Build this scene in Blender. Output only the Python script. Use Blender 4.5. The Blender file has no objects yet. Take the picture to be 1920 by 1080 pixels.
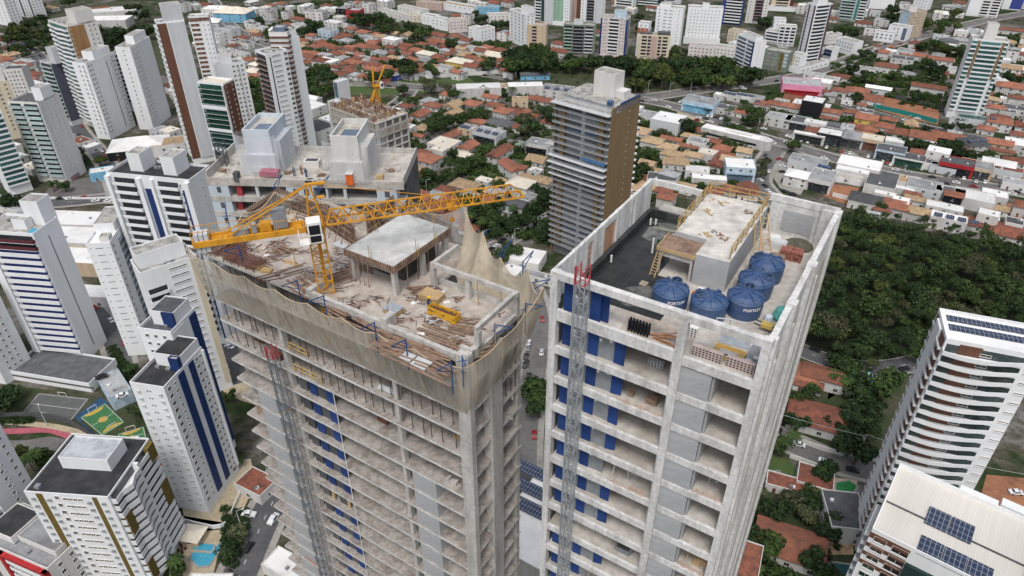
import bpy, math, random
import numpy as np
from mathutils import Vector, Matrix
R = math.radians
rnd = random.Random(7)
scene = bpy.context.scene
C = scene.collection

# ---------------------------------------------------------------- camera, sky, sun, exposure
CAM_H = 180.0
FPX = 1323.0
PITCH = R(33.75)
cam_d = bpy.data.cameras.new('camera')
cam_d.sensor_width = 36.0
cam_d.lens = FPX / 1920.0 * 36.0
cam_d.clip_start = 0.5
cam_d.clip_end = 6000.0
cam = bpy.data.objects.new('camera', cam_d)
cam.location = (0, 0, CAM_H)
cam.rotation_euler = (R(90) - PITCH, 0, 0)
C.objects.link(cam)
scene.camera = cam

SUN_EL, SUN_AZ = R(60), R(-172)          # compass bearing from +Y, clockwise
world = bpy.data.worlds.new('World')
scene.world = world
world.use_nodes = True
wn = world.node_tree
wn.nodes.clear()
sky = wn.nodes.new('ShaderNodeTexSky')
sky.sky_type = 'NISHITA'
sky.sun_disc = False
sky.sun_elevation = SUN_EL
sky.sun_rotation = SUN_AZ
sky.air_density = 1.0
sky.dust_density = 4.0
sky.ozone_density = 1.0
hsv = wn.nodes.new('ShaderNodeHueSaturation')
hsv.inputs['Saturation'].default_value = 0.46
bg = wn.nodes.new('ShaderNodeBackground')
bg.inputs['Strength'].default_value = 0.128
wo = wn.nodes.new('ShaderNodeOutputWorld')
wn.links.new(sky.outputs[0], hsv.inputs['Color'])
wn.links.new(hsv.outputs[0], bg.inputs['Color'])
wn.links.new(bg.outputs[0], wo.inputs['Surface'])
sun_d = bpy.data.lights.new('sun', 'SUN')
sun_d.energy = 1.1
sun_d.angle = R(16)
sun_d.color = (1.0, 0.96, 0.9)
sun = bpy.data.objects.new('sun', sun_d)
sdir = Vector((math.sin(SUN_AZ) * math.cos(SUN_EL), math.cos(SUN_AZ) * math.cos(SUN_EL), math.sin(SUN_EL)))
sun.rotation_euler = (-sdir).to_track_quat('-Z', 'Y').to_euler()
sun.location = (0, 0, 400)
C.objects.link(sun)
vs = scene.view_settings
vs.view_transform = 'Standard'
vs.look = 'None'
vs.exposure = 0.36
vs.gamma = 1.0
vs.use_curve_mapping = False

# ---------------------------------------------------------------- photograph geometry: pixel -> point at a height
def G(px, py, z=0.0):
    dx, dy = px - 960.0, 540.0 - py
    c, s = math.cos(PITCH), math.sin(PITCH)
    r = (dx, FPX * c + dy * s, -FPX * s + dy * c)
    t = (z - CAM_H) / r[2]
    return Vector((r[0] * t, r[1] * t, z))

def PROJ(p):
    x, y, z = p[0], p[1], p[2] - CAM_H
    c, s = math.cos(PITCH), math.sin(PITCH)
    d = y * c - z * s
    return 960 + FPX * x / d, 540 - FPX * (y * s + z * c) / d

def height_of(base, top, zb=0.0):
    b = G(base[0], base[1], zb)
    lo, hi = zb, 179.0
    for _ in range(50):
        m = (lo + hi) / 2
        if PROJ((b[0], b[1], m))[1] > top[1]: lo = m
        else: hi = m
    return lo

# ---------------------------------------------------------------- mesh building
class MB:
    def __init__(s):
        s.v, s.f, s.m = [], [], []
    def poly(s, pts, mi=0):
        n = len(s.v)
        s.v += [tuple(p) for p in pts]
        s.f.append(tuple(range(n, n + len(pts)))); s.m.append(mi)
        return s
    def box(s, x0, x1, y0, y1, z0, z1, mi=0, top=None):
        n = len(s.v)
        s.v += [(x0,y0,z0),(x1,y0,z0),(x1,y1,z0),(x0,y1,z0),(x0,y0,z1),(x1,y0,z1),(x1,y1,z1),(x0,y1,z1)]
        for q in ((3,2,1,0),(4,5,6,7),(0,1,5,4),(1,2,6,5),(2,3,7,6),(3,0,4,7)):
            s.f.append(tuple(n + i for i in q))
            s.m.append(top if (top is not None and q[0] == 4) else mi)
        return s
    def prism(s, pts, z0, z1, mi=0, top=None):
        a = sum(pts[i][0]*pts[(i+1) % len(pts)][1] - pts[(i+1) % len(pts)][0]*pts[i][1] for i in range(len(pts)))
        if a < 0: pts = pts[::-1]
        n, k = len(s.v), len(pts)
        s.v += [(p[0], p[1], z0) for p in pts] + [(p[0], p[1], z1) for p in pts]
        for i in range(k):
            j = (i + 1) % k
            s.f.append((n+i, n+j, n+k+j, n+k+i)); s.m.append(mi)
        s.f.append(tuple(range(n+k, n+2*k))); s.m.append(mi if top is None else top)
        s.f.append(tuple(range(n+k-1, n-1, -1))); s.m.append(mi)
        return s
    def bar(s, p, q, w, h=None, mi=0):
        p, q = Vector(p), Vector(q)
        h = w if h is None else h
        d = (q - p)
        if d.length < 1e-6: return s
        d.normalize()
        u = d.cross(Vector((0,0,1)))
        if u.length < 1e-3: u = Vector((1,0,0))
        u.normalize()
        t = u.cross(d).normalized()
        u, t = u * w / 2, t * h / 2
        n = len(s.v)
        for c in (p, q):
            s.v += [tuple(c-u-t), tuple(c+u-t), tuple(c+u+t), tuple(c-u+t)]
        for qd in ((0,1,5,4),(1,2,6,5),(2,3,7,6),(3,0,4,7),(3,2,1,0),(4,5,6,7)):
            s.f.append(tuple(n+i for i in qd)); s.m.append(mi)
        return s
    def cyl(s, c, r0, r1, z0, z1, n=16, mi=0, top=None):
        k = len(s.v)
        for z, r in ((z0, r0), (z1, r1)):
            for i in range(n):
                a = 2*math.pi*i/n
                s.v.append((c[0]+r*math.cos(a), c[1]+r*math.sin(a), z))
        for i in range(n):
            j = (i+1) % n
            s.f.append((k+i, k+j, k+n+j, k+n+i)); s.m.append(mi)
        s.f.append(tuple(range(k+n, k+2*n))); s.m.append(mi if top is None else top)
        s.f.append(tuple(range(k+n-1, k-1, -1))); s.m.append(mi)
        return s
    def lathe(s, c, prof, n=24, mi=0):
        k = len(s.v)
        for r, z in prof:
            for i in range(n):
                a = 2*math.pi*i/n
                s.v.append((c[0]+r*math.cos(a), c[1]+r*math.sin(a), c[2]+z))
        for q in range(len(prof)-1):
            for i in range(n):
                j = (i+1) % n
                s.f.append((k+q*n+i, k+q*n+j, k+(q+1)*n+j, k+(q+1)*n+i)); s.m.append(mi)
        s.f.append(tuple(range(k+(len(prof)-1)*n, k+len(prof)*n))); s.m.append(mi)
        return s
    def add(s, o, mat=None, mi=0):
        n = len(s.v)
        if mat is None: s.v += o.v
        else: s.v += [tuple(mat @ Vector(p)) for p in o.v]
        s.f += [tuple(n+i for i in f) for f in o.f]
        s.m += [m + mi for m in o.m]
        return s
    def mesh(s, name, mats, smooth=False):
        me = bpy.data.meshes.new(name)
        me.from_pydata(s.v, [], s.f)
        if not isinstance(mats, (list, tuple)): mats = [mats]
        for m in mats: me.materials.append(m)
        if any(s.m): me.polygons.foreach_set('material_index', s.m)
        if smooth: me.polygons.foreach_set('use_smooth', [True]*len(s.f))
        me.update()
        return me

def link(name, me, parent=None, loc=None, rz=None, mat=None):
    o = bpy.data.objects.new(name, me)
    C.objects.link(o)
    if parent is not None: o.parent = parent
    if mat is not None: o.matrix_local = mat
    else:
        if loc is not None: o.location = loc
        if rz is not None: o.rotation_euler = (0, 0, rz)
    return o

def tag(o, label, cat, group=None, kind=None):
    if label: o['label'] = label
    if cat: o['category'] = cat
    if group: o['group'] = group
    if kind: o['kind'] = kind
    return o

def thing(name, label, cat, loc=(0,0,0), rz=0.0, group=None):
    o = link(name, None, None, loc, rz)
    return tag(o, label, cat, group)

def single(name, mb, mats, label, cat, loc=(0,0,0), rz=0.0, group=None, smooth=False):
    o = link(name, mb.mesh(name, mats, smooth), None, loc, rz)
    return tag(o, label, cat, group)

def part(name, mb, mats, parent, loc=None, rz=None, smooth=False):
    return link(name, mb.mesh(name, mats, smooth), parent, loc, rz)

# ---------------------------------------------------------------- materials
MATS = {}
def nodes_of(name):
    m = bpy.data.materials.new(name)
    m.use_nodes = True
    nt = m.node_tree
    return m, nt, nt.nodes['Principled BSDF']

def M(name, c, c2=None, sc=0.5, rough=0.85, spec=0.25, streak=False, var=0.16, rand=0.0, metal=0.0, bump=0.0, fine=None):
    """base colour c, blotches towards c2; rand = brightness change from one object to the next"""
    if name in MATS: return MATS[name]
    m, nt, b = nodes_of(name)
    N, L = nt.nodes, nt.links
    geo = N.new('ShaderNodeNewGeometry')
    vec = geo.outputs['Position']
    if streak:
        mp = N.new('ShaderNodeVectorMath'); mp.operation = 'MULTIPLY'
        mp.inputs[1].default_value = (1, 1, 0.16)
        L.new(vec, mp.inputs[0]); vec = mp.outputs[0]
    nz = N.new('ShaderNodeTexNoise'); nz.inputs['Scale'].default_value = sc
    nz.inputs['Detail'].default_value = 6; nz.inputs['Roughness'].default_value = 0.65
    L.new(vec, nz.inputs['Vector'])
    rp = N.new('ShaderNodeValToRGB')
    if c2 is None: c2 = tuple(x*(1-2.2*var) for x in c)
    rp.color_ramp.elements[0].position = 0.32; rp.color_ramp.elements[1].position = 0.58
    rp.color_ramp.elements[0].color = (*c2, 1); rp.color_ramp.elements[1].color = (*c, 1)
    L.new(nz.outputs['Fac'], rp.inputs['Fac'])
    col = rp.outputs['Color']
    if fine:
        n2 = N.new('ShaderNodeTexNoise'); n2.inputs['Scale'].default_value = fine; n2.inputs['Detail'].default_value = 3
        L.new(geo.outputs['Position'], n2.inputs['Vector'])
        r2 = N.new('ShaderNodeMapRange'); r2.inputs[1].default_value = 0.3; r2.inputs[2].default_value = 0.7
        r2.inputs[3].default_value = 0.84; r2.inputs[4].default_value = 1.12
        L.new(n2.outputs['Fac'], r2.inputs[0])
        v2 = N.new('ShaderNodeVectorMath'); v2.operation = 'SCALE'
        L.new(col, v2.inputs[0]); L.new(r2.outputs[0], v2.inputs['Scale']); col = v2.outputs[0]
    if rand:
        oi = N.new('ShaderNodeObjectInfo')
        mr = N.new('ShaderNodeMapRange')
        mr.inputs[3].default_value = 1-rand; mr.inputs[4].default_value = 1+rand
        L.new(oi.outputs['Random'], mr.inputs[0])
        vm = N.new('ShaderNodeVectorMath'); vm.operation = 'SCALE'
        L.new(col, vm.inputs[0]); L.new(mr.outputs[0], vm.inputs['Scale'])
        col = vm.outputs[0]
    L.new(col, b.inputs['Base Color'])
    b.inputs['Roughness'].default_value = rough
    b.inputs['Specular IOR Level'].default_value = spec
    b.inputs['Metallic'].default_value = metal
    if bump:
        bp = N.new('ShaderNodeBump'); bp.inputs['Strength'].default_value = bump
        L.new(nz.outputs['Fac'], bp.inputs['Height']); L.new(bp.outputs[0], b.inputs['Normal'])
    MATS[name] = m
    return m

def brick_mat(name, c, c2, mortar, bw, bh, ms=0.02, rough=0.85, spec=0.2, flat=False, ang=0.0, stain=0.25):
    """courses in object space; flat=True lays them on a floor or roof, else on walls"""
    m, nt, b = nodes_of(name)
    N, L = nt.nodes, nt.links
    tc = N.new('ShaderNodeTexCoord'); sep = N.new('ShaderNodeSeparateXYZ'); cb = N.new('ShaderNodeCombineXYZ')
    L.new(tc.outputs['Object'], sep.inputs[0])
    if flat:
        L.new(sep.outputs[0], cb.inputs[0]); L.new(sep.outputs[1], cb.inputs[1])
    else:
        ad = N.new('ShaderNodeMath'); ad.operation = 'ADD'
        L.new(sep.outputs[0], ad.inputs[0]); L.new(sep.outputs[1], ad.inputs[1])
        L.new(ad.outputs[0], cb.inputs[0]); L.new(sep.outputs[2], cb.inputs[1])
    br = N.new('ShaderNodeTexBrick')
    br.inputs['Scale'].default_value = 1.0
    br.inputs['Brick Width'].default_value = bw; br.inputs['Row Height'].default_value = bh
    br.inputs['Mortar Size'].default_value = ms
    br.inputs['Color1'].default_value = (*c, 1); br.inputs['Color2'].default_value = (*c2, 1)
    br.inputs['Mortar'].default_value = (*mortar, 1)
    if flat and ms > 0.02: br.offset = 0.0
    L.new(cb.outputs[0], br.inputs['Vector'])
    nz = N.new('ShaderNodeTexNoise'); nz.inputs['Scale'].default_value = 0.7; nz.inputs['Detail'].default_value = 5
    mr = N.new('ShaderNodeMapRange'); mr.inputs[1].default_value = 0.3; mr.inputs[2].default_value = 0.7
    mr.inputs[3].default_value = 1-stain; mr.inputs[4].default_value = 1+stain*0.4
    L.new(nz.outputs['Fac'], mr.inputs[0])
    vm = N.new('ShaderNodeVectorMath'); vm.operation = 'SCALE'
    L.new(br.outputs['Color'], vm.inputs[0]); L.new(mr.outputs[0], vm.inputs['Scale'])
    L.new(vm.outputs[0], b.inputs['Base Color'])
    b.inputs['Roughness'].default_value = rough; b.inputs['Specular IOR Level'].default_value = spec
    MATS[name] = m
    return m

def net_mat(name, c, alpha, sc=3.0, dv=.2):
    m, nt, b = nodes_of(name)
    N, L = nt.nodes, nt.links
    geo = N.new('ShaderNodeNewGeometry')
    mp = N.new('ShaderNodeVectorMath'); mp.operation = 'MULTIPLY'; mp.inputs[1].default_value = (1.3, 1.3, 0.12)
    L.new(geo.outputs['Position'], mp.inputs[0])
    nz = N.new('ShaderNodeTexNoise'); nz.inputs['Scale'].default_value = sc; nz.inputs['Detail'].default_value = 5
    L.new(mp.outputs[0], nz.inputs['Vector'])
    mr = N.new('ShaderNodeMapRange'); mr.inputs[1].default_value = 0.3; mr.inputs[2].default_value = 0.7
    mr.inputs[3].default_value = max(alpha-dv, 0); mr.inputs[4].default_value = min(alpha+dv, 1)
    L.new(nz.outputs['Fac'], mr.inputs[0])
    L.new(mr.outputs[0], b.inputs['Alpha'])
    b.inputs['Base Color'].default_value = (*c, 1)
    b.inputs['Roughness'].default_value = 0.9
    b.inputs['Specular IOR Level'].default_value = 0.1
    MATS[name] = m
    return m

white    = M('white_paint', (.76,.775,.79), (.70,.715,.725), .35, streak=True, rand=.04)
hwhite   = M('weathered_white_wall', (.60,.595,.58), (.46,.455,.43), .3, streak=True, rand=.15)
white2   = M('off_white_paint', (.68,.67,.65), (.59,.58,.555), .35, streak=True, rand=.06)
greyw    = M('grey_paint', (.54,.56,.58), (.47,.49,.51), .3, streak=True)
cream    = M('cream_paint', (.66,.58,.44), (.55,.47,.35), .3, streak=True)
beige    = M('beige_paint', (.55,.44,.31), (.45,.35,.24), .3, streak=True)
pinkish  = M('pink_beige_paint', (.5,.38,.33), (.42,.31,.27), .3, streak=True)
lgreen   = M('pale_green_paint', (.26,.42,.32), (.2,.34,.26), .3, streak=True)
brown    = M('brown_tile_cladding', (.155,.073,.048), (.11,.052,.036), .5, streak=True, rough=.6)
ochre    = M('ochre_tile_cladding', (.32,.185,.085), (.24,.135,.06), .5, streak=True, rough=.6)
bronze   = M('bronze_tile_cladding', (.225,.155,.085), (.19,.13,.07), .4, streak=True, rough=.55)
olive    = M('olive_brown_tile', (.16,.115,.03), (.11,.08,.022), .5)
navy     = M('navy_cladding', (.018,.043,.15), (.012,.03,.11), .4, rough=.5)
maroon   = M('maroon_paint', (.12,.03,.04), (.08,.02,.028), .5)
purple   = M('dark_slate_cladding', (.085,.09,.125), (.065,.07,.1), .4)
blueband = M('blue_balcony_panel', (.05,.07,.28), None, .6)
skyblue  = M('sky_blue_paint', (.2,.45,.62), None, .4)
paleblue = M('pale_blue_paint', (.5,.62,.72), None, .4)
redp     = M('red_paint', (.42,.03,.035), None, .6)
pinkp    = M('pink_paint', (.72,.3,.44), (.6,.22,.34), .5)
yellowp  = M('yellow_wall_paint', (.66,.47,.14), None, .5)
blackp   = M('black_cladding', (.018,.019,.024), None, .5, rough=.5)
darkroof = M('dark_roof_felt', (.03,.031,.035), (.06,.06,.06), .25, fine=2)
greyroof = M('grey_roof_sheet', (.33,.34,.35), (.2,.2,.205), .18, rand=.2, fine=1.6)
whiteroof= M('white_roof_sheet', (.72,.72,.715), (.58,.58,.57), .1, rand=.14)
creamroof= M('cream_roof_sheet', (.66,.61,.51), (.55,.50,.42), .2, rand=.08)
dirtyroof= M('weathered_roof_deck', (.42,.41,.38), (.16,.155,.15), .3, fine=1.2)
terra    = M('terracotta_tile', (.28,.112,.07), (.15,.072,.052), .3, rand=.3, fine=2.2)
terra2   = M('weathered_brown_tile', (.235,.085,.055), (.085,.048,.04), .55, rand=.2, fine=2.2)
tan      = M('tan_tile', (.43,.31,.19), (.24,.17,.11), .6, rand=.15, fine=2.2)
slate    = M('slate_roof', (.075,.08,.088), (.12,.12,.125), .35, rand=.25, fine=2)
glass    = M('window_glass', (.03,.036,.042), (.06,.066,.07), .8, rough=.15, spec=.5, rand=.35)
teal     = M('teal_glass', (.05,.145,.14), (.09,.2,.19), .5, rough=.15, spec=.5, rand=.3)
tealrail = M('teal_rail_glass', (.42,.54,.53), (.33,.45,.44), .5, rough=.2, spec=.5, rand=.15)
greenglass= M('green_glass', (.016,.052,.04), (.03,.085,.062), .5, rough=.15, spec=.5, rand=.4)
blueglass= M('blue_grey_glass', (.12,.17,.23), (.07,.1,.15), .5, rough=.2, spec=.5, rand=.2)
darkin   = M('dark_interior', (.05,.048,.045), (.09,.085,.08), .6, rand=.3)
concrete = M('raw_concrete', (.52,.505,.48), (.33,.32,.30), .75, streak=True, fine=2.5)
paleconc = M('pale_concrete', (.66,.66,.65), (.42,.415,.40), .8, streak=True, fine=3.0)
concrete2= M('dusty_concrete', (.52,.495,.455), (.33,.30,.26), .35, fine=1.5)
slabtop  = M('dusty_slab', (.37,.345,.32), (.21,.18,.16), .5, fine=2.0)
newconc  = M('fresh_concrete', (.56,.57,.56), (.4,.405,.395), .25, fine=.9)
formwood = M('formwork_timber', (.29,.20,.145), (.14,.092,.07), 1.2, fine=5)
lightwood= M('light_timber', (.5,.36,.2), (.36,.25,.14), 1.0)
rust     = M('rusty_rebar', (.16,.07,.05), (.1,.05,.04), 2.0)
cyellow  = M('crane_yellow', (.66,.32,.03), (.44,.20,.025), .8, rough=.55, streak=True)
woodyel  = M('yellow_timber', (.47,.33,.14), (.30,.20,.10), 1.6)
steel    = M('galvanised_steel', (.36,.39,.41), (.24,.26,.28), 1.0, rough=.55, metal=.15)
steel2   = M('weathered_steel', (.25,.28,.31), (.16,.18,.20), 1.0, rough=.55, metal=.2)
bluest   = M('blue_steel', (.035,.09,.25), None, 1.0, rough=.5)
redst    = M('red_steel', (.44,.075,.085), None, 1.0, rough=.5)
greybox  = M('grey_enamel', (.25,.27,.29), None, 1.0, rough=.5)
whitebox = M('white_enamel', (.8,.8,.79), (.66,.66,.64), 1.0, rough=.45)
bluegate = M('blue_hoarding_sheet', (.02,.055,.20), (.012,.035,.135), .8, rough=.6, rand=.15)
tankblue = M('blue_polyethylene', (.036,.078,.185), (.075,.115,.21), 1.1, rough=.42, spec=.5)
tarblack = M('black_membrane', (.022,.025,.026), (.07,.075,.073), .35, rough=.45, fine=1.2)
asphalt  = M('asphalt', (.085,.085,.09), (.12,.12,.122), .12, fine=.9)
asphalt2 = M('worn_asphalt', (.16,.155,.15), (.105,.103,.1), .08, fine=.8)
paving   = M('pavement_concrete', (.33,.315,.29), (.22,.21,.19), .15, fine=1)
sandy    = M('sandy_paving', (.46,.39,.28), (.36,.3,.21), .2, fine=1)
redpave  = M('red_cycle_path', (.42,.11,.14), (.3,.09,.11), .3, fine=1)
earth    = M('bare_red_earth', (.33,.155,.085), (.2,.09,.055), .12, fine=.5)
lawn     = M('lawn_grass', (.055,.095,.028), (.085,.105,.04), .12, fine=1.2)
scrub    = M('scrub_ground', (.04,.055,.024), (.075,.07,.045), .09, fine=.6)
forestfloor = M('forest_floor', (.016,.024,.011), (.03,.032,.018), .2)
line     = M('road_marking_white', (.62,.62,.6), (.4,.4,.39), .8)
lineyel  = M('road_marking_yellow', (.5,.36,.12), None, .8)
water    = M('pool_water', (.05,.30,.45), (.08,.38,.52), .8, rough=.08, spec=.5)
greenwater=M('green_pool_water', (.04,.22,.07), None, .8, rough=.1, spec=.5)
darkwater= M('teal_pool_water', (.03,.10,.11), None, .8, rough=.1, spec=.5)
courtgreen=M('green_court_paint', (.055,.17,.07), (.045,.13,.06), .4)
courtblue= M('blue_court_paint', (.03,.08,.17), None, .4)
courtgrey= M('grey_court_asphalt', (.10,.105,.105), (.13,.13,.13), .3)
courtyel = M('yellow_court_paint', (.52,.36,.08), None, .4)
bark     = M('bark', (.11,.085,.065), None, 2.0)
tyre     = M('tyre_rubber', (.02,.02,.02), None, 2)
hoarding = M('teal_hoarding', (.02,.22,.2), (.02,.16,.15), .8)
aluboard = M('white_board', (.74,.75,.76), None, .8)
blockg   = brick_mat('grey_block_wall', (.43,.445,.46), (.37,.385,.40), (.5,.5,.49), .4, .2, .012)
brickr   = brick_mat('hollow_brick_wall', (.36,.17,.12), (.30,.14,.10), (.4,.36,.32), .3, .2, .015)
solar    = brick_mat('solar_cells', (.022,.036,.075), (.03,.045,.09), (.42,.44,.47), 1.0, 1.66, .035, rough=.25, spec=.5, flat=True, stain=.1)
sheetroof= brick_mat('ribbed_cream_roof', (.65,.625,.58), (.61,.585,.54), (.52,.50,.46), .5, 60, .05, flat=True, stain=.2)
netbeige = net_mat('beige_safety_net', (.52,.475,.395), .52, 1.1)
netlite  = net_mat('pale_safety_net', (.46,.405,.315), .78, 1.0, .14)
netwhite = net_mat('white_safety_net', (.72,.73,.74), .30, .7, .1)
netorange= net_mat('orange_dust_net', (.62,.36,.24), .3)
# ---------------------------------------------------------------- ground, roads, courts, pools
def ground_mat():
    m, nt, b = nodes_of('urban_ground')
    N, L = nt.nodes, nt.links
    geo = N.new('ShaderNodeNewGeometry')
    n1 = N.new('ShaderNodeTexNoise'); n1.inputs['Scale'].default_value = 0.03; n1.inputs['Detail'].default_value = 8; n1.inputs['Roughness'].default_value = .72
    n2 = N.new('ShaderNodeTexNoise'); n2.inputs['Scale'].default_value = 0.35; n2.inputs['Detail'].default_value = 5
    L.new(geo.outputs['Position'], n1.inputs['Vector']); L.new(geo.outputs['Position'], n2.inputs['Vector'])
    rp = N.new('ShaderNodeValToRGB'); e = rp.color_ramp.elements
    e[0].position = .44; e[0].color = (.03,.046,.018,1)
    e[1].position = .53; e[1].color = (.085,.08,.06,1)
    x = e.new(.60); x.color = (.165,.155,.145,1)
    x = e.new(.70); x.color = (.13,.127,.123,1)
    L.new(n1.outputs['Fac'], rp.inputs['Fac'])
    mr = N.new('ShaderNodeMapRange'); mr.inputs[1].default_value = .3; mr.inputs[2].default_value = .7
    mr.inputs[3].default_value = .6; mr.inputs[4].default_value = 1.25
    L.new(n2.outputs['Fac'], mr.inputs[0])
    vm = N.new('ShaderNodeVectorMath'); vm.operation = 'SCALE'
    L.new(rp.outputs['Color'], vm.inputs[0]); L.new(mr.outputs[0], vm.inputs['Scale'])
    L.new(vm.outputs[0], b.inputs['Base Color'])
    b.inputs['Roughness'].default_value = .95; b.inputs['Specular IOR Level'].default_value = .1
    return m
gm = MB()
gm.poly([(-3500,-400,0),(3500,-400,0),(3500,4500,0),(-3500,4500,0)])
tag(link('ground', gm.mesh('ground', ground_mat())), None, None, kind='structure')

def patch(name, px, mat, z=0.03, kind='structure', world=False):
    pts = px if world else [G(x, y, 0) for x, y in px]
    a = sum(pts[i][0]*pts[(i+1) % len(pts)][1]-pts[(i+1) % len(pts)][0]*pts[i][1] for i in range(len(pts)))
    if a < 0: pts = pts[::-1]
    mb = MB(); mb.poly([(p[0], p[1], z) for p in pts])
    return tag(link(name, mb.mesh(name, mat)), None, None, kind=kind)

def smooth_line(px, n=6, z=0.0):
    P = [G(x, y, 0) for x, y in px]
    P = [2*P[0]-P[1]] + P + [2*P[-1]-P[-2]]
    out = []
    for i in range(1, len(P)-2):
        for k in range(n):
            t = k/n
            a, b, c, d = P[i-1], P[i], P[i+1], P[i+2]
            out.append(0.5*((2*b)+(c-a)*t+(2*a-5*b+4*c-d)*t*t+(3*b-a-3*c+d)*t**3))
    out.append(P[-2])
    return out

def normals(L):
    ns = []
    for i in range(len(L)):
        d = L[min(i+1, len(L)-1)]-L[max(i-1, 0)]
        d.z = 0; d.normalize()
        ns.append(Vector((-d.y, d.x, 0)))
    return ns

def ribbon(L, o0, o1, z0, z1=None, mb=None):
    mb = mb or MB(); ns = normals(L)
    for i in range(len(L)-1):
        a, b, c, d = L[i]+ns[i]*o0, L[i+1]+ns[i+1]*o0, L[i+1]+ns[i+1]*o1, L[i]+ns[i]*o1
        q = [a, b, c, d] if o0 < o1 else [d, c, b, a]
        mb.poly([(p.x, p.y, z0) for p in q])
    return mb

ROADZ = [0.06]
ROADL = []
def road(px, w, mat=None, walk=2.2, dash=True, edge=False, name='road'):
    mat = mat or asphalt
    L = smooth_line(px)
    ROADL.append((L, w))
    z = ROADZ[0]; ROADZ[0] += 0.006
    tag(link(name, ribbon(L, -w/2, w/2, z).mesh(name, mat)), None, None, kind='structure')
    if walk:
        for s in (-1, 1):
            mb = MB(); ns = normals(L)
            for i in range(len(L)-1):
                a, b = L[i]+ns[i]*s*(w/2), L[i+1]+ns[i+1]*s*(w/2)
                c, d = L[i+1]+ns[i+1]*s*(w/2+walk), L[i]+ns[i]*s*(w/2+walk)
                zz = z+0.13
                q = [a, b, c, d] if s > 0 else [d, c, b, a]
                mb.poly([(p.x, p.y, zz) for p in q])
                k = [(a.x,a.y,0),(b.x,b.y,0),(b.x,b.y,zz),(a.x,a.y,zz)]
                mb.poly(k if s < 0 else k[::-1])
            tag(link('pavement', mb.mesh('pavement', paving)), None, None, kind='structure')
    if dash:
        mb = MB(); ns = normals(L); acc = 0
        for i in range(len(L)-1):
            seg = (L[i+1]-L[i]); n = max(1, int(seg.length/2.5))
            for k in range(n):
                acc += 1
                if acc % 3: continue
                a, b = L[i]+seg*(k/n), L[i]+seg*((k+.9)/n); o = ns[i]*.12
                mb.poly([(*(a-o).xy, z+.03), (*(b-o).xy, z+.03), (*(b+o).xy, z+.03), (*(a+o).xy, z+.03)])
        if mb.f: tag(link('road_marking', mb.mesh('road_marking', line)), None, None, kind='structure')
    if edge:
        mb = ribbon(L, w/2-.45, w/2-.2, z+.03); ribbon(L, -w/2+.2, -w/2+.45, z+.03, mb=mb)
        tag(link('road_marking', mb.mesh('road_marking', line)), None, None, kind='structure')

# streets (pixel centre lines on the ground)
road([(560,150),(640,155),(720,158),(800,165),(880,166),(960,168),(1040,172),(1130,178),(1210,182),(1290,172),(1380,160),(1440,152),(1510,140),(1570,120),(1625,98),(1690,78),(1760,60),(1850,38),(1950,20)], 12, asphalt2, dash=True)
road([(1200,186),(1250,196),(1310,214),(1370,236),(1430,258),(1480,272),(1540,290),(1610,309),(1690,326),(1760,338),(1840,349),(1960,368)], 11, asphalt2)
road([(1462,268),(1446,290),(1430,315),(1424,340),(1440,362),(1462,384),(1490,410)], 11, asphalt2, dash=False)
road([(1580,196),(1640,212),(1700,228),(1760,243),(1830,257),(1920,272)], 7, asphalt, walk=1.4, dash=False)
road([(1560,118),(1620,128),(1690,135),(1750,150),(1800,170)], 7, asphalt, walk=1.2, dash=False)
road([(1180,330),(1178,300),(1200,270),(1220,262)], 8, asphalt2, walk=1, dash=False)
road([(1380,795),(1440,812),(1500,838),(1560,864),(1640,885),(1720,905)], 9, asphalt2, walk=1.6, dash=False)
road([(1420,630),(1480,648),(1530,668),(1580,684),(1640,690),(1700,684),(1780,660)], 9.5, asphalt, walk=0, edge=True)
road([(980,900),(985,800),(998,720),(1008,650),(1008,590),(990,540),(940,490),(900,470)], 9, asphalt2, dash=False)
road([(880,480),(930,462),(980,436),(1030,408),(1080,385)], 7.5, asphalt2, dash=False, walk=1.6)
road([(800,372),(850,340),(900,300),(940,275),(985,262),(1020,262)], 7, asphalt2, dash=False, walk=1.5)
road([(700,335),(760,300),(800,270),(850,240),(880,225)], 6.5, asphalt2, dash=False, walk=1.5)
road([(690,235),(730,205),(760,182),(770,168)], 9, asphalt2, dash=False)
road([(540,880),(520,925),(495,975),(470,1030),(445,1090),(420,1150)], 10, asphalt)
road([(445,720),(425,660),(408,610),(395,560),(380,500)], 9, asphalt, dash=False)
road([(-40,395),(60,385),(140,378),(220,372),(290,385),(350,400)], 10, asphalt)
road([(130,220),(160,260),(195,300),(215,340),(225,372)], 9, asphalt, dash=False)
road([(-30,60),(25,80),(70,105),(100,160),(130,220)], 11, asphalt)
road([(150,560),(190,600),(215,640),(230,690)], 8, asphalt, dash=False)
road([(400,0),(430,45),(480,75),(540,95),(600,100)], 9, asphalt2)
road([(740,75),(800,100),(850,125),(900,140),(960,150)], 6, asphalt2, dash=False, walk=1)
road([(640,85),(690,100),(740,120),(790,130),(830,140)], 6, asphalt2, dash=False, walk=1)
road([(860,55),(905,78),(960,95),(1050,112),(1130,118)], 8, asphalt, dash=False)
road([(-30,838),(40,838),(90,832),(140,848),(200,868)], 6, asphalt2, dash=False, walk=0)
tag(link('cycle_path', ribbon(smooth_line([(-30,812),(50,808),(100,808),(150,828),(172,850),(180,885)]), -1.4, 1.4, .2).mesh('cycle_path', redpave)), None, None, kind='structure')
tag(link('path', ribbon(smooth_line([(-30,788),(50,795),(110,802),(170,820),(205,850),(222,890)]), -1.2, 1.2, .21).mesh('path', sandy)), None, None, kind='structure')

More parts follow.
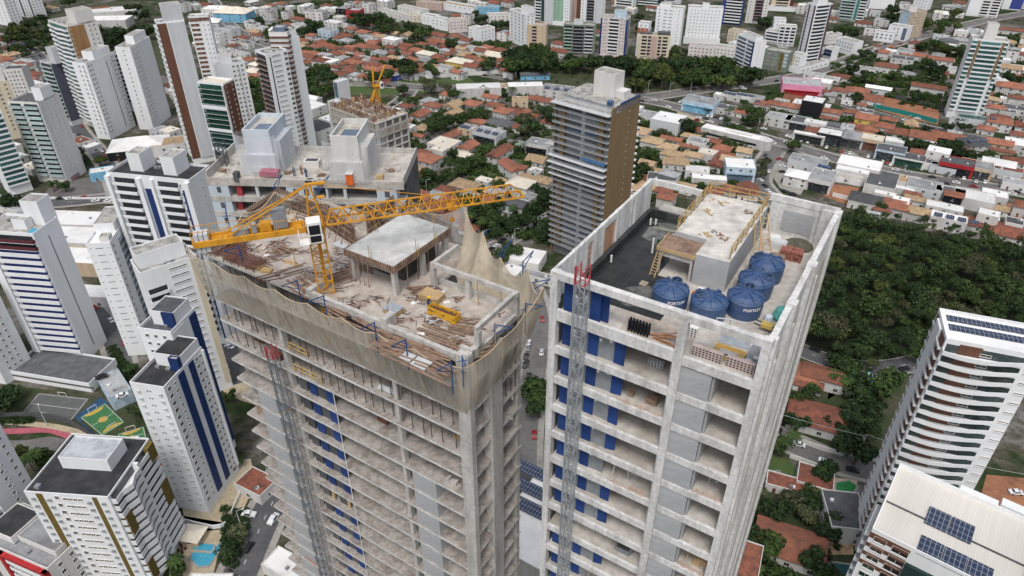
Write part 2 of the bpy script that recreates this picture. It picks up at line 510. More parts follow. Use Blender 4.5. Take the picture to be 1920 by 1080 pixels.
# green ground and bare earth
for pts, m in [
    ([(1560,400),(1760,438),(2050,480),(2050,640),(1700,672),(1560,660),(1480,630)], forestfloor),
    ([(20,30),(250,0),(330,100),(260,180),(120,160),(40,130)], scrub),
    ([(940,120),(1440,130),(1440,158),(1300,166),(1180,172),(930,160)], scrub),
    ([(640,150),(880,146),(900,162),(760,178),(650,178)], lawn),
    ([(640,40),(800,40),(860,70),(800,95),(700,70)], scrub),
    ([(860,310),(925,300),(955,345),(890,350)], lawn),
    ([(960,285),(1025,282),(1030,300),(970,306)], lawn),
    ([(870,395),(1005,385),(1010,430),(900,450)], lawn),
    ([(1640,130),(1730,140),(1740,165),(1660,160)], lawn),
    ([(1420,845),(1480,862),(1500,890),(1450,905),(1415,890)], lawn),
    ([(1380,900),(1590,940),(1600,1120),(1330,1120)], scrub),
    ([(1560,690),(1720,690),(1640,860),(1590,860),(1540,830)], scrub),
    ([(1430,660),(1540,670),(1640,690),(1600,720),(1420,830)], scrub),
    ([(0,720),(160,740),(250,770),(270,850),(200,850),(130,800),(0,785)], scrub),
    ([(500,170),(640,180),(640,330),(590,300)], scrub),
    ([(365,440),(400,430),(400,480),(370,490)], lawn),
    ]:
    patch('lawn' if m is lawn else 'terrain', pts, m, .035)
for pts in ([(1655,180),(1762,207),(1758,234),(1700,222),(1642,204)], [(1555,344),(1612,352),(1590,385),(1545,368)], [(1880,380),(1960,390),(1990,470),(1930,450)], [(1850,890),(1960,900),(1960,990),(1830,960)]):
    patch('terrain', pts, earth, .045)
for pts in ([(1456,300),(1500,312),(1515,345),(1500,366),(1462,352),(1444,325)], [(1580,280),(1600,285),(1620,298),(1570,300)], [(100,345),(205,325),(212,368),(75,372)], [(455,60),(560,90),(520,110),(430,90)]):
    patch('parking', pts, paving if pts[0][0] > 1000 else asphalt2, .05)
for pts in ([(330,880),(470,860),(480,905),(440,990),(350,1000)], [(195,660),(235,640),(250,690),(215,705)], [(300,960),(420,980),(400,1080),(320,1090)], [(400,640),(470,640),(480,760),(420,740)], [(1555,895),(1608,900),(1600,935),(1560,930)], [(1270,200),(1300,215),(1330,235),(1270,215)]):
    patch('terrace', pts, sandy, .05)
patch('terrace', [(1555,980),(1600,985),(1600,1040),(1540,1040)], tan, .05)

def pool(px, mat, label, rim=0.8):
    pts = [G(x, y, 0) for x, y in px]
    c = sum(pts, Vector())/len(pts)
    out = [c+(p-c)*(1+rim/max((p-c).length, .1)) for p in pts]
    o = thing('swimming_pool', label, 'swimming pool', (c.x, c.y, 0))
    part('rim', MB().prism([(p.x-c.x, p.y-c.y) for p in out], .06, .12), paving, o)
    part('water', MB().prism([(p.x-c.x, p.y-c.y) for p in pts], .1, .135), mat, o)
pool([(366,1018),(402,1022),(396,1034),(362,1030)], water, 'small rectangular pool basin nearest the straw hut', .5)
pool([(362,1036),(396,1038),(414,1014),(410,1034),(392,1060),(372,1062),(358,1048)], water, 'bright blue L-shaped swimming pool beside the brown-striped tower')
pool([(296,912),(311,910),(310,930),(313,945),(300,935)], water, 'narrow blue pool behind the blue-striped white tower')
pool([(416,668),(432,662),(440,672),(424,682)], water, 'round-ended blue pool left of the netted tower')
pool([(1568,906),(1592,902),(1606,912),(1600,922),(1568,920)], greenwater, 'bright green pool beside the curved-balcony tower')
pool([(1443,886),(1460,884),(1466,895),(1448,904)], darkwater, 'dark teal rounded pool on the lawn beside a maroon terrace')
pool([(1556,1055),(1596,1060),(1592,1090),(1545,1090)], darkwater, 'dark blue pool below the curved-balcony tower')
pool([(996,309),(1012,302),(1020,307),(1004,315)], M('dark_blue_water', (.02,.05,.16), None, 1, rough=.1), 'dark blue pool by the orange L-shaped roof', .6)
pool([(993,371),(1012,361),(1021,366),(1004,376)], darkwater, 'greenish rectangular pool behind the cream roofed house', .6)
pool([(943,399),(952,397),(957,408),(950,410)], water, 'turquoise pool in the garden beneath the crane jib', .4)

# courts
def court(px, mat, lab, rings):
    pts = [G(x, y, 0) for x, y in px]; c = sum(pts, Vector())/4
    o = thing('sports_court', lab, 'sports court', (c.x, c.y, 0))
    q = [p-c for p in pts]
    part('surface', MB().prism([(p.x, p.y) for p in q], .05, .10), mat, o)
    ln = MB(); k = [p*.94 for p in q]
    for i in range(4): ln.bar((*k[i].xy, .12), (*k[(i+1) % 4].xy, .12), .16, .02)
    ln.bar((*((k[0]+k[1])/2).xy, .12), (*((k[2]+k[3])/2).xy, .12), .16, .02)
    part('court_lines', ln, line, o)
    if rings:
        e = (q[1]-q[0])*.5; mid = [(q[0]+q[3])/2, Vector((0,0,0)), (q[1]+q[2])/2]
        for i, m in enumerate(mid):
            d = MB(); r = e.length*.2 if i == 1 else (q[3]-q[0]).length*.33
            if i != 1: m = m*.9
            ax = (q[1]-q[0]).normalized(); ay = Vector((-ax.y, ax.x, 0))
            n = 18; ps = []
            for t in range(n):
                a = 2*math.pi*t/n; x = math.cos(a)*r*(.55 if i != 1 else 1); y = math.sin(a)*r*(1.0 if i == 1 else 1.15)
                if i == 0 and x < 0: x = 0
                if i == 2 and x > 0: x = 0
                p = m+ax*x+ay*y; ps.append((p.x, p.y))
            d.prism(ps, .09, .112 + .004*i)
            part('painted_zone', d, courtyel, o)
    for s, (a, b) in ((0, (q[0], q[3])), (1, (q[1], q[2]))):
        m = (a+b)*.5*.93; t = (b-a).normalized()*1.5
        g = MB()
        g.bar((*(m-t).xy, .1), (*(m-t).xy, 2.1), .12); g.bar((*(m+t).xy, .1), (*(m+t).xy, 2.1), .12)
        g.bar((*(m-t).xy, 2.1), (*(m+t).xy, 2.1), .12)
        part('goal', g, whitebox, o)
    return o
court([(38,777),(72,737),(168,748),(134,790)], courtgrey, 'grey asphalt ball court with white lines below the low garage block', False)
court([(197,756),(234,792),(192,818),(150,783)], courtgreen, 'green and yellow futsal court, the larger of the two', True)
court([(270,800),(276,826),(216,838),(222,814)], courtgreen, 'smaller green and yellow court beside the futsal court', True)
patch('terrace', [(140,782),(188,745),(206,757),(150,790),(196,830),(190,835)], courtblue, .04)
# ---------------------------------------------------------------- tower builder
def W(a, b, n, w, h, m=None, sill=1.0, z0=0.0, z1=1.0, frame=True): return dict(t='win', a=a, b=b, n=n, w=w, h=h, m=m, sill=sill, z0=z0, z1=z1, frame=frame)
def BAL(a, b, dep=1.1, rail=None, gl=None, rh=1.0, z0=0.0, z1=1.0, curve=0.0, zig=0.0): return dict(t='bal', a=a, b=b, dep=dep, rail=rail, gl=gl, rh=rh, z0=z0, z1=z1, curve=curve, zig=zig)
def CL(a, b, m, dep=0.06, z0=0.0, z1=1.0): return dict(t='clad', a=a, b=b, m=m, dep=dep, z0=z0, z1=z1)
def AC(a, z0=0.0, z1=1.0, m=None): return dict(t='ac', a=a, z0=z0, z1=z1, m=m)

TPL = {}
def tpl(key, fn):
    if key not in TPL:
        mb, mats, nm = fn()
        TPL[key] = (mb, mats, mb.mesh(nm, mats))
    return TPL[key]

def win_tpl(w, h, m, frame, wallm):
    def fn():
        mb = MB()
        mb.box(-w/2, w/2, -.02, .1, 0, h, 0)
        if frame:
            for x0, x1, za, zb_ in ((-w/2-.1,-w/2,-.1,h+.1),(w/2,w/2+.1,-.1,h+.1),(-w/2,w/2,h,h+.1)): mb.box(x0, x1, -.13, .02, za, zb_, 1)
            mb.box(-w/2-.16, w/2+.16, -.2, .02, -.2, -.102, 1)
            mb.box(-.04, .04, -.08, -.051, 0, h, 1)
        return mb, [m, white2], 'window'
    return tpl(('w', round(w, 2), round(h, 2), m.name, frame), fn)

def bal_tpl(w, dep, rail, slab, rh, curve, zig):
    def fn():
        mb = MB()
        n = 10 if curve else (4 if zig else 1)
        def off(u):
            if curve: return dep*.55 + curve*math.sin(u*math.pi*1.15+.25)
            if zig: return dep + zig*(0, 0, 1, .3, .3)[int(round(u*4))]
            return dep
        for i in range(n):
            u0, u1 = i/n, (i+1)/n
            x0, x1 = -w/2+w*u0, -w/2+w*u1
            y0, y1 = -off(u0), -off(u1)
            mb.prism([(x0, .1), (x1, .1), (x1, y1), (x0, y0)], -.22, -.002, 1)
            mb.prism([(x0, y0+.12), (x1, y1+.12), (x1, y1-.02), (x0, y0-.02)], .0, rh, 0)
        mb.box(-w/2-.02, -w/2+.1, -off(0)+.13, -.001, .0, rh, 0)
        mb.box(w/2-.1, w/2+.02, -off(1)+.13, -.001, .0, rh, 0)
        return mb, [rail, slab], 'balcony'
    return tpl(('b', round(w, 2), dep, rail.name, slab.name, rh, curve, zig), fn)

def ac_tpl(m):
    def fn():
        mb = MB(); mb.box(-.42, .42, -.5, -.06, .1, .62, 0); mb.box(-.5, .5, -.55, .02, 0, .098, 1)
        mb.box(-.3, .3, -.515, -.501, .16, .56, 2)
        return mb, [m, white2, greybox], 'air_conditioner'
    return tpl(('ac', m.name), fn)

TOWERS = []
def emit(parent, insts):
    """each piece its own object; past 100 of a kind on one tower the rest is one part"""
    for nm, lst in insts.items():
        lst.sort(key=lambda e: -e[1].translation.z)
        for t, mt, *lab in lst[:100]:
            link(nm, t[2], parent, mat=mt)
        rest = lst[100:]
        if rest:
            mats = []; mb = MB()
            for t, mt, *lab in rest:
                idx = []
                for m in t[1]:
                    if m not in mats: mats.append(m)
                    idx.append(mats.index(m))
                n = len(mb.v)
                mb.v += [tuple(mt @ Vector(p)) for p in t[0].v]
                mb.f += [tuple(n+i for i in f) for f in t[0].f]
                mb.m += [idx[i] for i in t[0].m]
            tag(link(nm, mb.mesh(nm, mats), parent), None, None, kind='stuff')

def face_frame(face, w, d, s, z):
    if face == 'F': return Matrix.Translation((s, 0, z))
    if face == 'R': return Matrix.Translation((w, s, z)) @ Matrix.Rotation(R(90), 4, 'Z')
    if face == 'L': return Matrix.Translation((0, d-s, z)) @ Matrix.Rotation(R(-90), 4, 'Z')

def strips(t, spec, w, d, zb, zt, fh, wallm, insts, slabm=None):
    for face, ss in spec.items():
        W_ = w if face == 'F' else d
        nf = max(1, int((zt-zb)/fh))
        for s in ss:
            a, b = s['a']*W_, s.get('b', s['a'])*W_
            k0, k1 = int(round(s['z0']*nf)), int(round(s['z1']*nf))
            for k in range(k0, k1):
                z = zt-(k+1)*fh
                if s['t'] == 'win':
                    m = s['m'] or glass
                    tp = win_tpl(s['w'], s['h'], m, s['frame'], wallm)
                    for i in range(s['n']):
                        x = a+(b-a)*(i+.5)/s['n']
                        insts.setdefault('window', []).append((tp, face_frame(face, w, d, x, z+s['sill'])))
                elif s['t'] == 'bal':
                    rl = s['rail'] or white
                    tp = bal_tpl(b-a, s['dep'], rl, slabm or white, s['rh'], s['curve'], s['zig'])
                    insts.setdefault('balcony', []).append((tp, face_frame(face, w, d, (a+b)/2, z+.22)))
                    tg = win_tpl((b-a)*.94, 2.3, s['gl'] or glass, False, wallm)
                    insts.setdefault('glazed_door', []).append((tg, face_frame(face, w, d, (a+b)/2, z+.3)))
                elif s['t'] == 'ac':
                    insts.setdefault('air_conditioner', []).append((ac_tpl(s['m'] or greyw), face_frame(face, w, d, a, z+.4)))
            if s['t'] == 'clad':
                mb = MB(); mb.box(-(b-a)/2, (b-a)/2, -s['dep'], .05, zt-(zt-zb)*s['z1'], zt-(zt-zb)*s['z0']-.004, 0)
                link('cladding', mb.mesh('cladding', s['m']), t, mat=face_frame(face, w, d, (a+b)/2, 0))

def tower(label, P1, P2, d, z, spec, fh=2.9, z0=3.6, wall=None, roof=None, par=1.0, extra=(), group=None, cat='apartment tower', name='apartment_tower', roofstuff=True, wxy=False):
    wall = wall or white; roof = roof or dirtyroof
    if isinstance(z, tuple): z = height_of(z[0], z[1])
    A, B = (G(*P1, z), G(*P2, z)) if not wxy else (Vector((*P1, z)), Vector((*P2, z)))
    w = (B-A).length; ang = math.atan2(B.y-A.y, B.x-A.x)
    t = thing(name, label, cat, (A.x, A.y, 0), ang, group)
    TOWERS.append((A.xy+Vector((math.cos(ang)*w/2-math.sin(ang)*d/2, math.sin(ang)*w/2+math.cos(ang)*d/2)), math.hypot(w, d)/2))
    mb = MB(); mb.box(0, w, 0, d, 0, z-par, 0, top=1)
    e = .25
    mb.box(0, w, 0, e, z-par+.001, z, 0); mb.box(0, w, d-e, d, z-par+.001, z, 0)
    mb.box(0, e, e, d-e, z-par+.001, z, 0); mb.box(w-e, w, e, d-e, z-par+.001, z, 0)
    part('wall', mb, [wall, roof], t)
    insts = {}
    strips(t, spec, w, d, z0, z-par, fh, wall, insts)
    emit(t, insts)
    r2 = random.Random(len(label)*31+int(P1[0]))
    if roofstuff:
        mb = MB()
        for k in range(4):
            x, y = r2.uniform(1.2, max(1.4, w-3)), r2.uniform(1, max(1.2, d-3))
            mb.box(x, x+r2.uniform(.6, 1.6), y, y+r2.uniform(.6, 1.4), z-par+.01, z-par+r2.uniform(.5, 1.1))
        part('roof_equipment', mb, greybox, t)
    for ex in extra:
        nm, x0, x1, y0, y1, za, zb_, m = ex[:8]
        x0, x1, y0, y1 = x0*w, x1*w, y0*d, y1*d
        mb = MB(); mb.box(x0, x1, y0, y1, z+za, z+zb_, 0, top=1)
        if zb_ - za > 1.5:
            for q in ((x0, x1, y0, y0+.18), (x0, x1, y1-.18, y1), (x0, x0+.18, y0+.18, y1-.18), (x1-.18, x1, y0+.18, y1-.18)):
                mb.box(*q, z+zb_+.001, z+zb_+.4, 0)
        part(nm, mb, [m, ex[8] if len(ex) > 8 else dirtyroof], t)
    return t, w, d, z

# ---- left cluster
tower('tall tower with teal zigzag balconies and an ochre-brown tiled side, by the white club roofs', (89,37), (125,48), 19, 70, dict(
    F=[BAL(.02,.98,1.3,white,teal,1.2,zig=1.2)], R=[CL(0,.55,ochre), W(.02,.1,1,.8,.8), W(.62,.95,2,.9,.9)]), extra=[('water_tank_house',.55,1,.35,.95,-1,7,white2)], wall=white2)
tower('tallest white tower with a full height brown stripe and blank grey shaft, teal balconies', (293,42), (345,36), 9, 85, dict(
    L=[BAL(.05,.95,1.2,white,teal,.9)], F=[CL(0,.33,brown), CL(.36,.98,greyw,.5)]), extra=[('stair_tower',.3,1,.1,.9,-1,8,greyw)], wall=white)
tower('white wing with brown recessed windows behind the grey shaft tower', (352,31), (390,29), 8, 76, dict(F=[W(.02,.5,1,5,1.6,brown,.6), W(.6,1,2,.6,.6), CL(0,1,brown,.1,0,.03)]), wall=white)
tower('dark green glass tower framed in white with a brown windowed side', (370,152), (418,157), 10, 56, dict(
    F=[BAL(.03,.97,1.2,greenglass,greenglass,1.1), CL(0,.03,white,1.3), CL(.97,1,white,1.3), CL(0,1,white,1.35,.24,.275), CL(.0,1,white,1.35,.5,.535), CL(0,1,white,1.35,.74,.775)],
    R=[CL(0,.98,brown), W(.05,.35,1,.9,.9), W(.6,.9,1,.7,.7)]), roof=creamroof, roofstuff=False)
tower('slim white tower with paired small windows behind the green glass tower', (405,122), (458,114), 10, 52, dict(F=[W(.5,.95,3,1.3,1.0), AC(.75)], R=[W(.1,.9,2,.8,.9)]), extra=[('water_tank_house',.2,.6,.2,.8,-1,4,white)])
tower('white tower with black slot windows and brown balconies, beside the brown hexagonal turret', (498,101), (538,92), 12, 70, dict(
    L=[BAL(.05,.95,1.2,brown,glass,.9)], F=[CL(.14,.19,blackp,.05,.02,1), W(.28,.62,1,5,.45,glass,1.6), W(.8,.98,1,1.9,1.5)]), wall=white, roof=dirtyroof)
tw = tower('brown and white striped hexagonal turret between two white wings', (503,60), (538,60), 12, 78, dict(
    F=[BAL(0,1,.5,brown,white,1.3)], R=[BAL(0,1,.5,brown,white,1.3)]), wall=white2, extra=[('roof_pool_room',.2,.8,.2,.8,-.5,1.5,blueglass)])
tower('white blank wing with dark balcony tips right of the brown turret', (540,72), (561,67), 13, 74, dict(F=[W(.0,.12,1,.9,.5,blackp)]), wall=white, extra=[('water_tank_house',.1,.9,.1,.7,-1,3,white)])
tower('plain white tower with a dark slit and small windows, before the club trees', (160,118), (212,97), 10, 51, dict(
    L=[W(.3,.9,2,1.1,.8), AC(.8)], F=[W(.03,.2,2,1.2,.9), CL(.66,.68,blackp,.04,.05,1), W(.85,.98,2,1.0,.9), AC(.8)]), extra=[('water_tank_house',.35,.95,.1,.9,-1,4,white)])
tower('white tower with small paired windows next to the tall brown striped tower', (243,88), (280,68), 10, 56, dict(L=[W(.2,.8,1,.8,.8)], F=[W(.05,.35,3,1.0,.8), AC(.2)]), extra=[('stair_tower',.4,1,.2,.8,-1,4,white)])
tower('low white tower with dark balcony bands between two plain white towers', (212,100), (236,98), 10, 42, dict(F=[BAL(.05,.95,1,white,glass,.8)]))
tower('slate purple sided tower with pale balconies behind the teal balcony tower', (73,113), (94,118), 11, 44, dict(F=[BAL(.05,.98,1.1,tealrail,glass,.9)], R=[CL(0,1,purple)]), extra=[('stair_tower',.7,1.2,.2,.7,-1,9,greyw)], wall=greyw)
tower('pale tower with mint glass balconies and a blank side dotted with tiny windows', (13,189), (70,192), 17, 49, dict(
    F=[BAL(.06,.42,1.1,tealrail,glass,1.5), BAL(.5,.97,1.2,tealrail,glass,1.45)], R=[W(.1,.16,1,.6,.5), W(.25,.9,3,.35,.4,glass,1.2,frame=False)]), wall=white2, roof=slate, extra=[('stair_tower',.7,1,.3,.8,-1,6,white)])
tower('tower with a brown tiled side at the left edge, dark teal balconies', (-42,218), (2,208), 13, 47, dict(F=[BAL(.0,.98,1.2,white,teal,.8)], R=[CL(0,.9,ochre), W(.92,1,1,.6,.9)]))
tower('cream tower with pairs of small windows at the left edge', (-30,158), (16,150), 14, 38, dict(F=[W(.3,.95,2,1.4,1.0)], R=[W(.2,.8,2,.9,.9)]), wall=cream, extra=[('water_tank_house',.3,.9,.2,.8,-1,5,white2)])
tower('cream block with a grey side behind the cream tower', (5,130), (40,128), 12, 26, dict(F=[W(.1,.9,4,1.0,1.0)]), wall=white2, roof=slate)
tower('white tower with a navy centre stripe, dark balcony bands and two roof turrets', (198,322), (354,337), 13, 74, dict(
    F=[CL(0,.05,white,1.6), BAL(.07,.34,1.3,white,glass,1.05), CL(.37,.42,white,1.2), CL(.43,.53,navy,.1,.06,1), CL(.535,.57,white,1.2), BAL(.60,.86,1.3,white,glass,1.05), CL(.89,.93,navy,.3,.05,1), CL(.94,1,white,1.3), W(.34,.37,1,.6,1.2,navy), W(.86,.89,1,.6,1.2,navy)],
    R=[W(.4,.6,1,.35,.4,glass,1.4,frame=False)]), roof=darkroof, fh=3.35,
    extra=[('roof_turret',.2,.36,.35,.9,-1,5.5,white), ('roof_turret',.62,.78,.3,.9,-1,5.5,white)])
tower('white slab tower with thin slot windows and a blue-grey glass strip', (-153.8,220.2), (-145.6,221.4), 24, 52, dict(
    F=[W(.08,.2,1,.5,.25,glass,1.5,frame=False), W(.35,.65,1,2.6,.22,glass,1.5,frame=False), W(.8,.95,1,.5,.25,glass,1.5,frame=False)],
    R=[W(.02,.12,1,1.0,1.1,blackp), CL(.3,.58,blueglass,.05,.04,1), W(.3,.58,1,6.2,.35,blackp,.2)]), extra=[('penthouse',.1,.95,.35,.95,-.9,3,white), ('roof_deck_box',.55,.95,.05,.2,-.9,1.2,white2)], roof=whiteroof, wxy=True)
tower('white tower with a planted roof terrace and stacked slot windows', (262,512), (366,478), 11, 58, dict(
    F=[BAL(.03,.38,1.0,white,glass,1.0,z0=.1), W(.42,.87,1,5.6,.45,blackp,1.5), CL(.88,1,cream,.3)]), z0=3, extra=[('penthouse',.05,.9,.35,.95,-1,4,white), ('terrace_planting',.05,.36,.03,.16,-.9,-.3,M('planter_green',(.08,.12,.03),None,2)), ('terrace_sofa',.2,.3,.18,.3,-.9,-.4,blueband)])
tower('white tower with a navy rooftop wall and curved dark roof terrace', (-107.4,161.9), (-97.1,159.9), 12, 58.2, dict(
    R=[CL(.02,.5,white,.1), CL(.72,1,navy,.15,.0,1)], F=[W(.1,.9,3,1,1)]), extra=[('penthouse',.25,.95,.3,.95,-1,3.5,white,slate), ('navy_wall',.62,.97,.24,.298,-1,3.6,navy)], roof=slate, wxy=True)
tower('white tower with two navy vertical stripes and rows of air conditioners', (-104.3,145.6), (-94.0,143.4), 18, 52, dict(
    F=[AC(.2), W(.42,.58,2,.5,.4,frame=False), AC(.84)],
    R=[W(.05,.13,1,1.2,1.3), W(.17,.3,1,.9,.8), CL(.33,.48,navy,.18), CL(.60,.73,navy,.18), W(.78,.84,1,1.0,1.2), W(.87,.95,1,.9,.9), CL(.965,1,white,.6)]), fh=2.65, z0=3,
    extra=[('penthouse',.2,.98,.5,.98,-1,3,white,darkroof), ('navy_wall',.72,.99,.42,.498,-1,3.1,navy)], roof=darkroof, wxy=True)
t16 = tower('white tower with a black roof, olive stripes and wavy white balconies', (44,921), (202,932), 20, 40, dict(
    F=[CL(.13,.21,olive), AC(.08,m=greybox), AC(.27,m=greybox), W(.33,.42,1,1.0,1.3,glass), W(.44,.68,4,1.0,.75,glass), CL(.80,.86,olive), AC(.75,m=greybox), AC(.92,m=greybox)],
    R=[BAL(.03,.56,1.3,white,glass,1.55,zig=1.4), BAL(.6,.96,1.2,white,glass,1.55), CL(.56,.6,white,1.2), CL(.05,.2,olive,1.45,.22,.42), CL(.82,.97,olive,1.3,.0,.14), CL(.8,.96,olive,1.3,.38,.6), CL(.05,.18,olive,1.45,.75,.95)]),
    fh=2.75, z0=2.5, roof=darkroof, par=.5, extra=[('penthouse',.22,.82,.42,.8,-.5,3.2,white,M('pale_grey_deck',(.45,.48,.52),None,.4))])
tower('white tower with white and violet-blue balcony bands and maroon top floors', (-40,431), (61,438), 13, 58, dict(
    F=[CL(.0,.14,white,1.4), BAL(.16,.99,1.2,white,blueband,1.45,z0=.1), BAL(.16,.99,1.25,maroon,glass,1.3,z0=0,z1=.1)], R=[CL(.46,.485,blackp,.05,.06,1), W(.24,.32,1,.7,.3,white,1.2,frame=False)]), roof=dirtyroof,
    extra=[('water_tank_house',.62,.95,.6,1.1,-1,8,white), ('roof_room',.5,.75,.3,.55,-1,2.5,white), ('roof_pool',.86,.99,.05,.3,-1,-.15,water,water)])
tower('white tower with scattered small dark windows at the left edge, below the violet-blue one', (-150,540), (-72,560), 12, 40, dict(F=[W(.1,.95,4,1,1)], R=[W(.2,.8,3,.8,.9)]))
tower('white tower with curved balconies cut off by the left edge', (-170,840), (-62,846), 12, 40, dict(F=[BAL(.6,.98,1,white,glass,1)], R=[W(.3,.6,1,1,.9), W(.7,.9,1,1,.9), AC(.5)]))
tower('beige roofed block with a red frame and dark flat roofs, bottom left corner', (-40,1010), (88,1066), 13, 19, dict(
    F=[CL(.3,.36,redp,1.2), CL(.94,1,redp,1.2), CL(.3,1,redp,1.25,0,.06), BAL(.4,.9,1.2,white,glass,1)], R=[W(.1,.9,3,1,1.3)]), wall=white2, roof=greyroof, extra=[('roof_slab',.4,.95,.3,.95,-.9,.8,white2,greyroof), ('roof_slab',.02,.38,.2,.9,-.9,1.2,white2,darkroof)])
# ---- right side
tower('teal glass tower with white floor bands and two brown shafts', (1825,72), (1893,78), 13, 55, dict(
    F=[BAL(.0,.16,1.2,white,teal,.8), BAL(.24,.82,1.6,white,teal,.8), BAL(.9,1,1.2,white,teal,.8), CL(.165,.235,bronze,.9,.0,.5), CL(.825,.895,bronze,.9,.0,.5)], L=[W(.2,.8,2,.8,1.0)]), fh=3.0, z0=5,
    extra=[('water_tank_house',.3,.62,.3,.8,-1,9,white2), ('entrance_canopy',.3,1.3,-.9,-.15,-54.9,-51,greyw,greenglass)])
TR2 = tower('white tower with sweeping curved balconies and green glass at the right edge', (1775,634), (1960,669), 13, 79, dict(
    F=[BAL(.0,.86,1.6,white,M('grey_green_glass',(.03,.05,.046),(.07,.085,.08),.5,rough=.2,spec=.5,rand=.4),1.0,curve=1.4), CL(.16,.40,brown,.12), W(.40,.5,1,2.2,.5,blackp,1.0), W(.9,.98,1,2,.3,blackp,1.5)],
    L=[CL(.05,.95,brown,.06), CL(.25,.62,white,.6), BAL(.6,.95,.7,white,glass,.5), BAL(.06,.3,.5,white,glass,.5)]), fh=3.05, z0=5, wall=white, roof=whiteroof, roofstuff=False)
# its solar rows
t, w, d, z = TR2
for y in (5.2, 9.2):
    for k in range(9):
        part('solar_panel', MB().box(1.6+k*2.05, 3.55+k*2.05, y, y+2.6, z-.85, z-.78), solar, t)
TR3 = tower('white block with a ribbed cream roof carrying solar panels, brown banded side', (1636,990), (1920,1130), 24, 50, dict(
    L=[CL(0,1,brown,.05,.06,.12), W(.1,.5,2,1.8,1.3), BAL(.55,.95,1,white,greenglass,.9)], F=[CL(.29,1,M('dark_green_wall',(.02,.045,.04),None,.4),.9,.08,1), CL(0,.285,brown,.12,.0,.035), CL(0,.285,brown,.12,.075,.1), CL(0,.285,brown,.12,.14,.165), CL(0,.285,brown,.12,.205,.23), W(.03,.13,1,2.4,1.5,greenglass), W(.17,.28,1,3.2,1.9,blackp,.5)]), fh=3.1, roof=sheetroof, par=1.2, roofstuff=False)
t, w, d, z = TR3
for i, (px, py, n, rr) in enumerate([(1757,972,2,0), (1742,1028,3,0)]):
    c = t.matrix_world if False else None
    ca, sa = math.cos(t.rotation_euler.z), math.sin(t.rotation_euler.z)
    g = G(px, py, z-.8); dx, dy = g.x-t.location.x, g.y-t.location.y
    lx, ly = dx*ca+dy*sa, -dx*sa+dy*ca
    for k in range(n):
        part('solar_panel', MB().box(lx+k*4.7-2, lx+k*4.7+2.5, ly-2.9, ly+2.9, z-.95, z-.85), solar, t)
part('roof_gutter', MB().box(.5, w-.5, d*.44, d*.44+.35, z-1.15, z-.9), slate, t)
part('stepped_parapet', MB().box(w*.45, w*.72, d, d+1.6, z-1.2, z, 0).box(w*.74, w, d+.8, d+3.2, z-1.2, z, 0), white, t)

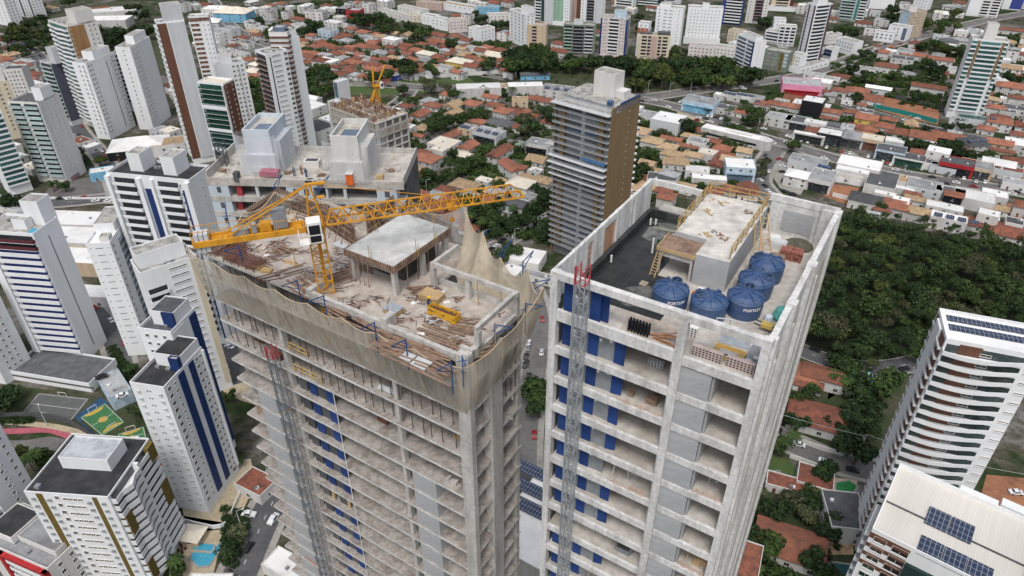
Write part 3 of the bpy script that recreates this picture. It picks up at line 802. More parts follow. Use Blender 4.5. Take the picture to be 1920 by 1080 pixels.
# ---- top rows (label, front-left roof px, front-right roof px, depth, base px under front right, style)
def grid(n, w=1.2, h=1.0, m=None): return [W(.04,.96,n,w,h,m)]
ROWS = [
 ('white tower with a blue-grey window grid at the head of the tree belt', (955,16), (986,27), 10, (987,90), dict(F=[W(.05,.95,4,2.0,1.5,blueglass)], R=grid(2)), white, [('water_tank_house',.55,1,.3,.9,-1,5,white)]),
 ('beige tower with a strip of pink balconies', (989,46), (1024,48), 10, (1022,93), dict(F=[BAL(.25,.5,1.1,pinkish,glass,.9), W(.6,.9,2,.7,.8)], R=grid(2)), beige, []),
 ('tall dark green tower edge with white balconies, cut by the top edge', (1003,-26), (1021,-24), 10, (1020,42), dict(F=[BAL(.1,.7,1,white,glass,.9), CL(.72,1,M('deep_green_paint',(.03,.06,.05),None,.5))], R=[]), white2, []),
 ('smooth pale grey tower left of the green striped one', (1022,-28), (1038,-28), 12, (1037,47), dict(F=[CL(.1,.9,greyw,.4)]), greyw, []),
 ('white tower with a wide pale green windowed stripe', (1038,-30), (1070,-28), 11, (1069,48), dict(F=[CL(.05,.62,lgreen), W(.1,.58,2,.9,.9), W(.7,.95,2,.8,.8)], R=[]), white, [('podium',-.05,1.05,-.25,0,-47,-36,white)]),
 ('pinkish brown slim tower behind the fire-blackened block', (1071,-12), (1090,-10), 10, (1089,42), dict(F=[CL(.6,1,brown)]), pinkish, []),
 ('white tower with stacked black balconies, cut by the top edge', (1091,-26), (1118,-24), 11, (1117,45), dict(F=[W(.05,.25,1,.9,.9), BAL(.42,.95,1.1,slate,blackp,.8)]), white, []),
 ('pale grey blank tower right of the black balconied one', (1119,-18), (1137,-18), 10, (1136,44), dict(F=[W(.7,.9,1,.6,.8)]), greyw, []),
 ('grey-green block with smoke-dark centre balconies', (1057,45), (1116,48), 11, (1114,103), dict(F=[BAL(.03,.28,1,lgreen,blackp,.9), BAL(.31,.66,1.3,slate,blackp,.9), BAL(.69,.95,1,greyw,blackp,.9)], R=grid(3)), M('grey_green_paint',(.2,.24,.2),None,.4), [('roof_room',.3,.6,.3,.9,-1,2.5,greyw)]),
 ('pale beige tower with navy edge stripes', (1127,31), (1178,35), 12, (1172,108), dict(F=[CL(0,.06,navy,.2), CL(.93,1,navy,.2), W(.1,.25,2,.9,.9), BAL(.32,.68,1,white,glass,.9), W(.72,.92,2,.9,.9)], R=[CL(.1,.3,navy), CL(.5,.7,navy), W(.75,.95,1,.8,.8)]), M('rose_white_paint',(.66,.6,.57),None,.4), [('water_tank_house',.45,.9,.3,.8,-1,5,paleblue)]),
 ('large plain white tower right of the cream twin block', (1232,12), (1282,16), 12, (1278,95), dict(F=[W(.08,.15,1,1,1), W(.25,.65,2,3.0,.5), W(.8,.9,1,.6,.8)], R=[]), white, [('roof_room',.1,.5,.2,.8,-1,2,white)]),
 ('white and brick red low tower behind the cream twin block', (1197,42), (1217,44), 9, (1216,108), dict(F=[CL(.0,1,M('brick_red_band',(.4,.15,.1),None,.5),.06,.12,.3), W(.1,.9,2,1,1)]), white, []),
 ('cream twin block with arched bays and dark hipped caps', (1198,64), (1258,67), 10, (1256,113), dict(F=[CL(.0,.05,cream,.5), BAL(.1,.27,1,cream,glass,.9), CL(.42,.58,pinkish,.7), BAL(.3,.4,1,pinkish,glass,.9), BAL(.62,.72,1,pinkish,glass,.9), BAL(.76,.92,1,cream,glass,.9), CL(.95,1,cream,.5)]), cream, [('roof_cap',.02,.42,.1,.9,-.8,1,slate,slate), ('roof_cap',.58,.98,.1,.9,-.8,1,slate,slate)]),
 ('orange striped white tower with banded side, cut by the top edge', (1150,-34), (1190,-30), 12, (1188,16), dict(F=[CL(.0,.12,ochre), BAL(.2,.95,1,white,glass,.9)]), white, []),
 ('dark green tower with white zigzag balconies, cut by the top edge', (1198,-40), (1240,-37), 12, (1238,13), dict(F=[BAL(.05,.95,1.2,white,greenglass,.9,zig=1.0)]), M('deep_green_paint',(.03,.06,.05),None,.5), []),
 ('dark green and grey tower, cut by the top edge above the plain white one', (1250,-40), (1282,-38), 12, (1280,8), dict(F=[BAL(.05,.6,1,greyw,blackp,.9)]), greyw, []),
 ('wide white block dotted with small windows in two columns', (1291,13), (1357,16), 12, (1350,83), dict(F=[W(.06,.94,9,.8,.7)], R=grid(2,.8,.7)), white, [('podium',-.03,1.03,-.35,0,-34,-27,white), ('roof_room',.4,.6,.3,.7,-1,2.5,white)]),
 ('navy tower with white balcony bands, cut by the top edge', (1362,-40), (1402,-37), 12, (1396,48), dict(F=[BAL(.18,.96,1.1,white,glass,.9), CL(0,.16,blueband)], R=[]), navy, []),
 ('beige tower with a maroon balcony centre, cut by the top edge', (1410,-36), (1450,-34), 12, (1444,45), dict(F=[W(.04,.2,1,.9,1), BAL(.35,.75,1,maroon,glass,.9), W(.8,.96,1,.9,1)], R=[]), white2, []),
 ('beige tower with wide curved balconies on a white podium, cut by the top edge', (1452,-25), (1493,-23), 12, (1492,20), dict(F=[BAL(.2,.8,1.2,cream,glass,.9), CL(.86,1,maroon)]), cream, [('podium',-.1,1.2,-.5,0,-32,-20,white)]),
 ('white tower with navy-edged balconies and a blank white side by the avenue', (1384,63), (1416,77), 11, (1412,151), dict(F=[BAL(.03,.55,1.2,white,blueglass,.9), BAL(.6,.93,1,white,blueglass,.9), CL(.94,1,navy,.5)], R=[CL(.46,.49,greyw)]), white, [('roof_room',.1,.9,.2,.8,-1,1.8,white)]),
 ('tall white tower with dark brown edges and curved balcony stack', (1531,9), (1562,6), 10, (1507,121), dict(L=[W(.02,.15,1,.8,.9), CL(.2,.35,M('plum_tile',(.11,.08,.09),None,.5),.3), W(.4,.7,1,2.5,1.0,paleblue), CL(.82,1,M('plum_tile',(.11,.08,.09),None,.5),.3)], F=[BAL(.06,.86,1.2,white,glass,.9,curve=.6), CL(.88,1,M('plum_tile',(.11,.08,.09),None,.5),.4)]), white, [('water_tank_house',.1,.7,.1,.7,-1,5,white)]),
 ('teal tower with dark balconies, cut by the top edge', (1588,-40), (1638,-36), 13, (1634,42), dict(F=[BAL(.03,.55,1,tealrail,glass,.9), CL(.6,.7,teal), BAL(.72,.97,1,white,glass,.9)]), tealrail, []),
 ('broad blank white slab cut by the top edge right of the teal tower', (1641,-34), (1688,-32), 14, (1676,18), dict(F=[CL(.02,.98,white,.05)]), white, []),
 ('slim white tower cut by the top edge behind the beige one', (1722,-26), (1750,-22), 11, (1744,20), dict(F=[W(.1,.9,4,.8,.8)]), white, []),
 ('beige tower with rows of small balconies and a pale blank side', (1710,23), (1739,21), 14, (1728,70), dict(F=[W(.05,.95,4,1.3,1)], L=[CL(.05,.95,paleblue)]), M('warm_beige_paint',(.5,.4,.3),None,.4), [('water_tank_house',.0,.5,.3,.8,-1,4,white2)]),
 ('pale tower with two strips of dark banded balconies, cut by the top edge', (1828,-24), (1888,-20), 13, (1872,34), dict(F=[CL(.0,.38,white), BAL(.42,.66,1.1,white,blackp,.9), BAL(.72,.96,1.1,white,blackp,.9)]), white2, []),
 ('pale tower with blue side, top right corner', (1893,-28), (1930,-25), 12, (1920,20), dict(F=[CL(.4,1,blueband)]), white, []),
 ('black framed white tower with square window motifs, top left corner', (2,-46), (40,-40), 13, (46,36), dict(F=[CL(0,.06,slate,.2), CL(.46,.54,slate,.2), CL(.94,1,slate,.2), W(.12,.42,2,1.3,1.6,blackp), W(.58,.9,2,1.3,1.6,blackp)], R=[W(.1,.9,3,1.6,.5)]), white, []),
 ('white tower side with slit windows, cut by the left top edge', (-40,-20), (0,-14), 12, (8,50), dict(F=grid(4), R=grid(3)), white, []),
 # mid rise
 ('white mid-rise with red and white flats at the belt edge', (1292,84), (1340,88), 12, (1338,113), dict(F=[W(.05,.95,6,1.5,1,M('red_shutter',(.3,.06,.06),None,1))]), white2, []),
 ('white mid-rise with a dark roof left of the navy-edged tower', (1336,86), (1380,92), 12, (1378,112), dict(F=grid(6)), white2, []),
 ('cream mid-rise behind the navy-edged white tower', (1366,55), (1392,60), 10, (1390,84), dict(F=grid(4)), cream, []),
 ('white mid-rise stepped behind the navy-edged tower', (1436,56), (1462,60), 11, (1460,84), dict(F=[BAL(.05,.95,1,white,glass,.9)]), white, []),
 ('white and black zigzag fronted mid-rise', (1463,48), (1495,50), 10, (1490,87), dict(F=[BAL(.05,.3,1,white,blackp,.9), BAL(.36,.62,1,white,blackp,.9,zig=.7), BAL(.7,.95,1,white,blackp,.9)]), white, []),
 ('tall plain white block above the zigzag fronted mid-rise', (1453,35), (1475,36), 9, (1472,70), dict(F=[W(.1,.9,2,.8,.8)]), white, []),
 ('grey-green mid-rise with air conditioners and a glazed corner', (1434,92), (1481,100), 13, (1478,137), dict(F=[W(.05,.6,4,1.2,1), AC(.2), AC(.45), CL(.66,.78,olive), W(.8,.97,1,2.6,1.8,paleblue)]), M('grey_green_paint',(.2,.24,.2),None,.4), []),
 ('cream and white small mid-rise beside the curved balcony tower', (1482,99), (1503,104), 10, (1500,135), dict(F=[CL(0,.5,cream), W(.55,.95,2,1,1)]), white, []),
 ('long white parking podium under the curved balcony tower', (1500,128), (1556,113), 14, (1556,124), dict(F=[W(.05,.95,6,3,.7)]), white, []),
 ('dark blue and white low flats right of the curved balcony tower', (1546,88), (1562,92), 10, (1561,115), dict(F=[BAL(.05,.95,1,navy,glass,.9)]), white, []),
 ('white stepped flats with a green-grey side near the gazebos', (1568,70), (1602,80), 12, (1600,105), dict(F=grid(6)), white, []),
 ('pale flats behind the stepped white flats', (1556,66), (1580,62), 10, (1580,80), dict(F=grid(4)), white2, []),
 ('white low flats with a dark side below the beige tower', (1641,58), (1678,63), 10, (1674,81), dict(F=grid(4,1.6,1.2)), white, []),
 ('white flats with a teal front beside the beige tower', (1668,46), (1704,52), 12, (1694,78), dict(F=[W(.2,.6,2,1.5,1), CL(.75,.95,blueglass)]), white, []),
 ('long cream striped block of walk-up flats, leftmost of the white estate', (707,17), (756,29), 10, (754,44), dict(F=[W(.05,.95,6,.8,2.0)]), white2, []),
 ('cream walk-up flats second row behind the tree clump', (745,10), (792,20), 10, (790,33), dict(F=grid(6)), white2, []),
 ('cream walk-up flats with a tank on the roof in the white estate', (758,25), (805,29), 10, (803,44), dict(F=grid(6)), M('pale_cream_paint',(.68,.63,.53),None,.4), [('water_tank_house',.4,.6,.3,.7,-1,2.5,white2)]),
 ('pink walk-up flats behind the white estate', (780,2), (828,6), 10, (826,20), dict(F=grid(5)), pinkish, []),
 ('white walk-up flats with a yellow trim band', (828,4), (888,14), 11, (886,28), dict(F=grid(6), R=grid(2)), white, [('yellow_trim',0,1,-.01,.05,.02,.7,yellowp)]),
 ('sky blue walk-up flats in the white estate', (893,12), (936,14), 10, (932,28), dict(F=grid(4)), skyblue, []),
 ('green roofed long white flats at the right end of the estate', (916,28), (956,26), 11, (956,42), dict(F=grid(5)), white2, []),
 ('white walk-up flats, left one of the four stepped fronts', (790,27), (815,31), 10, (812,49), dict(F=grid(3)), white, []),
 ('white walk-up flats, second of the four stepped fronts', (808,33), (830,36), 10, (827,56), dict(F=grid(3)), white, []),
 ('white walk-up flats, third of the four stepped fronts', (822,36), (845,40), 10, (842,60), dict(F=grid(3)), white, []),
 ('rose white walk-up flats, right one of the four stepped fronts', (841,38), (876,36), 11, (874,60), dict(F=grid(5), L=grid(2)), M('rose_white_paint',(.66,.6,.57),None,.4), []),
 ('white L-shaped walk-up flats, left wing by the dark street trees', (878,50), (901,56), 11, (899,78), dict(F=grid(3)), white, []),
 ('white L-shaped walk-up flats, right wing by the dark street trees', (900,56), (928,50), 11, (924,76), dict(F=grid(4)), white, []),
]
for lab, p1, p2, d, base, spec, wall, extra in ROWS:
    tower(lab, p1, p2, d, (base, p2), spec, wall=wall, extra=extra, z0=1.0, roofstuff=False)
# filler skyline beyond the frame's top edge is left out: nothing of it is seen
tower('low white garage block with a dark roof and grey louvre bands, below the violet-blue tower', (12,694), (166,719), 15, ((166,736), (166,719)), dict(F=[W(.06,.97,1,38,.9,M('louvre_grey',(.13,.125,.12),None,1),.8,frame=False)]), fh=2.6, z0=0, roof=slate, roofstuff=False, par=.8, name='garage_block', cat='garage block')
# ---------------------------------------------------------------- the two unfinished towers in front
def inst(nm, mb, mats, parent, places, lab=None):
    me = mb.mesh(nm, mats) if isinstance(mb, MB) else mb
    for p in places:
        link(nm, me, parent, mat=p if isinstance(p, Matrix) else Matrix.Translation(p))
    return me
def rot(x, y, z, a=0): return Matrix.Translation((x, y, z)) @ Matrix.Rotation(R(a), 4, 'Z')

# frame with the water tanks -------------------------------------------------
BO, BA = Vector((2.84, 43.5, 0)), -32.0
def BW(x, y, z):
    a = R(BA); return Vector((BO.x+x*math.cos(a)-y*math.sin(a), BO.y+x*math.sin(a)+y*math.cos(a), z))
tb = thing('unfinished_tower', 'bare white-grey concrete tower with blue tanks on its walled roof', 'unfinished tower', BO, R(BA))
ZB = 148.85
floorsB = [ZB-3.2] + [ZB-3.2-3.06*k for k in range(1, 47)]
col = MB()
fl = MB()
fl.box(.62, 15.6, .26, 21.4, -.16, 0, 1)
fl.box(.62, 9.92, -.02, .25, -.62, .06, 0); fl.box(10.58, 15.5, -.02, .25, -.62, .06, 0)
flm = fl.mesh('floor_slab', [paleconc, concrete2])
for z in floorsB: link('floor_slab', flm, tb, (0,0,z))
# roof deck of the frame
dk = MB()
dk.box(.62, 15.6, .26, 21.4, ZB-.2, ZB, 0)
dk.box(.62, 9.92, -.04, .25, ZB-.62, ZB+.35, 1); dk.box(10.58, 15.5, -.04, .25, ZB-.62, ZB+.12, 1)
part('roof_deck', dk, [concrete2, paleconc], tb)
part('waterproofing', MB().box(.65, 5.0, 3.2, 18.2, ZB+.004, ZB+.03).box(.26, .64, .3, 18.2, ZB, ZB+.75).box(.65, 4.6, 18.2, 18.5, ZB, ZB+.8).box(5.0, 7.6, 3.2, 9.0, ZB+.004, ZB+.03), brick_mat('black_membrane_sheets', (.026,.03,.031), (.05,.054,.054), (.085,.088,.085), 1.1, .9, .022, rough=.35, spec=.5, flat=True, stain=.75), tb)
for nm, x0, x1, y0, y1, z1 in (('column',0,.6,-.05,.55,152.4),('column',9.94,10.56,-.09,.5,152.4),('column',15.42,15.99,-.05,.55,152.4)):
    part(nm, MB().box(x0, x1, y0, y1, 0, z1), paleconc, tb)
part('top_beam', MB().box(.6, 15.42, -.06, .42, 151.9, 152.48).box(0, .6, -.06, .55, 152.41, 152.49).box(15.42, 15.99, -.06, .55, 152.41, 152.49), paleconc, tb)
# left wall: pillars, blockwork and one netted opening
lw = MB()
lw.box(0, .25, .56, 18.6, 151.95, 152.5, 0)
for y0, y1 in ((.56,3.4),(3.7,5.2),(6.6,8.2),(11.4,14.0),(15.2,18.6)): lw.box(.03, .24, y0, y1, ZB, 151.94, 0)
for y in (3.4, 5.2, 8.2, 11.0, 14.0, 14.8): lw.box(-.03, .3, y, y+.35, ZB-.2, 152.52, 1)
part('parapet_wall', lw, [paleconc, paleconc], tb)
part('net_panel', MB().box(.1, .13, 5.55, 6.6, ZB+.2, 151.9).box(.1, .13, 8.55, 11.0, ZB+.2, 151.9), netorange, tb)
# solid left face lower down
part('side_wall', MB().box(0, .2, .56, 18.6, 0, ZB-.01), concrete, tb)
# right blind face with its ribs
rw = MB()
rw.box(15.78, 15.98, .56, 21.5, 0, ZB, 0)
for y0, y1 in ((.9,5.1),(5.9,10.9),(11.8,20.6)): rw.box(15.74, 15.96, y0, y1, ZB, 151.7, 1)
part('side_wall', rw, [concrete2, paleconc], tb)
for y0, y1, dp in ((0.56,1.0,.22),(5.1,5.9,.3),(10.9,11.8,.3),(20.6,21.5,.22)):
    part('rib', MB().box(15.6, 15.98+dp, y0, y1, 0, 152.35), paleconc, tb)
part('wall_coping', MB().box(15.62, 16.05, .56, 21.5, 151.75, 152.2), paleconc, tb)
for k, y in enumerate((3.2, 8.2, 16)):
    part('vertical_joint', MB().box(15.98, 16.1, y, y+.5, 0, ZB-.3), paleconc, tb)
# back walls
part('back_wall', MB().box(10.4, 15.6, 21.25, 21.5, ZB, 151.9, 0).box(11.6, 14.2, 21.2, 21.249, ZB+.5, 151.3, 1).box(10.2, 15.99, 21.2, 21.55, 151.91, 152.5, 0).box(14.6, 15.6, 21.0, 21.2, ZB, 152.2, 0), [paleconc, blockg], tb)
part('back_beam', MB().box(.25, 4.9, 18.5, 18.75, 151.95, 152.5).box(4.5, 4.9, 18.5, 18.9, ZB, 151.94), paleconc, tb)
part('back_facade', MB().box(.2, 15.6, 18.6, 18.8, 0, ZB-.2), concrete, tb)
# infill of the front bays, floor by floor
floors_vis = floorsB[:27]
bp, gd, bw, rb, bl = [], [], [], [], []
blue1 = MB().box(0, .85, 0, .06, .02, 2.62)
blue2 = MB().box(0, .8, 0, .06, .02, 2.62)
gate = MB().box(0, 1.34, 0, .06, .02, 2.55, 0).box(.08, .26, -.02, -.001, 1.5, 1.8, 1).box(.9, 1.1, -.02, -.001, 1.7, 1.95, 1)
m1 = blue1.mesh('blue_panel', bluegate); m3 = gate.mesh('hoist_gate', [greybox, whitebox])
for i, z in enumerate(floors_vis):
    if i == 7: continue
    link('blue_panel', m1, tb, (.85, .62, z)); link('hoist_gate', m3, tb, (1.72, .66, z)); link('blue_panel', m1, tb, (3.08, .62, z))
    link('hoist_gate', m3, tb, (3.92, .7, z))
    if i % 5 != 4: link('blue_panel', m1, tb, mat=rot(5.28, .62, z, (0, 8, -4, 14, 3)[i % 5]))
link('blue_panel', m1, tb, (.85, .62, ZB)); link('hoist_gate', m3, tb, (1.72, .66, ZB)); link('blue_panel', m1, tb, (3.05, .62, ZB)); link('blue_panel', m1, tb, (3.6, .9, ZB))
rm = MB().box(.62, 9.9, 5.0, 5.15, .01, 2.85, 0).box(9.75, 9.93, .3, 5.0, .01, 2.4, 0).box(12.78, 12.95, .3, 4.2, .01, 2.4, 1).box(12.95, 15.6, 4.2, 4.35, .01, 2.85, 0)
rmm = rm.mesh('room_wall', [greyw, blockg])
ib = MB().box(10.57, 12.77, .05, .2, .06, 2.43)
ibm = ib.mesh('block_infill', blockg)
for z in floors_vis:
    link('room_wall', rmm, tb, (0,0,z)); link('block_infill', ibm, tb, (0,0,z))
# deeper core so the lower storeys do not read as hollow
part('core', MB().box(6, 10, 6, 16, 0, ZB-.3), concrete, tb)
# stair and lift block on the roof
zm = 151.58
part('machine_room', MB().prism([(7.75,9.3),(10.4,9.5),(10.3,20.6),(5.05,20.3),(5.05,12.0),(7.75,12.0)], ZB, zm, 0, 1), [blockg, M('white_screed', (.62,.60,.56), (.42,.40,.37), .5, fine=1.3)], tb)
part('machine_room_annex', MB().box(4.75, 4.95, 9.4, 9.6, ZB, zm-.5).box(7.4, 7.6, 9.4, 9.6, ZB, zm-.5).box(4.75, 7.6, 9.42, 9.6, zm-1.05, zm-.5).box(4.75, 7.6, 9.7, 12.0, zm-.7, zm-.5).box(5, 7.4, 11.7, 11.85, ZB, zm-.7), concrete, tb)
part('formwork_tray', MB().box(4.6, 7.75, 9.3, 12.0, zm-.5, zm-.42, 0).box(4.6, 7.75, 9.25, 9.3, zm-.55, zm-.2, 1).box(4.55, 4.6, 9.25, 12, zm-.55, zm-.2, 1).box(7.75, 7.8, 9.25, 12, zm-.55, zm-.2, 1), [formwood, lightwood], tb)

part('puddle_sheen', MB().prism([(1.4,14.2),(3.0,13.6),(4.6,14.6),(4.7,17.6),(2.8,17.9),(1.2,17.2)], ZB+.034, ZB+.04), M('grey_wet_sheen', (.20,.205,.20), (.06,.064,.063), 1.1, rough=.4, fine=1.5), tb)  # sheen of the wet membrane, painted as a lighter grey patch
part('puddle_sheen', MB().prism([(3.4,4.2),(4.6,3.6),(6.2,4.2),(6.4,6.4),(5.0,7.2),(3.6,6.0)], ZB+.034, ZB+.04), M('pale_puddle_sheen', (.15,.15,.14), (.05,.052,.05), 1.4, rough=.5, fine=1.5), tb)  # pale puddle patch, its wet shine put into the colour
rs7 = random.Random(77)
for i, (fi, x0, x1) in enumerate(((1,6,9.7),(3,13,15.3),(4,6,9.5),(6,13,15.3),(9,6,9.6),(11,13.1,15.3),(13,6,9.6),(16,13,15.3))):
    mb = MB(); n_ = 10; hs_ = [rs7.uniform(.15,.9) for _ in range(n_+1)]
    for k in range(n_):
        a_, b_ = x0+(x1-x0)*k/n_, x0+(x1-x0)*(k+1)/n_
        mb.poly([(a_,.1+.1*math.sin(k*2.),.02),(b_,.1+.1*math.sin(k*2.+2),.02),(b_,.15,hs_[k+1]),(a_,.15,hs_[k])])
    part('dust_net', mb, netorange, tb, (0,0,floorsB[fi]))
    pr = MB()
    for q in range(rs7.randint(2,4)):
        x_ = rs7.uniform(x0,x1-.3); pr.bar((x_,rs7.uniform(.6,3.5),0),(x_+rs7.uniform(-.1,.1),rs7.uniform(.6,3.5),2.8),.07)
    for q in range(4):
        x_, y_ = rs7.uniform(x0,x1-.8), rs7.uniform(.8,3.6); pr.box(x_,x_+rs7.uniform(.3,1.0),y_,y_+rs7.uniform(.2,.6),.005,rs7.uniform(.1,.7))
    part('site_material', pr, (formwood,concrete,greyw,lightwood)[i % 4], tb, (0,0,floorsB[fi]))
# blue tanks with their lettering
def text_mesh(txt, size, mat, font_bold=True):
    cu = bpy.data.curves.new('txt', 'FONT'); cu.body = txt; cu.size = size; cu.align_x = 'CENTER'; cu.extrude = .004; cu.offset = size*.018; cu.resolution_u = 3
    ob = bpy.data.objects.new('txt', cu); C.objects.link(ob)
    dg = bpy.context.evaluated_depsgraph_get()
    me = bpy.data.meshes.new_from_object(ob.evaluated_get(dg))
    bpy.data.objects.remove(ob)
    me.materials.clear(); me.materials.append(mat)
    return me
def tank(x, y, rz, label, letter=True):
    p = BW(x, y, ZB)
    o = thing('water_tank', label, 'water tank', p, R(rz), 'blue roof tanks')
    b = MB(); b.lathe((0,0,0), [(1.2,0),(1.3,.06),(1.36,.9),(1.36,1.3),(1.385,1.33),(1.385,1.42),(1.36,1.45)], 40)
    part('body', b, tankblue, o, smooth=False)
    l = MB(); l.lathe((0,0,0), [(1.34,1.451),(1.25,1.6),(.95,1.78),(.5,1.9),(.15,1.93)], 40)
    for k in range(8):
        a = k*math.pi/4; c, s = math.cos(a), math.sin(a)
        l.bar((c*.35, s*.35, 1.93), (c*.95, s*.95, 1.8), .14, .17); l.bar((c*.95, s*.95, 1.8), (c*1.28, s*1.28, 1.57), .16, .17)
        if k % 2: l.bar((c*1.0, s*1.0, 1.8), (c*1.05, s*1.05, 1.9), .22, .2)
    part('lid', l, tankblue, o, smooth=False)
    ld = [c_ for c_ in o.children if c_.name.startswith('lid')][0]
    part('manhole', MB().cyl((.0,.72),.33,.33,1.80,1.87,20), [blackp], ld)
    part('manhole_rim', MB().lathe((.0, .72, 1.66), [(.42,0),(.42,.3),(.40,.34),(.35,.34),(.34,.1)], 20), tankblue, ld)
    if letter:
        me = text_mesh('FORTLEV', .34, whitebox)
        for v in me.vertices:
            a = -math.pi/2 + v.co.x*1.0/1.39; zz = v.co.y+.95; r = 1.375 + v.co.z + .006
            v.co = (r*math.cos(a), r*math.sin(a), zz)
        # face the viewer whatever way the manhole turns
        g = link('lettering', me, o); g.rotation_euler = (0, 0, -R(rz) + R(8))
    return o
tank(7.38, 5.56, 318, 'blue water tank lettered FORTLEV beside the black roof membrane')
tank(10.31, 5.72, 85, 'blank blue water tank nearest the front parapet, manhole at its left', False)
tank(12.44, 7.63, 330, 'blue water tank lettered FORTLEV nearest the right-hand parapet walkway')
tank(12.43, 10.44, 235, 'blank blue water tank with its open manhole facing front, fourth in the bent row', False)
tank(12.50, 13.24, 60, 'blue water tank farthest back, beside the leaning ladder', False)

# lattice hoist masts
def hoist(base_w, ztop, zbot, label, w, red_h, rz, sm_=None, k_=1.0):
    o = thing('hoist_mast', label, 'hoist mast', (base_w.x, base_w.y, 0), R(rz))
    seg = 1.5
    def module(mm):
        mb = MB(); h = w/2
        for sx in (-h, h):
            for sy in (-h, h): mb.bar((sx,sy,0), (sx,sy,seg), .075*k_)
        for a, b in (((-h,-h),(h,-h)),((h,-h),(h,h)),((h,h),(-h,h)),((-h,h),(-h,-h))):
            mb.bar((*a,0),(*b,0),.045*k_); mb.bar((*a,0),(*b,seg*.5),.038*k_); mb.bar((*b,seg*.5),(*a,seg),.038*k_)
        mb.bar((-h-.05, -h-.08, 0), (-h-.05, -h-.08, seg), .07, .12)
        return mb.mesh('mast_section', mm)
    ms = module(sm_ or steel); n = int((ztop-red_h-zbot)/seg)
    for k in range(n): link('mast_section', ms, o, (0,0,ztop-red_h-(k+1)*seg))
    mr = module(redst)
    for k in range(int(red_h/seg)+0): link('top_section', mr, o, (0,0,ztop-red_h+k*seg))
    return o
hoist(BW(2.95, -.75, 0), 154.3, 60, 'galvanised hoist mast with a red top section on the tank tower front', .72, 1.5, BA)

# roof clutter of the tank tower
def put(name, mb, mats, label, cat, p, rz=BA, group=None): return single(name, mb, mats, label, cat, p, R(rz), group)
def rail(p, q, label):
    p, q = Vector(p), Vector(q); L = (q-p).length; d = (q-p).normalized()
    mb = MB(); n = max(2, int(L/1.5))
    for i in range(n+1):
        c = d*(L*i/n); mb.bar(c, c+Vector((0,0,1.25)), .075)
        if i < n: mb.bar(c+Vector((0,0,.05)), d*(L*(i+.5)/n)+Vector((0,0,1.2)), .045)
    for z in (.4, .8, 1.2): mb.bar((0,0,z), d*L+Vector((0,0,z)), .03, .085)
    return single('guard_rail', mb, woodyel, label, 'guard rail', p, 0, 'yellow guard rails')
rail(BW(5.15,12.1,zm), BW(5.15,20.1,zm), 'yellow timber guard rail along the dark membrane side of the roof block')
rail(BW(10.25,9.9,zm), BW(10.2,20.4,zm), 'yellow timber guard rail above the leaning ladders, tank side of the roof block')
rail(BW(5.2,20.2,zm), BW(10.2,20.45,zm), 'yellow timber guard rail at the far edge of the roof block')
def ladder(p, q, w, label, m=lightwood, n=9):
    p, q = Vector(p), Vector(q); d = q-p; s = d.cross(Vector((0,0,1))).normalized()*w/2
    mb = MB(); mb.bar(-s, d-s, .08); mb.bar(s, d+s, .08)
    for i in range(1, n): mb.bar(d*(i/n)-s, d*(i/n)+s, .05)
    return single('ladder', mb, m, label, 'ladder', p)
ladder(BW(12.0,16.2,ZB), BW(10.5,18.2,zm+.4), .7, 'wide timber ladder leaning on the roof block behind the tanks')
ladder(BW(11.3,15.4,ZB), BW(10.5,16.6,zm+.2), .5, 'narrow timber ladder leaning just in front of the wide one')
ladder(BW(4.7,8.6,ZB), BW(4.9,9.3,zm-.6), .5, 'short timber ladder at the annex beside the black membrane')
def pile(n, w, d, h, bw, bd, bh, m, jit=.1, seed=1):
    r = random.Random(seed); mb = MB()
    nx, ny = max(1, int(w/bw)), max(1, int(d/bd)); z = 0
    for k in range(int(h/bh)):
        for i in range(nx):
            for j in range(ny):
                if k > 0 and r.random() < .12: continue
                x, y = -w/2+(i+.5)*bw+r.uniform(-jit, jit)*bw, -d/2+(j+.5)*bd+r.uniform(-jit, jit)*bd
                mb.box(x-bw*.46, x+bw*.46, y-bd*.46, y+bd*.46, z+.004, z+bh*.94)
        z += bh
    return mb
put('brick_stack', pile(0,1.9,1.2,.9,.3,.25,.15,0,.12,3), [M('red_brick',(.33,.13,.10),(.25,.1,.08),2)], 'stack of dull red bricks beyond the far tank', 'brick stack', BW(13.6,17.6,ZB))
put('board_stack', pile(0,1.3,1.0,.8,1.2,.9,.1,0,.05,4), formwood, 'short stack of brown boards before the red bricks', 'board stack', BW(12.8,16.0,ZB))
put('plank', MB().box(-.9,.9,-.2,.2,.0,.06).box(-.8,.7,.25,.45,0,.05), lightwood, 'loose pale planks before the far wall of the tank roof', 'plank', BW(13.2,19.4,ZB), BA+30)
put('rubble_heap', MB().lathe((0,0,0), [(1.3,0),(1.15,.18),(.8,.32),(.3,.4)], 11), [M('grey_olive_rubble',(.12,.115,.085),(.07,.068,.05),2,fine=6)], 'dark olive heap of rubble in the far right roof corner', 'rubble heap', BW(13.6,20.0,ZB))
put('sand_bag', MB().lathe((0,0,0), [(.5,0),(.62,.2),(.5,.45),(.2,.55)], 9), whitebox, 'white bulk bag beside the far roof wall', 'bag', BW(11.6,19.8,ZB))
put('sheet_bundle', MB().box(-.6,.6,-.5,.5,0,.5).box(-.5,.5,-.4,.4,.5,.62), greyw, 'grey sheet bundle near the white bag', 'sheet bundle', BW(12.2,18.9,ZB))
def vent(x, y, h, label):
    put('vent_pipe', MB().cyl((0,0),.09,.09,0,h,8,0).cyl((0,0),.3,.3,0,.08,8,1), [whitebox, tarblack], label, 'vent pipe', BW(x,y,ZB), BA, 'white vent pipes on the black membrane')
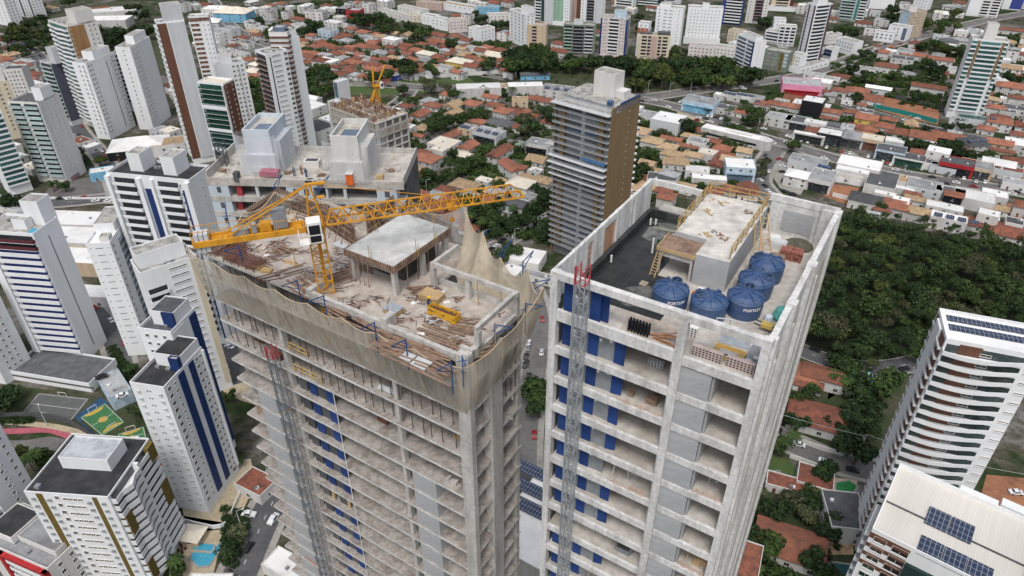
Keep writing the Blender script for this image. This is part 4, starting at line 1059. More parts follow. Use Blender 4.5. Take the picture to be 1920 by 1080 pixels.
for x, y, h in ((3.3,12.0,1.5),(4.0,12.9,1.5),(4.4,14.0,1.0),(4.2,14.4,1.0),(1.2,16.6,.7),(1.6,16.9,.6),(.95,8.8,.7)): vent(x, y, h, 'short white vent pipe standing on the black roof membrane')
put('site_cloth', MB().box(-.15,.15,-.5,.5,.3,1.3).box(-.4,.4,-.04,.04,0,1.3), M('dark_green_cloth',(.02,.07,.045),None,2), 'dark green cloth hung between the white vent pipes', 'cloth', BW(3.9,12.4,ZB))
put('sand_streak', MB().prism([(-1.4,-.2),(0,-.28),(1.3,.05),(1.35,.25),(.2,.1),(-1.3,.1)], .0, .05), M('pale_grit',(.3,.3,.25),None,2), 'pale streak of grit on the black membrane', 'grit', BW(3.0,16.6,ZB+.03), BA+5)
# front strip: hollow blocks, pipes, planks
hb = brick_mat('hollow_block_face', (.47,.36,.33), (.43,.33,.31), (.50,.42,.39), .2, .2, .012)
def hollow(n, rows, label, p, m):
    mb = MB()
    for k in range(rows):
        for i in range(n):
            x = i*.24
            mb.box(x, x+.23, 0, .38, k*.2+.003, k*.2+.196, 0)
            mb.box(x+.05, x+.18, -.004, .1, k*.2+.045, k*.2+.155, 1)
    return single('block_stack', mb, [m, blackp], label, 'block stack', p, R(BA), 'hollow block stacks')
hollow(9, 4, 'long stack of pinkish hollow blocks left of the gap behind the front beam', BW(10.9,.7,ZB), M('pink_grey_block',(.50,.41,.38),(.40,.33,.31),2))
hollow(8, 4, 'shorter stack of pinkish hollow blocks near the front right corner', BW(13.3,.75,ZB), M('pink_grey_block',(.5,.41,.38),None,2))
hollow(5, 3, 'small stack of grey hollow blocks between the two pink ones', BW(12.6,1.3,ZB), blockg)
hollow(5, 3, 'grey hollow block stack in the open room one floor below the roof', BW(7.6,1.7,floorsB[0]), blockg)
hollow(5, 4, 'grey hollow block pack standing in front of the middle blank tank', BW(9.4,2.6,ZB), whitebox)
put('yellow_tray', MB().box(-1,1,-.6,.6,.1,.16,0).box(-1,1,-.64,-.6,.05,.35,1).box(-1,1,.6,.64,.05,.35,1).box(-1.04,-1,-.64,.64,.05,.35,1).box(1,1.04,-.64,.64,.05,.35,1), [woodyel, yellowp], 'yellow mortar tray behind the hollow block stacks', 'mortar tray', BW(13.2,1.9,ZB))
def sack(x, y, label, m): put('sack', MB().lathe((0,0,0), [(.32,0),(.36,.15),(.3,.5),(.12,.62)], 8), m, label, 'sack', BW(x,y,ZB), BA)
sack(14.6,1.5,'pale grey sack right of the yellow tray, nearer the front',greyw); sack(15.0,2.0,'pale grey sack right of the yellow tray, farther from the front',greyw); sack(8.9,8.2,'white sack beside the roof block door',whitebox); sack(14.4,7.4,'white and blue sack beside the lettered walkway tank',M('blue_white_sack',(.6,.68,.75),None,3))
pm = MB()
for k in range(14): pm.cyl(((k % 7)*.24, (k//7)*.28),.1,.1,0,1.0,8)
put('pipe_bundle', pm, blackp, 'rows of short black pipes standing behind the front parapet', 'pipe bundle', BW(6.1,.9,ZB))
r3 = random.Random(5)
pk = MB()
for k in range(9):
    a = Vector((r3.uniform(0,.6), r3.uniform(0,.4), r3.uniform(0,.3))); pk.bar(a, a+Vector((r3.uniform(.8,1.9), r3.uniform(-.3,.3), r3.uniform(.0,.9))), .12, .05)
put('plank_pile', pk, M('orange_plank',(.45,.24,.13),(.3,.16,.09),2), 'jumbled orange-brown planks beside the black pipes', 'plank pile', BW(7.7,.9,ZB))
put('sand_bed', MB().prism([(5.6,.3),(10.4,.3),(10.6,3.1),(8,3.3),(5.2,3.0)], .004, .03), M('pale_site_sand',(.48,.42,.36),None,.8,fine=2), 'thin spread of pale site sand behind the front parapet', 'sand', BO+Vector((0,0,ZB)))
put('metal_frame', MB().bar((0,0,0),(0,0,1.1),.07).bar((1.1,.2,0),(1.1,.2,1.1),.07).bar((0,0,1.1),(1.1,.2,1.1),.07).bar((0,0,.5),(1.1,.2,.5),.05), greyw, 'pale trestle frame before the lettered walkway tank', 'trestle', BW(12.3,4.6,ZB))
put('metal_frame', MB().bar((0,0,0),(0,0,1.1),.07).bar((.9,.3,0),(.9,.3,1.1),.07).bar((0,0,1.1),(.9,.3,1.1),.07), greyw, 'second pale trestle frame, left of the other', 'trestle', BW(11.4,4.3,ZB))
put('plywood_sheet', MB().box(-1.2,1.2,-.7,.7,.02,.05), M('blue_grey_ply',(.36,.4,.45),None,1.5), 'blue-grey sheet lying before the trestle frames', 'sheet', BW(13.2,3.9,ZB), BA+10)
put('debris_net', MB().lathe((0,0,0), [(.55,0),(.65,.3),(.45,.9),(.2,1.1)], 9), M('aqua_cloth',(.12,.42,.38),None,2), 'aqua cloth bundle against the right-hand roof wall', 'cloth bundle', BW(15.1,8.2,ZB))
put('wheelbarrow', MB().box(-.4,.4,-.3,.3,.35,.62,0).bar((-.9,-.25,.5),(.5,-.25,.3),.06,None,1).bar((-.9,.25,.5),(.5,.25,.3),.06,None,1).cyl((.6,0),.2,.2,.02,.12,10,1), [yellowp, blackp], 'yellow mortar barrow between tanks and right-hand wall', 'wheelbarrow', BW(14.6,6.2,ZB))
put('gutter_length', MB().box(-1.5,1.5,-.2,.2,.05,.3), whitebox, 'white gutter length on the walkway near the front right corner', 'gutter', BW(15.0,4.9,ZB), BA+62)
put('pallet_load', MB().box(-.7,.7,-1.3,1.3,.05,.5).box(-.6,.6,-1.2,1.2,.5,.56), greybox, 'grey pallet load beside the white gutter length', 'pallet', BW(15.05,2.9,ZB))
put('paint_bucket', MB().cyl((0,0),.17,.2,0,.4,10), M('orange_bucket',(.6,.13,.05),None,3), 'orange bucket by the roof block corner', 'bucket', BW(8.6,7.6,ZB))
put('floor_hatch', MB().box(-.3,.3,-.3,.3,0,.12).cyl((0,0),.14,.14,.12,.24,8), M('pale_cap',(.4,.36,.28),None,2), 'small pale cap on the black membrane centre', 'drain cap', BW(4.6,7.2,ZB))
rr4 = random.Random(8)
for k, (x, y) in enumerate([(6.6,16.6),(8.2,13.2),(7.6,12.6),(9.4,18.5),(6.2,19.0),(9.0,12.9)]):
    mb = MB()
    for q in range(6):
        a = Vector((rr4.uniform(-.5,.5), rr4.uniform(-.4,.4), .04)); mb.bar(a, a+Vector((rr4.uniform(-.6,.6), rr4.uniform(-.4,.4), .03)), .09, .05)
    put('timber_offcuts', mb, formwood if k % 2 else lightwood, ['pale offcuts on the far middle of the roof block','brown offcuts at the centre of the roof block','pale offcuts nearest the annex on the roof block','brown offcuts at the far tank side of the roof block','pale offcuts at the far membrane side of the roof block','brown offcuts above the tanks on the roof block'][k], 'offcuts', BW(x,y,zm))
put('concrete_skip', MB().prism([(-.7,-.4),(.7,-.4),(.9,.4),(-.9,.4)], 0, .5, 0).box(-.6,.6,-.3,.3,.5,.501,1), [greybox, darkin], 'grey mortar skip in a dark room on the eighth floor down', 'skip', BW(7.9,1.2,floorsB[7]))
for i, (fi, x) in enumerate([(10,1.5),(9,4.9),(11,1.4)]):
    put('loose_board', MB().bar((0,0,0),(.25,.1,1.9),.3,.06), lightwood, ['pale board leaning by the blue gates, ten floors below the roof','pale board leaning right of the hoist, nine floors below the roof','pale board leaning at the left column, eleven floors below the roof'][i], 'board', BW(x,.2,floorsB[fi]))

# netted frame with the crane -----------------------------------------------
AO, AA = Vector((-4.9, 48.8, 0)), 147.7-180
def AW(x, y, z):
    a = R(AA); return Vector((AO.x+x*math.cos(a)-y*math.sin(a), AO.y+x*math.sin(a)+y*math.cos(a), z))
def AL(px, py, z):
    g = G(px, py, z)-AO; a = R(AA)
    return g.x*math.cos(a)+g.y*math.sin(a), -g.x*math.sin(a)+g.y*math.cos(a)
ta = thing('unfinished_tower', 'raw concrete tower frame wrapped in beige nets under the tower crane', 'unfinished tower', AO, R(AA))
ZA = 139.7
FA = [ZA-3.06*k for k in range(1, 45)]
def plate(z0, z1, ov=0):
    return MB().prism([(-35.2,0),(1.1,0),(1.1,9.4),(-9,9.4),(-9,16.5),(-33,16.5),(-35.2,12)], z0, z1, 0, 1)
sm = plate(-.32, 0).mesh('floor_slab', [paleconc, slabtop])
for z in FA: link('floor_slab', sm, ta, (0,0,z))
part('roof_slab', plate(ZA-.35, ZA), [concrete, M('pale_site_deck', (.50,.455,.41), (.34,.29,.25), .35, fine=1.6)], ta)
for x0, x1, y0, y1, zt in ((-.05,1.35,-.15,.55,ZA+.8),(.25,1.3,3.5,5.4,ZA-.5),(-8.6,-8.1,.25,.9,ZA-.36),(-25.2,-24.6,.3,.9,ZA-.36),(-9.6,-9,8.6,9.2,ZA-.36),(.4,1.0,8.7,9.3,ZA-.36),(-28,-27.4,7,7.6,ZA-.36),(-18,-17.4,7,7.6,ZA-.36)):
    part('column', MB().box(x0, x1, y0, y1, 0, zt), concrete, ta)
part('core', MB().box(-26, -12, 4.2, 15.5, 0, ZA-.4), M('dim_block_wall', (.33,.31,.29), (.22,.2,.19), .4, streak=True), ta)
pan = MB().box(0, 3.2, .12, .3, .01, 2.7).mesh('block_panel', blockg)
fin = MB().box(0, .25, .3, 3.0, .01, 2.7).mesh('block_panel', blockg)
for k, z in enumerate(FA):
    if k > 26: break
    if z < 121: link('block_panel', pan, ta, (-7.1, 0, z)); link('block_panel', fin, ta, (-3.9-.25, 0, z))
    if z < 118.5: link('block_panel', pan, ta, (-31.7, 0, z)); link('block_panel', fin, ta, (-28.75, 0, z))
    link('block_panel', MATS.get('bw_mesh') or MATS.setdefault('bw_mesh', MB().box(-12, -1.5, 5.2, 5.4, .01, 2.74).box(-34.5, -26.1, 6.2, 6.4, .01, 2.74).mesh('block_panel', concrete)), ta, (0,0,z))
mA = MB().box(0, 1.25, 0, .06, .02, 2.6).mesh('blue_panel', bluegate)
mD = MB().box(0, 1.3, 0, .06, .02, 2.5, 0).box(.15, .32, -.02, -.001, 1.6, 1.85, 1).box(.8, 1.0, -.02, -.001, 1.7, 1.95, 1).mesh('hoist_gate', [slate, whitebox])
mW = MB().box(0, .5, 0, .06, .02, 2.6).mesh('timber_panel', lightwood)
for k, z in enumerate(FA):
    if k < 4 or k > 24: continue
    odd = (k == 10)
    link('hoist_gate', mD, ta, (-24.0, .75, z))
    link('timber_panel' if odd else 'blue_panel', mW if odd else mA, ta, (-22.3, .7, z)); link('hoist_gate', mD, ta, (-21.0, .8, z)); link('timber_panel' if odd else 'blue_panel', mW if odd else mA, ta, (-19.6, .7, z))
    link('drain_pipe', MATS.get('dp') or MATS.setdefault('dp', MB().cyl((0,0),.05,.05,0,2.74,6).mesh('drain_pipe', whitebox)), ta, (-17.6, .1, z))
# steel shores between the upper slabs
shore = MB().cyl((0,0),.05,.05,0,2.73,6).mesh('steel_prop', M('dark_prop_steel',(.10,.075,.06),None,2))
rs = random.Random(2)
npr = 0
for k in range(3):
    for i in range(27):
        x = -34.4+i*1.33+rs.uniform(-.3,.3)
        if -25.4 < x < -24.0: continue
        link('steel_prop', shore, ta, (x, .35+rs.uniform(0,.3), FA[k+1] if k else FA[0])); npr += 1
    for j in range(4):
        link('steel_prop', shore, ta, (.85, 5.8+j*.9, FA[k])); npr += 1
rs9 = random.Random(91)
for k in range(34):
    fz = FA[rs9.randint(1, 24)]; x = rs9.choice((rs9.uniform(-16,-8.8), rs9.uniform(-16,-8.8), rs9.uniform(-34,-32), rs9.uniform(-3.4,-.6), rs9.uniform(-28,-25.5)))
    mb = MB()
    if k % 3 == 0:
        for q in range(6): mb.bar((0,q*.07,.04+q*.03),(rs9.uniform(1.2,2.6),q*.09,.05+q*.03),.12,.06)
    elif k % 3 == 1:
        for q in range(5): mb.box(q*.3,q*.3+.28,0,.5,.005,rs9.uniform(.2,.9))
    else:
        mb.bar((0,0,0),(.2,.1,2.7),.12); mb.bar((.9,.2,0),(.7,.3,2.7),.08); mb.box(.1,.9,.5,.56,.0,rs9.uniform(.8,2.0))
    part('site_material', mb, rs9.choice((formwood,lightwood,greyw,concrete,rust)), ta, (x, rs9.uniform(.5,3.2), fz))
for k in range(9):
    fz = FA[rs9.randint(5, 24)]; x0 = rs9.choice((-15.5,-31,-3.6,-12)); n_ = 8; mb = MB(); hs_ = [rs9.uniform(.1,.9) for _ in range(n_+1)]
    for i in range(n_):
        mb.poly([(x0+i*.42,-.02,.02),(x0+i*.42+.42,-.02,.02),(x0+i*.42+.42,.05,hs_[i+1]),(x0+i*.42,.05,hs_[i])])
    part('dust_net', mb, netorange, ta, (0,0,fz))
# parapet beam along the front, upstands and the open frame
part('front_beam', MB().box(-18.0,-8.7,-.08,.35,ZA,ZA+.75).box(-8.1,-.2,-.08,.35,ZA-.2,ZA+.6).box(-8.75,-8.05,-.1,1.3,ZA-.1,ZA+1.3).box(-18.6,-18.0,-.1,2.2,ZA,ZA+1.0), concrete, ta)
part('corner_wall', MB().box(-.1,1.3,.55,.9,ZA,ZA+1.2).box(.7,1.3,-.1,2.4,ZA,ZA+1.0), concrete, ta)
zf = ZA+3.0
for x, y in ((-9.1,8.0),(-4.9,8.2),(.55,8.4),(.8,1.6)):
    part('frame_post', MB().box(x, x+.5, y, y+.5, ZA, zf-.5), concrete, ta)
part('frame_beam', MB().box(-9.1,1.3,8.05,8.4,zf-.5,zf).box(.8,1.2,1.6,8.04,zf-.5,zf).box(-9.05,-8.65,8.41,12.5,zf-.5,zf).box(-9.1,1.3,8.9,9.2,ZA,ZA+.7).box(.95,1.25,2.5,8.0,ZA,ZA+.55), concrete, ta)
# raised fresh slab on its columns
zs = 143.45
part('raised_slab', MB().box(-17.2,-10.75,4.5,13.8,zs-.22,zs,0,top=1).box(-16.6,-11.4,4.9,5.2,zs-1.2,zs-.6,0).box(-11.5,-11.2,5.3,13,zs-1.2,zs-.6,0).box(-16.8,-11.0,13.0,13.3,zs-1.0,zs-.3,0), [concrete, newconc], ta)
fw = MB()
for i in range(22):
    x = -17.2+i*.3; fw.box(x, x+.07, 4.38, 4.5, zs-.75, zs+.12)
for i in range(31):
    y = 4.5+i*.3; fw.box(-10.75, -10.63, y, y+.07, zs-.75, zs+.12)
fw.box(-17.3,-10.7,4.44,4.5,zs-.5,zs+.04); fw.box(-10.76,-10.7,4.5,13.8,zs-.5,zs+.04); fw.box(-17.28,-17.2,4.5,13.8,zs-.4,zs+.06)
part('edge_formwork', fw, formwood, ta)
for x, y in ((-11.5,4.8),(-17.0,4.9),(-11.5,9.2),(-11.4,13.0),(-17,12.5),(-14,12.8)):
    part('slab_column', MB().box(x, x+.5, y, y+.5, ZA, zs-.2), concrete, ta)
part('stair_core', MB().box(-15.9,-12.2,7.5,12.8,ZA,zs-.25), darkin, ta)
for k in range(10):
    x, y = (-17.0+k*.62, 4.7) if k < 5 else (-11.2, 5.2+(k-5)*1.7)
    part('slanting_prop', MB().bar((x, y-.1, ZA), (x+.1, y, zs-.6), .1), formwood, ta)
for k in range(7):
    x, y = ((-15.5,13.5),(-13,13.7),(-11,13.7),(-10.7,11),(-10.7,8),(-17,9),(-13.8,4.5))[k]
    part('starter_bar', MB().bar((x,y,zs-.4),(x,y,zs+1.5),.05).bar((x+.3,y,zs-.4),(x+.3,y,zs+1.1),.05), woodyel, ta)
# timber wall forms at the back and left
def form_wall(p0, p1, h, label, lean=0):
    a, b = Vector((*p0, 0)), Vector((*p1, 0)); L = (b-a).length; d = (b-a).normalized(); nrm = Vector((-d.y, d.x, 0))
    mb = MB(); n = int(L/.42)
    mb.prism([(0,0),(L,0),(L,.12),(0,.12)], 0, h, 1)
    for i in range(n+1):
        x = L*i/n; mb.box(x-.05, x+.05, -.16, -.002, .0, h+.25, 0)
    for z in (h*.25, h*.6, h*.92): mb.box(0, L, -.28, -.161, z-.06, z+.06, 0)
    for i in range(0, n+1, 3): mb.bar((L*i/n, -1.3, 0), (L*i/n, -.2, h*.8), .07)
    w = AW(a.x, a.y, ZA)
    return single('wall_formwork', mb, [formwood, M('grey_ply_form',(.36,.31,.28),(.26,.22,.2),1)], label, 'wall formwork', w, R(AA)+math.atan2(d.y, d.x), 'timber wall formwork')
def alp(px, py, z=ZA): return AL(px, py, z)
form_wall(alp(470,425), alp(528,385), 2.2, 'timber wall formwork along the left back edge of the netted deck')
form_wall(alp(528,385), alp(622,418), 2.2, 'long timber wall formwork behind the crane mast')
form_wall(alp(612,425), alp(668,462), 2.6, 'dark timber formwork between crane mast and raised slab')
form_wall(alp(690,440), alp(740,405), 2.6, 'timber formwork behind the raised slab, nearest the jib')
form_wall(alp(770,410), alp(850,452), 2.4, 'timber formwork right behind the raised slab')
# rebar mats, boards and stacks strewn over the deck
def mat_grid(px, py, w, d, rz, label, m=rust, h=.5, st=.28):
    mb = MB()
    for i in range(int(w/st)+1): mb.bar((-w/2+i*st, -d/2, h*.6), (-w/2+i*st, d/2, h), .07)
    for i in range(int(d/st)+1): mb.bar((-w/2, -d/2+i*st, h*.85), (w/2, -d/2+i*st, h*.85), .07)
    for i in range(5):
        for j in (0, 1): mb.bar((-w/2+w*i/4, -d/2+d*j, 0), (-w/2+w*i/4, -d/2+d*j, h), .07)
    return single('rebar_mat', mb, m, label, 'rebar mat', G(px, py, ZA), R(AA+rz), 'rusty rebar mats')
mat_grid(425,472,5.0,2.6,5,'rusty rebar mat at the far left corner of the netted deck')
mat_grid(462,492,4.6,2.2,3,'rusty rebar mat next to the left netting, nearer the mast'); mat_grid(440,455,3.4,2.0,25,'small rusty rebar mat behind the left corner mats')
mat_grid(405,468,2.6,2.4,0,'rusty rebar mat overhanging the left edge net', formwood,.8)
def boards(px, py, L, n, rz, label, m=formwood, w=.22, spread=.3, seed=0, z=ZA):
    r = random.Random(seed+int(px)); mb = MB()
    for i in range(n):
        y = (i-n/2)*spread+r.uniform(-.1,.1); x = r.uniform(-.35,.35)*L*.4; zz = .03+(i % 3)*.09
        a = r.uniform(-.12,.12)
        mb.bar((x-L/2, y-L/2*a, zz), (x+L/2, y+L/2*a, zz+.02), w, .07)
    return single('board_pile', mb, m, label, 'board pile', G(px, py, z), R(AA+rz), 'board piles on the netted deck')
boards(550,505,2.8,4,62,'four thin dark boards laid side by side left of the crane mast',formwood,.14,.55); boards(575,535,3.6,9,-12,'big pile of brown boards at the foot of the crane mast'); boards(530,470,2.2,7,0,'short brown board pile behind the yellow pallets')
boards(770,660,5.5,10,0,'long boards laid out along the front beam, right half',formwood,.2,.33); boards(820,640,4.2,12,4,'wide spread of dark boards before the yellow skip'); boards(700,610,5.0,6,-3,'boards along the front beam between the mast and the pallet')
boards(875,612,3.2,8,14,'dark boards right of the yellow skip'); boards(860,650,2.2,7,-25,'jumbled boards near the front right corner'); boards(790,540,2.6,4,40,'boards leaning by the open frame post'); boards(636,585,3.0,6,-5,'narrow boards just behind the front beam near the mast'); boards(905,655,2.2,6,60,'short boards against the right-hand low wall')
boards(548,492,1.7,2,10,'two pale planks lying on the bare deck',lightwood,.3,.4); boards(505,520,2.4,3,55,'dark bars lying near the left netting',rust,.1,.4); boards(640,520,2.2,8,70,'leaning bundle of brown boards right of the mast'); boards(690,500,2.8,6,10,'boards under the raised slab front edge',formwood)
boards(730,645,3.4,8,2,'dark boards inside the front edge below the pallet'); boards(820,690,4.0,8,-2,'boards and scraps in the near right corner trench'); boards(590,400,3.0,7,0,'boards behind the left formwork wall'); boards(500,400,4.0,6,60,'long boards along the left back edge',lightwood)
rs2 = random.Random(33)
for k in range(80):
    x, y = rs2.uniform(-33,.2), rs2.uniform(1.0,8.4) if k < 66 else rs2.uniform(9,15)
    if x > -9.5 and y > 8 or (-18 < x < -10 and y > 4) : continue
    mb = MB()
    for q in range(rs2.randint(8,16)):
        a = Vector((rs2.uniform(-.9,.9), rs2.uniform(-.6,.6), .02+q*.02)); t_ = rs2.gauss(.4,.7); l_ = rs2.uniform(.2,1.3)
        mb.bar(a, a+Vector((math.cos(t_)*l_, math.sin(t_)*l_, .03)), rs2.uniform(.035,.1), .04, rs2.choice((0,0,1,2)))
    single('timber_scraps', mb, [formwood, greyw, rust], 'small scatter of timber and steel scraps on the bare netted deck', 'scraps', AW(x,y,ZA), R(AA), 'scraps over the netted deck')
for k, (px, py, h_) in enumerate(((897,572,3.0),(940,583,2.8),(819,590,1.9),(728,600,1.6),(928,655,3.0),(850,655,1.7),(555,500,2.4),(705,470,2.6))):
    single('timber_pole', MB().bar((0,0,0),(rs2.uniform(-.1,.1),.05,h_),.07), woodyel, 'thin upright timber pole standing on the netted deck', 'timber pole', G(px,py,ZA), 0, 'upright poles on the netted deck')
def stack(px, py, w, d, h, rz, label, m, top=None):
    mb = MB(); n = max(2, int(h/.12)); r = random.Random(int(px))
    for k in range(n):
        o = r.uniform(-.06,.06); mb.box(-w/2+o, w/2+o, -d/2-o, d/2-o, k*.12+.003, k*.12+.1, 0 if k < n-1 or top is None else 1)
    return single('panel_stack', mb, [m]+([top] if top else []), label, 'panel stack', G(px, py, ZA), R(AA+rz), 'panel stacks on the netted deck')
stack(810,560,2.3,1.5,.8,0,'stack of pale plywood sheets behind the worker',lightwood); stack(738,585,1.7,1.3,.6,0,'pallet topped with grey tiles near the front beam',lightwood,M('grey_tile_top',(.34,.37,.41),(.25,.28,.31),3)); stack(480,500,1.6,1.2,.4,12,'yellow pallets of blocks near the left netting',woodyel,formwood); stack(500,508,1.2,.8,.3,25,'second yellow pallet, right of the block pallets',woodyel)
stack(790,683,1.6,1.2,.1,0,'pale square panel lying near the front right beam',greyw); stack(765,672,1.2,1.0,.1,0,'smaller pale panel lying next to the square one',greyw); stack(640,462,2.0,.9,.12,0,'pale plank slab lying left of the raised slab',greyw)
def paper(px, py, s, label): single('plastic_sheet', MB().prism([(-s,-s*.5),(s*.8,-s*.6),(s,s*.5),(-s*.7,s*.6)], .01, .12), whitebox, label, 'plastic sheet', G(px, py, ZA), R(20))
paper(778,568,.45,'white plastic sheet left of the plywood stack'); paper(838,568,.35,'white plastic sheet right of the plywood stack'); paper(830,548,.28,'small white sheet beyond the plywood stack'); paper(789,628,.4,'white paper sheet before the yellow skip'); paper(500,480,.3,'white rag near the yellow pallets')
# yellow skip
sk = MB()
Lk, Wk, Hk = 3.3, .9, 1.0
sk.box(-Lk/2, Lk/2, -Wk/2, -Wk/2+.06, .0, Hk, 0); sk.box(-Lk/2, Lk/2, Wk/2-.06, Wk/2, 0, Hk, 0); sk.box(-Lk/2, -Lk/2+.06, -Wk/2+.06, Wk/2-.06, 0, Hk, 0); sk.box(Lk/2-.06, Lk/2, -Wk/2+.06, Wk/2-.06, 0, Hk, 0); sk.box(-Lk/2+.06, Lk/2-.06, -Wk/2+.06, Wk/2-.06, 0, .5, 1)
so = thing('yellow_skip', 'long yellow steel skip filled with rusty steel on the netted deck', 'skip', G(833,596,ZA), R(AA))
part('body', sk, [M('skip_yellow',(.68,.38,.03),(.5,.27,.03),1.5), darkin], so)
part('skip_contents', pile(0,3.0,.7,.35,.12,.6,.12,0,.4,6), rust, so, (0,0,.55))
# blue net brackets
def bracket(px, py, z, rz, label, h=2.6, reach=1.9):
    w = G(px, py, z)
    mb = MB()
    mb.bar((0,0,-1.6),(0,0,h-.6),.09); mb.bar((0,0,h-.7),(0,-reach,h-.25),.08); mb.bar((0,0,h-1.7),(0,-reach,h-.25),.07); mb.bar((-.45,0,h-1.2),(.45,0,h-1.2),.06)
    return single('net_bracket', mb, bluest, label, 'net bracket', (w.x, w.y, z), R(AA+rz), 'blue net brackets')
BR = [(400,470,0),(455,492,0),(563,556,0),(612,585,0),(706,636,0),(764,668,0),(848,712,0),(868,700,45),(928,640,90),(985,600,90),(995,560,120),(980,520,175),(940,500,178),(897,480,180),(600,372,175),(520,372,200),(430,425,230)]
LB = ['leftmost front corner of the netted deck','left rebar mats','left of the crane mast base','right of the crane mast base','the pallet of grey tiles','the pale square panel','the near front corner, straight out','the near front corner, turned right','the middle of the right side wall','the far right side wall end','the far right frame corner','the back frame beam, rightmost','the back frame beam, middle','the back frame beam, left end','the back formwork behind the cab','the left back formwork corner','the left rear edge of the deck']
for (px, py, rz), lb in zip(BR, LB): bracket(px, py, ZA+.2, rz, 'blue steel net bracket at '+lb)

# nets: hung from the brackets, bellying between them
def net(name, tops, bots, label, m, nseg=7, nv=9, belly=.5, dip=.7, seed=0):
    r = random.Random(seed)
    n = len(tops); T, B_ = [], []
    for i in range(n-1):
        for k in range(nseg):
            t = k/nseg; s = math.sin(math.pi*t)
            T.append(Vector(tops[i]).lerp(Vector(tops[i+1]), t)-Vector((0,0,dip*s)))
            B_.append(Vector(bots[i]).lerp(Vector(bots[i+1]), t)-Vector((0,0,.18*s)))
    T.append(Vector(tops[-1])); B_.append(Vector(bots[-1]))
    mb = MB(); N_ = len(T)
    c = sum(T, Vector())/N_
    fold = [r.uniform(-1,1) for _ in range(N_)]
    for i in range(N_):
        d = (T[min(i+1,N_-1)]-T[max(i-1,0)]); d.z = 0
        nr = Vector((d.y, -d.x, 0)).normalized() if d.length > 1e-4 else Vector((0,-1,0))
        for j in range(nv+1):
            t = j/nv
            p = T[i].lerp(B_[i], t) + nr*(belly*math.sin(math.pi*t)*(.8+.3*fold[i]) + .07*math.sin(i*1.9)*t)
            mb.v.append(tuple(p))
    for i in range(N_-1):
        for j in range(nv):
            a = i*(nv+1)+j
            mb.f.append((a, a+1, a+nv+2, a+nv+1)); mb.m.append(0)
    o = link(name, mb.mesh(name, m, True))
    rp_ = MB()
    for i in range(N_-1): rp_.bar(T[i], T[i+1], .07)
    for q in range(0, N_, nseg):
        for j in range(nv): rp_.bar(mb.v[q*(nv+1)+j], mb.v[q*(nv+1)+j+1], .045)
    part('edge_rope', rp_, beige, o)
    return tag(o, label, 'safety net', 'safety nets')
xs = [-35.4,-30.8,-26.2,-21.6,-17,-12.4,-8,-3.6,.9]
net('safety_net', [AW(x,-1.5,ZA+.65+(.5 if i == 0 else 0)) for i, x in enumerate(xs)], [AW(x,-.25,ZA-5.9) for x in xs], 'long beige safety net along the whole front of the crane tower', netbeige, 7, 9, .35, .55, 1)
net('safety_net', [AW(.9,-1.5,ZA+.65), AW(2.2,-.4,ZA+.9), AW(2.6,3.4,ZA+1.2), AW(3.0,6.6,ZA+2.0), AW(3.6,9.0,ZA+4.0)], [AW(.9,-.25,ZA-5.9), AW(1.4,.3,ZA-5.5), AW(1.5,3.4,ZA-5.0), AW(1.5,6.6,ZA-4.6), AW(1.5,9.2,ZA-4.2)], 'beige safety net round the near right corner, rising to a tip', netbeige, 8, 9, .5, .3, 2)
net('safety_net', [Vector(G(1020,543,ZA+3.4)), Vector(G(990,507,ZA+3.6)), Vector(G(938,483,ZA+3.6)), Vector(G(905,434,ZA+4.2)), Vector(G(872,388,ZA+5.2))], [AW(1.6,9.6,ZA-3), AW(.2,9.7,ZA-2), AW(-3.2,9.7,ZA-1.5), AW(-6.5,9.8,ZA-1), AW(-9,12,ZA-.5)], 'tan safety net with four peaks behind the open concrete frame', netlite, 8, 8, .6, 1.5, 3)
net('safety_net', [Vector(G(869,387,ZA+4.6)), Vector(G(780,390,ZA+4.0)), Vector(G(690,385,ZA+3.6)), Vector(G(640,372,ZA+3.4)), Vector(G(560,362,ZA+3.4)), Vector(G(515,360,ZA+3.6))], [AW(-9.2,16.8,ZA-1), AW(-14,16.9,ZA-1), AW(-20,16.9,ZA-1), AW(-25,16.9,ZA-1), AW(-30,16.8,ZA-1), AW(-33.5,16.2,ZA-1)], 'pale see-through safety net along the back of the crane deck', netwhite, 7, 7, .3, 1.0, 4)
net('safety_net', [Vector(G(515,360,ZA+3.6)), Vector(G(455,400,ZA+2.6)), Vector(G(405,440,ZA+1.8)), Vector(AW(-35.6,-1.3,ZA+1.1))], [AW(-33.6,16,ZA-1.5), AW(-35.6,10,ZA-2), AW(-35.6,5,ZA-3), AW(-35.6,-.2,ZA-5.5)], 'pale see-through safety net down the left rear edge of the crane deck', netwhite, 7, 7, .3, .8, 5)

hoist(AW(-24.75, -1.3, 0), 131.6, 50, 'galvanised hoist mast with a red top section against the netted tower', .8, 1.5, AA, steel2, 1.2)
put('yellow_barrier', MB().box(0,4.4,0,.05,.5,.6).box(0,4.4,0,.05,1.1,1.2).box(0,.06,0,.06,0,1.2).box(1.4,1.46,0,.06,0,1.2).box(2.9,2.96,0,.06,0,1.2).box(4.34,4.4,0,.06,0,1.2), yellowp, 'yellow timber barrier right of the hoist, third floor under the net', 'barrier', AW(-23.6,.15,FA[3]), AA)
put('yellow_barrier', MB().box(0,3.0,0,.05,.5,.6).box(0,3.0,0,.05,1.1,1.2).box(0,.06,0,.06,0,1.2).box(1.5,1.56,0,.06,0,1.2).box(2.94,3.0,0,.06,0,1.2), yellowp, 'yellow timber barrier right of the hoist, second floor under the net', 'barrier', AW(-23.8,.15,FA[2]), AA)
pk = MB(); r3 = random.Random(9)
